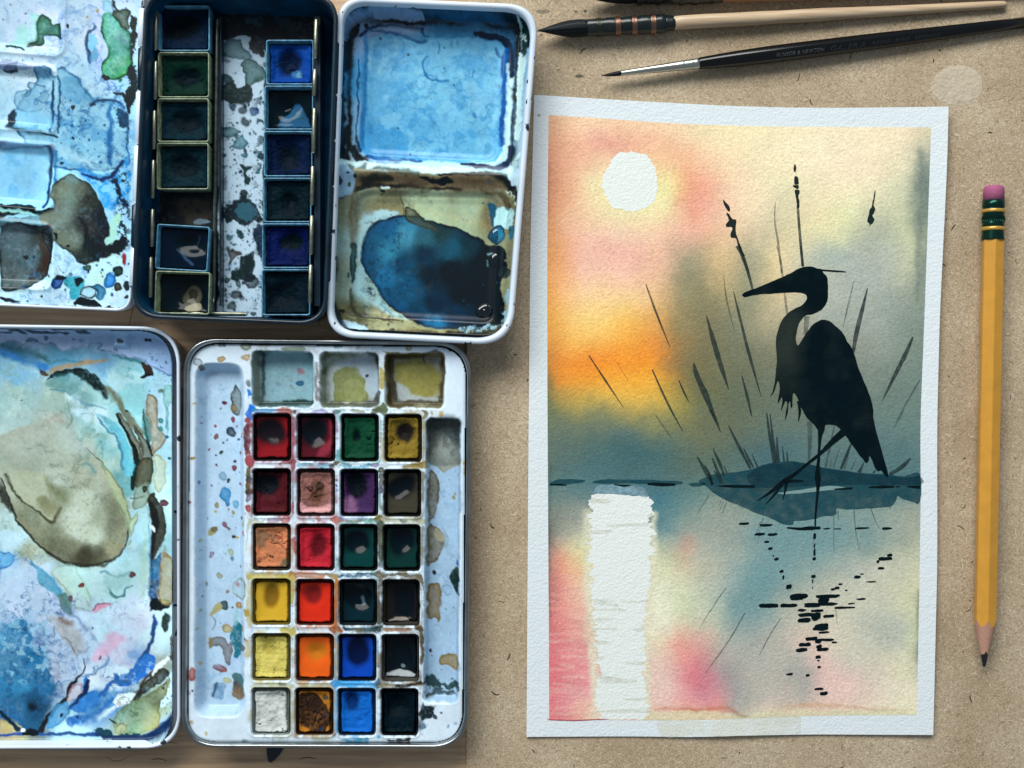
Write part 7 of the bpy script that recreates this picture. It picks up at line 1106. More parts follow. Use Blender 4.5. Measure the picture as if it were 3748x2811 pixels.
# bare paper: the sun and its long reflection, and the spill over the lower border
onpaper('sun_disc', A([(835, 640), (860, 618), (885, 612), (930, 615), (970, 600), (1000, 618), (1040, 618), (1105, 622), (1120, 650), (1165, 720), (1190, 780), (1197, 870), (1190, 960), (1165, 1040), (1100, 1085), (1060, 1100), (1020, 1120), (930, 1112), (870, 1095), (820, 1090), (780, 1050), (750, 980), (735, 930), (700, 900), (728, 880), (728, 800), (770, 750), (785, 700)]), 'bare', 1.6 * E1, 9, 5, 3, jx=3)
R1 = zc(1900, 1600, .3617, [(800, 570), (730, 590), (705, 650), (720, 700), (715, 800), (725, 900), (710, 1000), (715, 1100), (705, 1200), (730, 1300), (740, 1420), (725, 1500), (745, 1640)]) + zc(1900, 2150, .3984, [(680, 110), (675, 200), (690, 300), (690, 380), (715, 450), (700, 520), (730, 640), (715, 700), (745, 780), (710, 880), (710, 1000), (705, 1100), (745, 1170), (760, 1212), (900, 1214), (1080, 1212), (1160, 1200), (1195, 1100), (1165, 1040), (1170, 950), (1145, 820), (1150, 650), (1135, 500), (1145, 380), (1160, 250), (1155, 150), (1195, 60)]) + zc(1900, 1600, .3617, [(1305, 1600), (1330, 1450), (1320, 1300), (1340, 1150), (1355, 1000), (1340, 880), (1320, 850), (1350, 780), (1340, 700), (1355, 650), (1320, 620), (1290, 600), (1200, 595), (1000, 580)])
onpaper('sun_reflection', R1, 'bare', 1.6 * E1, 9, 4, 9, jx=13)
onpaper('blue_bloom', zc(1900, 1600, .3617, [(780, 500), (850, 478), (1000, 480), (1130, 490), (1220, 500), (1290, 550), (1300, 600), (1200, 592), (1000, 578), (800, 568), (745, 585), (760, 540)]), mat('pale_blue_pigment', '8aacba', 0.9, spec=.2, bumps=PAPER_B, vary=(500, .4), alpha=.7, alpha_noise=350), 1.7 * E1, 3, 5, 12)
for k, pts in enumerate(([(890, 890), (1000, 880), (1200, 870), (1330, 865), (1330, 885), (1200, 900), (1000, 908), (900, 905)], [(725, 950), (930, 940), (930, 975), (730, 980)], [(720, 620), (900, 630), (910, 660), (740, 670)], [(1300, 790), (1355, 770), (1350, 850), (1310, 830)])):
    onpaper('tint_streak', zc(1900, 1600, .3617, pts), 'tint', 2.4 * E1, 3, 3, 30 + k)
for k, pts in enumerate(([(685, 110), (720, 100), (760, 115), (800, 105), (850, 120), (915, 170), (800, 165), (690, 160)], [(690, 200), (880, 195), (890, 212), (700, 215)], [(910, 190), (1010, 210), (930, 222)], [(940, 120), (1180, 118), (1180, 132), (950, 140)], [(700, 280), (910, 285), (780, 310), (700, 305)], [(710, 375), (890, 372), (880, 392), (715, 395)], [(1050, 390), (1140, 360), (1140, 410), (1060, 405)], [(715, 490), (830, 500), (800, 525), (720, 520)], [(960, 705), (1140, 678), (1140, 710), (1040, 708)], [(750, 790), (850, 820), (1060, 850), (1060, 875), (760, 875)], [(960, 1025), (1165, 1015), (1165, 1035), (1000, 1040)], [(740, 1130), (1150, 1115), (1190, 1150), (760, 1150)], [(720, 630), (780, 640), (770, 655), (725, 665)])):
    onpaper('tint_streak', zc(1900, 2150, .3984, pts), 'tint', 2.4 * E1, 3, 3, 50 + k)
onpaper('border_spill', zc(1900, 2150, .3984, [(1300, 1212), (1600, 1225), (1900, 1215), (2250, 1180), (2570, 1175), (2590, 1250), (2570, 1340), (2400, 1350), (2000, 1362), (1600, 1360), (1310, 1362)]), mat('pale_yellow_tint', 'e8e4cc', .9, spec=.2, bumps=PAPER_B, alpha=.36, alpha_noise=160), 1.2 * E1, 3, 4, 15)
stroke('red_edge_line', [(2004, 2634), (2100, 2637), (2200, 2633), (2232, 2634)], [4, 5, 4, 1], mat('red_line', 'b0525a', .9, alpha=.8), 2 * E1); onpaper('border_fleck', [(1968, 418), (1980, 420), (1974, 424), (1968, 424)], mat('brown_fleck', 'a07864', .9), 2 * E1, 0, 0)
# ---- mound and its reflection
mound = onpaper('reed_mound', GD([(135, 600), (250, 555), (400, 535), (520, 520), (620, 490), (700, 465), (800, 445), (900, 440), (1000, 445), (1100, 470), (1200, 490), (1350, 510), (1500, 535), (1650, 545), (1780, 555), (1890, 565), (1950, 542), (2022, 550), (2022, 790), (1950, 782), (1880, 760), (1830, 735), (1815, 775), (1770, 825), (1650, 838), (1520, 845), (1390, 850), (1312, 840), (1303, 895), (1200, 910), (1100, 935), (950, 950), (935, 980), (850, 975), (760, 930), (650, 890), (500, 830), (370, 770), (250, 700), (200, 655), (150, 625)]), 'glaze', 2 * E1, 3, 3, 21)
onpaper('mound_shade', GD([(540, 560), (620, 500), (720, 468), (900, 445), (1050, 460), (1200, 495), (1500, 545), (1880, 580), (2020, 560), (2020, 640), (1700, 640), (1300, 640), (1060, 645), (900, 665), (650, 660), (560, 620)]), mat('mound_second_glaze', '0c3444', .85, spec=.1, alpha=.42, alpha_noise=260, bumps=PAPER_B), 2.5 * E1, 3, 6, 24)
onpaper('light_gap', GD([(815, 705), (1000, 683), (1130, 662), (1270, 650), (1390, 664), (1280, 682), (1130, 696), (1000, 712), (860, 720)]), mat('gap_wash', '789694', .9, bumps=PAPER_B), 2.8 * E1, 3, 2, 26); onpaper('light_gap', GD([(560, 678), (640, 670), (750, 680), (700, 690), (600, 686)]), 'pale_reed', 2.8 * E1, 3, 2, 27)
# ---- horizon strokes
HZ = lambda P: zc(1900, 1600, .3617, P)
for k, (pts, m_) in enumerate(((HZ([(305, 475), (340, 445), (400, 428), (520, 425), (640, 430), (668, 445), (600, 465), (500, 475), (420, 485)]), 'glaze'), (HZ([(745, 460), (800, 435), (900, 425), (1100, 428), (1300, 430), (1500, 440), (1640, 448), (1645, 472), (1500, 492), (1350, 480), (1150, 470), (900, 472)]), 'glaze'), (HZ([(1718, 480), (1760, 462), (1850, 458), (1885, 472), (1850, 495), (1760, 500)]), 'glaze'))):
    onpaper('horizon_stroke', pts, m_, 2 * E1, 3, 2, 33 + k)
for k, (pts, w_) in enumerate((([(305, 482), (400, 480), (480, 487)], [3, 8, 3]), ([(960, 478), (1060, 492), (1130, 485)], [3, 9, 3]), ([(1300, 472), (1450, 480), (1580, 480)], [8, 13, 6]))): stroke('horizon_accent', HZ(pts), w_, 'ink', 3 * E1, 40 + k)
for k, (pts, w_) in enumerate((([(300, 648), (450, 652), (612, 654)], [4, 11, 10]), ([(1290, 676), (1380, 672), (1445, 670)], [3, 8, 8]), ([(1580, 660), (1680, 658), (1800, 655)], [4, 11, 7]), ([(1815, 656), (1848, 655)], [5, 4]), ([(1910, 655), (1960, 658), (2022, 660)], [4, 8, 12]))): stroke('horizon_accent', GD(pts), w_, 'ink', 3 * E1, 44 + k)
# ---- reeds
C1 = lambda P: zc(1900, 950, .4219, P); C2 = lambda P: zc(2650, 300, .4219, P)
reeds = [
 (C1([(605, 832), (750, 1050), (905, 1285)]), [4, 8, 2], 'reed'), (C1([(848, 890), (945, 1050)]), [2, 2], 'pale_reed'), (C1([(1100, 215), (1200, 490), (1310, 760)]), [4, 9, 2], 'reed'), (C1([(1155, 955), (1290, 1250), (1420, 1490)]), [5, 9, 2], 'reed'), (C1([(1385, 1045), (1430, 1150), (1475, 1240)]), [4, 8, 2], 'reed'), (C1([(1185, 1350), (1260, 1460), (1330, 1555)]), [4, 6, 2], 'pale_reed'),
 (C1([(1515, 900), (1540, 1000), (1620, 1180), (1680, 1330), (1750, 1500)]), [6, 20, 22, 14, 2], 'reed'), (C1([(1625, 485), (1690, 720), (1750, 920), (1820, 1130)]), [3, 18, 18, 2], 'reed'), (C1([(1775, 130), (1800, 350), (1865, 610)]), [2, 6, 2], 'pale_reed'), (C1([(1860, 275), (1890, 400), (1990, 800), (2100, 1190)]), [2, 8, 12, 2], 'reed'),
 (HB([(165, 1210), (215, 1400), (262, 1600)]), [3, 12, 2], 'reed'), (HB([(120, 0), (180, 110), (240, 300), (265, 410)]), [12, 14, 10, 8], 'reed'), (HB([(495, 0), (530, 150), (550, 300), (590, 640)]), [5, 9, 8, 9], 'pale_reed'), (HB([(715, 0), (735, 190)]), [8, 9], 'reed'), (HB([(775, 655), (760, 830)]), [18, 16], 'pale_reed'),
 (HB([(1340, 395), (1290, 600), (1240, 800), (1205, 1000)]), [4, 14, 17, 10], 'reed'), (HB([(1215, 325), (1160, 550), (1110, 770)]), [2, 7, 2], 'pale_reed'), (HB([(1765, 850), (1700, 1000), (1600, 1200), (1480, 1445)]), [6, 16, 14, 2], 'reed'), (HB([(1830, 1250), (1720, 1440), (1600, 1650)]), [5, 7, 2], 'pale_reed'),
 (C2([(640, 1090), (660, 1350), (685, 1600)]), [9, 10, 9], 'reed'), (C2([(445, 1040), (440, 1200), (470, 1400), (500, 1660)]), [3, 6, 8, 7], 'pale_reed'), (C2([(160, 1500), (215, 1660)]), [9, 10], 'reed'),
]
GR = [([(120, 400), (190, 520), (255, 640)], [4, 14, 12]), ([(185, 470), (230, 560), (250, 640)], [3, 10, 8]), ([(250, 410), (300, 540), (335, 625)], [5, 14, 8]), ([(255, 330), (310, 450), (350, 560)], [3, 12, 8]), ([(265, 520), (320, 625)], [5, 6]), ([(350, 480), (375, 540)], [4, 6]), ([(385, 130), (480, 320), (575, 500)], [3, 12, 10]), ([(515, 325), (560, 420), (600, 490)], [3, 9, 6]), ([(590, 385), (635, 485)], [3, 7]), ([(712, 25), (740, 230), (780, 460)], [4, 11, 14]), ([(742, 30), (770, 280), (800, 450)], [3, 10, 12]), ([(800, 230), (805, 350), (815, 450)], [4, 11, 10]), ([(845, 310), (862, 445)], [3, 8]), ([(885, 350), (890, 440)], [3, 8]), ([(1080, 100), (1080, 280), (1072, 440)], [20, 14, 8]), ([(1290, 140), (1250, 320), (1215, 490)], [3, 10, 10]), ([(1340, 320), (1280, 490)], [2, 6]), ([(1430, 290), (1390, 400), (1345, 505)], [6, 13, 10]), ([(1265, 410), (1255, 490)], [2, 5]), ([(1415, 400), (1375, 505)], [2, 8]), ([(1470, 430), (1430, 515)], [2, 8]), ([(1540, 450), (1500, 535)], [4, 14]), ([(1640, 515), (1620, 540)], [4, 8]), ([(1940, 412), (1860, 490), (1760, 550)], [5, 18, 10])]
for k, (pts, w_, m_) in enumerate(reeds): stroke('reed', pts, w_, m_, 2.6 * E1, 60 + k)
for k, (pts, w_) in enumerate(GR): stroke('reed', GD(pts), w_, 'pale_reed' if k in (14, 15, 16, 18, 19, 20) else 'reed', 2.6 * E1, 90 + k)
stroke('reed', GD([(235, 0), (280, 90), (320, 190)]), [14, 12, 2], 'pale_reed', 2.6 * E1, 120); stroke('reed', GD([(570, 0), (585, 50)]), [6, 2], 'reed', 2.6 * E1, 121); stroke('reed', GD([(1880, 0), (1840, 80), (1790, 160)]), [4, 5, 2], 'pale_reed', 2.6 * E1, 122)
for k, (pts, w_) in enumerate((([(225, 720), (125, 880)], [4, 2]), ([(325, 775), (300, 830)], [4, 2]), ([(345, 780), (310, 860)], [4, 2]), ([(370, 790), (335, 880)], [4, 2]), ([(685, 920), (660, 1000), (635, 1140)], [5, 3, 1.5]), ([(660, 950), (612, 1110)], [3, 1.5]), ([(1285, 905), (1285, 1210)], [4, 1.5]), ([(1320, 860), (1322, 940)], [5, 2]), ([(1458, 850), (1470, 1020), (1505, 1200)], [5, 4, 1.5]), ([(1600, 840), (1640, 950), (1685, 1025)], [4, 4, 1.5]), ([(1110, 1100), (1108, 1180)], [3, 2]), ([(1760, 820), (1770, 855)], [4, 2]))): stroke('reed_reflection', GD(pts), w_, 'pale_reed', 2.6 * E1, 130 + k)
BR = lambda P: zc(2600, 2050, .4587, P)
for k, (pts, w_) in enumerate((([(275, 420), (180, 590), (80, 740), (-40, 900)], [4, 6, 5, 3]), ([(565, 460), (480, 590), (390, 760)], [3, 6, 2]), ([(995, 365), (1005, 440), (1015, 530)], [3, 3, 1.5]), ([(125, 225), (60, 310), (-5, 420)], [3, 4, 2]))): stroke('reed_reflection', BR(pts), w_, 'pale_reed', 2.6 * E1, 150 + k)
stroke('reed_reflection', zc(1900, 2150, .3984, [(1800, 150), (1720, 270), (1655, 385)]), [4, 3, 1.5], 'pale_reed', 2.6 * E1, 160)
# seed heads
for k, pts in enumerate((A([(1770, 1022), (1795, 1045), (1830, 1090), (1825, 1125), (1800, 1105), (1780, 1065)]), A([(1805, 1130), (1825, 1150), (1850, 1190), (1885, 1195), (1880, 1240), (1880, 1300), (1900, 1360), (1940, 1470), (1955, 1500), (1935, 1505), (1905, 1440), (1880, 1360), (1840, 1350), (1835, 1310), (1850, 1280), (1840, 1260), (1800, 1255), (1795, 1230), (1820, 1200), (1800, 1150)]),
   C2([(610, 718), (625, 725), (625, 785), (605, 770)]), C2([(612, 822), (635, 820), (650, 870), (640, 888), (610, 885)]), C2([(603, 895), (645, 895), (640, 930), (605, 915)]), C2([(612, 940), (650, 935), (652, 965), (645, 1000), (655, 1040), (652, 1085), (632, 1085), (625, 1000)]), C2([(1308, 948), (1316, 950), (1305, 1030), (1300, 1075), (1310, 1100), (1300, 1140), (1290, 1160), (1305, 1195), (1290, 1225), (1270, 1245), (1265, 1258), (1262, 1230), (1243, 1210), (1250, 1170), (1262, 1110), (1280, 1080), (1295, 1010)]))):
    onpaper('seed_head', pts, 'seed', 3 * E1, 3, 2, 170 + k)
# ---- the heron
body = HB([(165, 455), (200, 430), (260, 405), (290, 400), (380, 360), (470, 322), (560, 285), (620, 255), (680, 220), (740, 197), (800, 190), (850, 200), (890, 214), (960, 221), (1040, 228), (1133, 237), (1135, 246), (1040, 243), (950, 237), (915, 234), (940, 260), (965, 300), (972, 370), (972, 440), (968, 500), (950, 550), (910, 595), (860, 625), (820, 640), (780, 645), (750, 655), (725, 685), (700, 730), (680, 790), (672, 850), (674, 900), (690, 930), (720, 890), (750, 840), (790, 785), (830, 735), (880, 703), (930, 690), (985, 702), (1030, 740), (1100, 800), (1150, 890), (1200, 970), (1230, 1050), (1260, 1150), (1310, 1270), (1350, 1370), (1375, 1450), (1395, 1540)]) + GD([(1620, 60), (1635, 130), (1650, 200), (1680, 300), (1710, 400), (1730, 480), (1748, 562), (1735, 572), (1712, 550), (1690, 515), (1665, 525), (1640, 500), (1610, 430), (1590, 390), (1580, 440), (1560, 452), (1530, 420), (1490, 365), (1450, 310), (1420, 270), (1395, 232), (1370, 205), (1340, 165), (1310, 138), (1270, 125), (1215, 128), (1205, 170), (1185, 215), (1160, 220), (1150, 175), (1120, 130), (1085, 100), (1050, 60), (1022, 10)]) + HB([(740, 1545), (712, 1490), (690, 1430), (655, 1375), (640, 1400), (640, 1500), (625, 1505), (618, 1450), (605, 1470), (595, 1560), (570, 1636), (580, 1540), (592, 1470), (572, 1450), (548, 1510), (530, 1538), (545, 1460), (540, 1410), (520, 1440), (498, 1470), (510, 1400), (522, 1330), (506, 1260), (495, 1280), (470, 1360), (430, 1412), (450, 1370), (475, 1270), (488, 1140), (496, 1060), (485, 960), (486, 870), (500, 800), (530, 710), (580, 645), (640, 595), (720, 560), (760, 520), (775, 480), (762, 455), (720, 437), (600, 435), (480, 445), (380, 448), (300, 455), (240, 468), (190, 478)])
def heron_col(x, y):
    n = fbm(x, y, 90, 4, 811); k = np.clip(sstep(2990, 2880, x + .12 * (y - 1250)) * sstep(1080, 1180, y) * sstep(1500, 1300, y) * .8 + .30 * n + .12 * fbm(x, y, 25, 3, 812), 0, 1)
    return lin('03141a') + (lin('2a332f') - lin('03141a')) * k[:, None]
heron = onpaper('heron', body, 'ink_v', 4 * E1, 2, 1.5, 200, 13, None, heron_col)
stroke('breast_feather', HB([(690, 1450), (708, 1540), (695, 1638)]), [9, 10, 2], 'ink', 4.2 * E1, 201)
stroke('standing_leg', GD([(1172, 180), (1162, 300), (1158, 400), (1148, 500), (1148, 580), (1150, 660), (1138, 800), (1128, 920), (1127, 990)]), [20, 9, 9, 12, 21, 13, 8, 7, 6], 'ink', 4.6 * E1, 202, .6); stroke('raised_leg', GD([(1372, 185), (1270, 275), (1170, 372), (1060, 460), (950, 550), (860, 610), (740, 705), (632, 774)]), [30, 19, 13, 11, 12, 17, 10, 2], 'ink', 4.3 * E1, 203, .6)
for k, (pts, w_) in enumerate((([(852, 625), (780, 720), (704, 806)], [9, 8, 2]), ([(882, 615), (870, 690), (848, 770)], [12, 8, 2]), ([(860, 608), (950, 606), (1026, 606)], [12, 10, 4]))): stroke('toe', GD(pts), w_, 'ink', 4.5 * E1, 205 + k, .6)
# ---- broken reflection of the heron: one dab each
dabs = [('g', [(520, 970, 88, 24), (708, 983, 112, 26), (655, 1060, 92, 26), (763, 1062, 92, 26), (712, 1124, 46, 20), (744, 1182, 40, 26), (770, 1245, 12, 14), (796, 1272, 44, 28), (1225, 1012, 62, 13), (1318, 1014, 66, 10), (1525, 1008, 130, 16), (1736, 1012, 92, 22), (1762, 1240, 46, 28), (1724, 1268, 126, 34), (1662, 1292, 26, 24), (1690, 1350, 56, 22), (1122, 1078, 24, 60), (1121, 1160, 12, 46), (1120, 1215, 20, 70), (1117, 1268, 30, 30)]),
        ('b', [(568, 90, 34, 26), (583, 138, 16, 38), (626, 212, 46, 44), (822, 131, 38, 26), (817, 168, 12, 36), (815, 221, 8, 22), (1173, 135, 56, 28), (1210, 112, 34, 10), (1285, 173, 78, 13), (1362, 65, 50, 20), (980, 232, 40, 20), (1012, 222, 40, 22), (1038, 191, 34, 16), (1083, 241, 24, 14), (1203, 310, 76, 15), (465, 363, 160, 36), (625, 362, 140, 36), (705, 290, 150, 52), (690, 310, 110, 22), (935, 288, 205, 34), (905, 318, 90, 60), (880, 352, 282, 30), (815, 366, 140, 24), (1072, 379, 168, 22), (1126, 347, 60, 12), (730, 400, 66, 22), (852, 404, 105, 26), (775, 436, 160, 36), (845, 448, 80, 70), (750, 480, 105, 40), (945, 447, 94, 26), (885, 525, 110, 46), (880, 545, 128, 40), (905, 576, 88, 20), (808, 627, 104, 34), (915, 636, 136, 26), (862, 648, 54, 40), (990, 656, 42, 18), (755, 674, 100, 34), (727, 717, 100, 34), (868, 690, 46, 34), (895, 712, 96, 30), (859, 775, 46, 28), (862, 801, 22, 14), (868, 854, 32, 20), (632, 910, 60, 18), (776, 919, 36, 20), (866, 1027, 72, 24), (904, 1063, 66, 30)])]
kk = 0
for g, L in dabs:
    ox, oy, s = (2500, 1500, .4295) if g == 'g' else (2600, 2050, .4587)
    for x, y, w_, h_ in L:
        kk += 1; rg = random.Random(kk); pts = []
        for i in range(12):
            a = 6.2832 * i / 12; ca = math.cos(a); sa = math.sin(a)
            pts.append((ox + (x + w_ / 2 * math.copysign(abs(ca) ** .8, ca) * rg.uniform(.9, 1.06)) * s, oy + (y + h_ / 2 * math.copysign(abs(sa) ** .7, sa) * rg.uniform(.72, 1.1) - ca * h_ * .10) * s))
        onpaper('reflection_dab', pts, 'ink', (3.4 + .012 * kk) * E1, 3, 1.0, 220 + kk)
stroke('water_line', GD([(885, 1005), (1000, 1014), (1080, 1008), (1172, 1006)]), [6, 11, 14, 9], 'ink', 3.3 * E1, 290); stroke('water_line', GD([(985, 1020), (1110, 1018)]), [5, 6], 'ink', 3.2 * E1, 291)

# ================================================================== brushes
def axis(p0, z0, p1, z1): return Vector(W(*p0, z0)), Vector(W(*p1, z1))
def mop(label, p0, z0, p1, z1, q, ferr, wires, neck, hand, mhandle, wire_m, rt):
    t = thing('mop_brush', label, 'paintbrush', (p0[0] + p1[0]) / 2, (p0[1] + p1[1]) / 2, 0.0, 'quill mop brushes')
    Av, Bv = axis(p0, z0, p1, z1); xs = lambda x: (x - p0[0]) / (p1[0] - p0[0]); r = lambda d: d * S / 2 * .985
    h0, h1 = p0[0], ferr[0][0]
    lathe('brush_hair', Av, Bv, [(xs(h0 + (h1 + 6 - h0) * a), r(d)) for a, d in ((0, 1), (.08, 8), (.2, 21), (.35, 37), (.5, 50), (.65, 59), (.8, 62), (.92, 61), (1, 58))], 'hair', t, 40, .012, seed=rt)
    # clumps of hair
    for i in range(46):
        rg = random.Random(i + rt * 100); a = rg.uniform(.1, 3.04); tx = rg.uniform(.0, .25); pts = []
        tdir = (Bv - Av).normalized(); s_ = tdir.cross(Vector((0, 0, 1))).normalized(); u_ = s_.cross(tdir)
        for j in range(8):
            f_ = tx + (1 - tx) * j / 7; d = np.interp(f_, [0, .08, .2, .35, .5, .65, .8, .92, 1], [1, 8, 21, 37, 50, 59, 62, 61, 58]); rr = r(d) * 1.0
            pts.append(Av.lerp(Bv, xs(h0 + (h1 - h0) * f_)) + s_ * math.cos(a) * rr + u_ * math.sin(a) * rr)
        if i == 0: bmv, bmf = [], []
        for j, p_ in enumerate(pts):
            for sg in (-1, 1): bmv.append(p_ + (s_ * -math.sin(a) + u_ * math.cos(a)) * (sg * 0.00016) + (s_ * math.cos(a) + u_ * math.sin(a)) * .0001)
        b = i * 16
        for j in range(7): bmf.append((b + 2 * j, b + 2 * j + 2, b + 2 * j + 3, b + 2 * j + 1))
    o = mk('hair_strand', bmv, bmf, mat('hair_sheen', '10191f', .5, spec=.2), t); o['kind'] = 'stuff'
    lathe('quill_ferrule', Av, Bv, [(xs(x), r(d)) for x, d in ferr], 'quill', t, 32, .012, seed=rt + 1)
    for k, (x, d) in enumerate(wires):
        for j in range(4):
            c = Av.lerp(Bv, xs(x + (j - 1.5) * 4.6)); tdir = (Bv - Av).normalized(); s_ = tdir.cross(Vector((0, 0, 1))).normalized(); u_ = s_.cross(tdir)
            tube('binding_wire', [c + s_ * math.cos(a) * r(d + 3) + u_ * math.sin(a) * r(d + 3) for a in np.linspace(0, 2 * math.pi, 28, endpoint=False)], 0.00024, wire_m[k], t, 6, True)
    lathe('quill_end', Av, Bv, [(xs(x), r(d)) for x, d in neck], 'quill', t, 24, .05, seed=rt + 2)
    lathe('handle', Av, Bv, [(xs(x), r(d)) for x, d in hand], mhandle, t, 28, .022, seed=rt + 3)
    return t
mop('mop brush with copper bound dark quill and pale wooden handle above the painting', (1967, 112), .0044, (3684, 16), .0014, None,
    [(2146, 60), (2150, 62), (2185, 62), (2200, 60), (2225, 65), (2248, 65), (2268, 61), (2290, 67), (2306, 66), (2326, 63), (2350, 70), (2374, 68), (2396, 66), (2415, 72), (2430, 68), (2436, 40)],
    [(2191, 61), (2258, 64), (2318, 65), (2386, 68)], [(2425, 58), (2436, 55), (2456, 52), (2466, 49), (2468, 42)],
    [(2440, 46), (2500, 49), (2580, 51), (2680, 51), (2780, 50), (2850, 45), (2930, 47), (3010, 46), (3100, 42), (3250, 38), (3400, 33), (3550, 30), (3640, 29), (3672, 27), (3681, 20), (3684, 6)], 'handle', ['steel_wire', 'copper', 'copper', 'copper'], 1)
mop('mop brush with brown handle lying half out of view along the top edge', (2120, -14), .0048, (3900, -52), .0018, None,
    [(2328, 66), (2332, 70), (2400, 72), (2420, 69), (2480, 74), (2550, 76), (2600, 78), (2606, 50)], [(2338, 70), (2407, 70), (2493, 75), (2540, 76)], [(2598, 68), (2620, 64), (2640, 62), (2642, 50)],
    [(2606, 60), (2700, 64), (2900, 66), (3100, 62), (3400, 54), (3700, 46), (3900, 40)], 'handle_dark', ['steel_wire'] * 4, 5)
rb3 = thing('round_brush', 'slim round brush with silver ferrule and lettered black handle', 'paintbrush', 2950, 180, 0.0)
P0, P1 = (2202, 277), (3790, 77); Av, Bv = axis(P0, .0040, P1, .0020); xs = lambda x: (x - P0[0]) / (P1[0] - P0[0]); r = lambda d: d * S / 2 * .985
lathe('brush_hair', Av, Bv, [(xs(x), r(d)) for x, d in ((2202, 1), (2212, 6), (2228, 12), (2245, 16), (2262, 18), (2276, 18))], 'hair', rb3, 24, .03)
lathe('ferrule', Av, Bv, [(xs(x), r(d)) for x, d in ((2272, 17), (2273, 20), (2350, 25), (2430, 31), (2492, 36), (2496, 38), (2500, 36.5), (2504, 35), (2508, 37), (2535, 39), (2540, 37.5), (2544, 40), (2555, 41), (2556, 38))], 'nickel', rb3, 36)
hp = [(2554, 38), (2560, 43), (2620, 50), (2700, 57), (2800, 62), (2900, 63), (3050, 61.5), (3200, 59), (3400, 51), (3600, 44), (3790, 38)]
lathe('handle', Av, Bv, [(xs(x), r(d)) for x, d in hp], 'black_lacquer', rb3, 48)
def lettering(txt, x0, x1, hpx, m_, off):
    cu = bpy.data.curves.new('lettering', 'FONT'); cu.body = txt; cu.size = 1.0; cu.shear = .18; cu.space_character = 1.1
    ob = bpy.data.objects.new('lettering', cu); COL.objects.link(ob); bpy.context.view_layer.update()
    me = bpy.data.meshes.new_from_object(ob.evaluated_get(bpy.context.evaluated_depsgraph_get())); bpy.data.objects.remove(ob)
    v = np.array([tuple(q.co) for q in me.vertices]); w_ = v[:, 0].max(); fs = [tuple(p_.vertices) for p_ in me.polygons]
    tdir = (Bv - Av).normalized(); s_ = tdir.cross(Vector((0, 0, 1))).normalized(); u_ = s_.cross(tdir); out = []
    if s_.y > 0: s_ = -s_
    for x, y, _ in v:
        px = x0 + x / w_ * (x1 - x0); d = np.interp(px, [a for a, b in hp], [b for a, b in hp]); rr = r(d) + .00004
        arc = (off - (y - .35) * hpx) * S; th = arc / rr
        out.append(Av.lerp(Bv, xs(px)) + s_ * math.sin(th) * rr + u_ * math.cos(th) * rr)
    mk('lettering', out, fs, m_, rb3, False)
lettering('WINSOR & NEWTON', 2829, 3006, 19, 'letter', 13); lettering('GALERIA', 3026, 3158, 24, 'letter_faint', 14); lettering('ROUND / ROND / REDONDO', 3180, 3428, 17, 'letter_faint', 13)

# ================================================================== pencil
pc = thing('pencil', 'yellow hexagonal pencil with pink eraser lying to the right of the painting', 'pencil', 3620, 1560, 0.0)
RP = 0.0040; hz = RP * math.cos(math.pi / 6)
zc_ = .00396; Av = Vector(W(3638, 680, zc_)); Bv = Vector(W(3602, 2440, zc_)); Lp = 2440 - 680; ys = lambda y: (y - 680) / Lp
tdir = (Bv - Av).normalized(); s_ = tdir.cross(Vector((0, 0, 1))).normalized(); u_ = s_.cross(tdir)
rc = 0.0038
lathe('eraser', Av, Bv, [(0, .0022), (.001, .0030), (.004, .0035), (.010, .0036), (ys(738), .00365)], 'eraser', pc, 32)
fer = lathe('ferrule', Av, Bv, [(ys(y), r_) for y, r_ in ((734, .0036), (735, rc + .0001), (760, rc + .0001), (763, rc - .0002), (768, rc + .0002), (782, rc), (803, rc), (806, rc - .0002), (815, rc - .0001), (820, rc), (828, rc), (832, rc - .0002), (838, rc), (846, rc), (850, rc), (876, rc + .00025), (879, rc + .00025), (879.5, rc - .0004))], 'green', pc, 48)
for ya, yb in ((767, 780), (832, 846)): lathe('yellow_band', Av, Bv, [(ys(ya), rc), (ys(ya + 1), rc + .00028), (ys(yb - 1), rc + .00028), (ys(yb), rc)], 'yellow_band', fer, 48)
for k in range(30):
    a = 2 * math.pi * k / 30; c0 = Av.lerp(Bv, ys(793)); c1 = Av.lerp(Bv, ys(816)); d_ = s_ * math.cos(a) + u_ * math.sin(a)
    if d_.z > -.3: tube('crimp', [c0 + d_ * (rc + .0000), c0.lerp(c1, .5) + d_ * (rc + .0001), c1 + d_ * rc], [.0001, .00022, .0001], 'green', fer, 6)
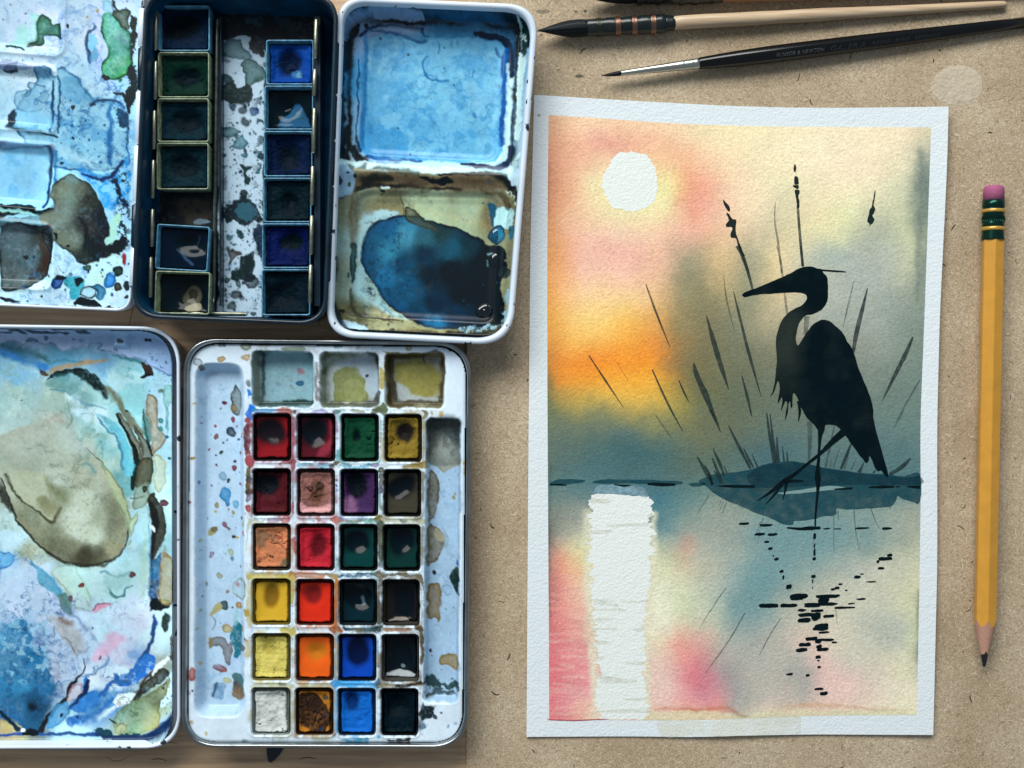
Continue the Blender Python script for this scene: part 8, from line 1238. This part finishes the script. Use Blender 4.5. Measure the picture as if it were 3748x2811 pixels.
# hexagonal barrel whose sharpened end is scalloped, wood cone and lead
seg = 72; v = []; f = []; rows_ = []
def hexr(a): b = ((a - .384 + math.pi / 6) % (math.pi / 3)) - math.pi / 6; return hz / math.cos(b)
ycone0, ytip = 2262, 2440
def cone_r(y): return 0.00042 + (ytip - y) / (ytip - 2262) * (0.00402 - 0.00042) * 1.0
angs = [2 * math.pi * k / seg + math.pi / 2 for k in range(seg)]
ycut = []
for a in angs:
    R_ = hexr(a - math.pi / 2); ycut.append(ytip - (R_ - 0.00042) / (0.00402 - 0.00042) * (ytip - 2262) )
def ring(yf, rf):
    b = len(v)
    for a, y, rr in zip(angs, yf, rf): v.append(Av.lerp(Bv, ys(y)) + s_ * math.cos(a) * rr + u_ * math.sin(a) * rr)
    return b
hx_ = [hexr(a - math.pi / 2) for a in angs]
b0 = ring([877] * seg, [h * .97 for h in hx_]); b0 = ring([878] * seg, hx_); b1 = ring([1500] * seg, hx_); b2 = ring(ycut, hx_)
for p_, q_ in ((b0 - seg, b0), (b0, b1), (b1, b2)):
    for k in range(seg): l = (k + 1) % seg; f.append((p_ + k, p_ + l, q_ + l, q_ + k))
bar_ = mk('barrel', v, f, 'yellow', pc, False)
me = bar_.data; me.polygons.foreach_set('use_smooth', np.zeros(len(me.polygons), bool))
v = []; f = []
jag = [2390 + 5 * math.sin(3 * a) + 3 * math.sin(7 * a) for a in angs]
c0 = ring([y - .3 for y in ycut], [h - 1e-5 for h in hx_]); c1 = ring(jag, [cone_r(y) for y in jag])
for k in range(seg): l = (k + 1) % seg; f.append((c0 + k, c0 + l, c1 + l, c1 + k))
mk('sharpened_wood', v, f, 'cedar', pc)
v = []; f = []
c1 = ring(jag, [cone_r(y) for y in jag]); c2 = ring([2436] * seg, [cone_r(2434)] * seg); c3 = ring([2440] * seg, [.0003] * seg)
for p_, q_ in ((c1, c2), (c2, c3)):
    for k in range(seg): l = (k + 1) % seg; f.append((p_ + k, p_ + l, q_ + l, q_ + k))
f.append(tuple(c3 + k for k in range(seg)))
mk('lead', v, f, 'graphite', pc)
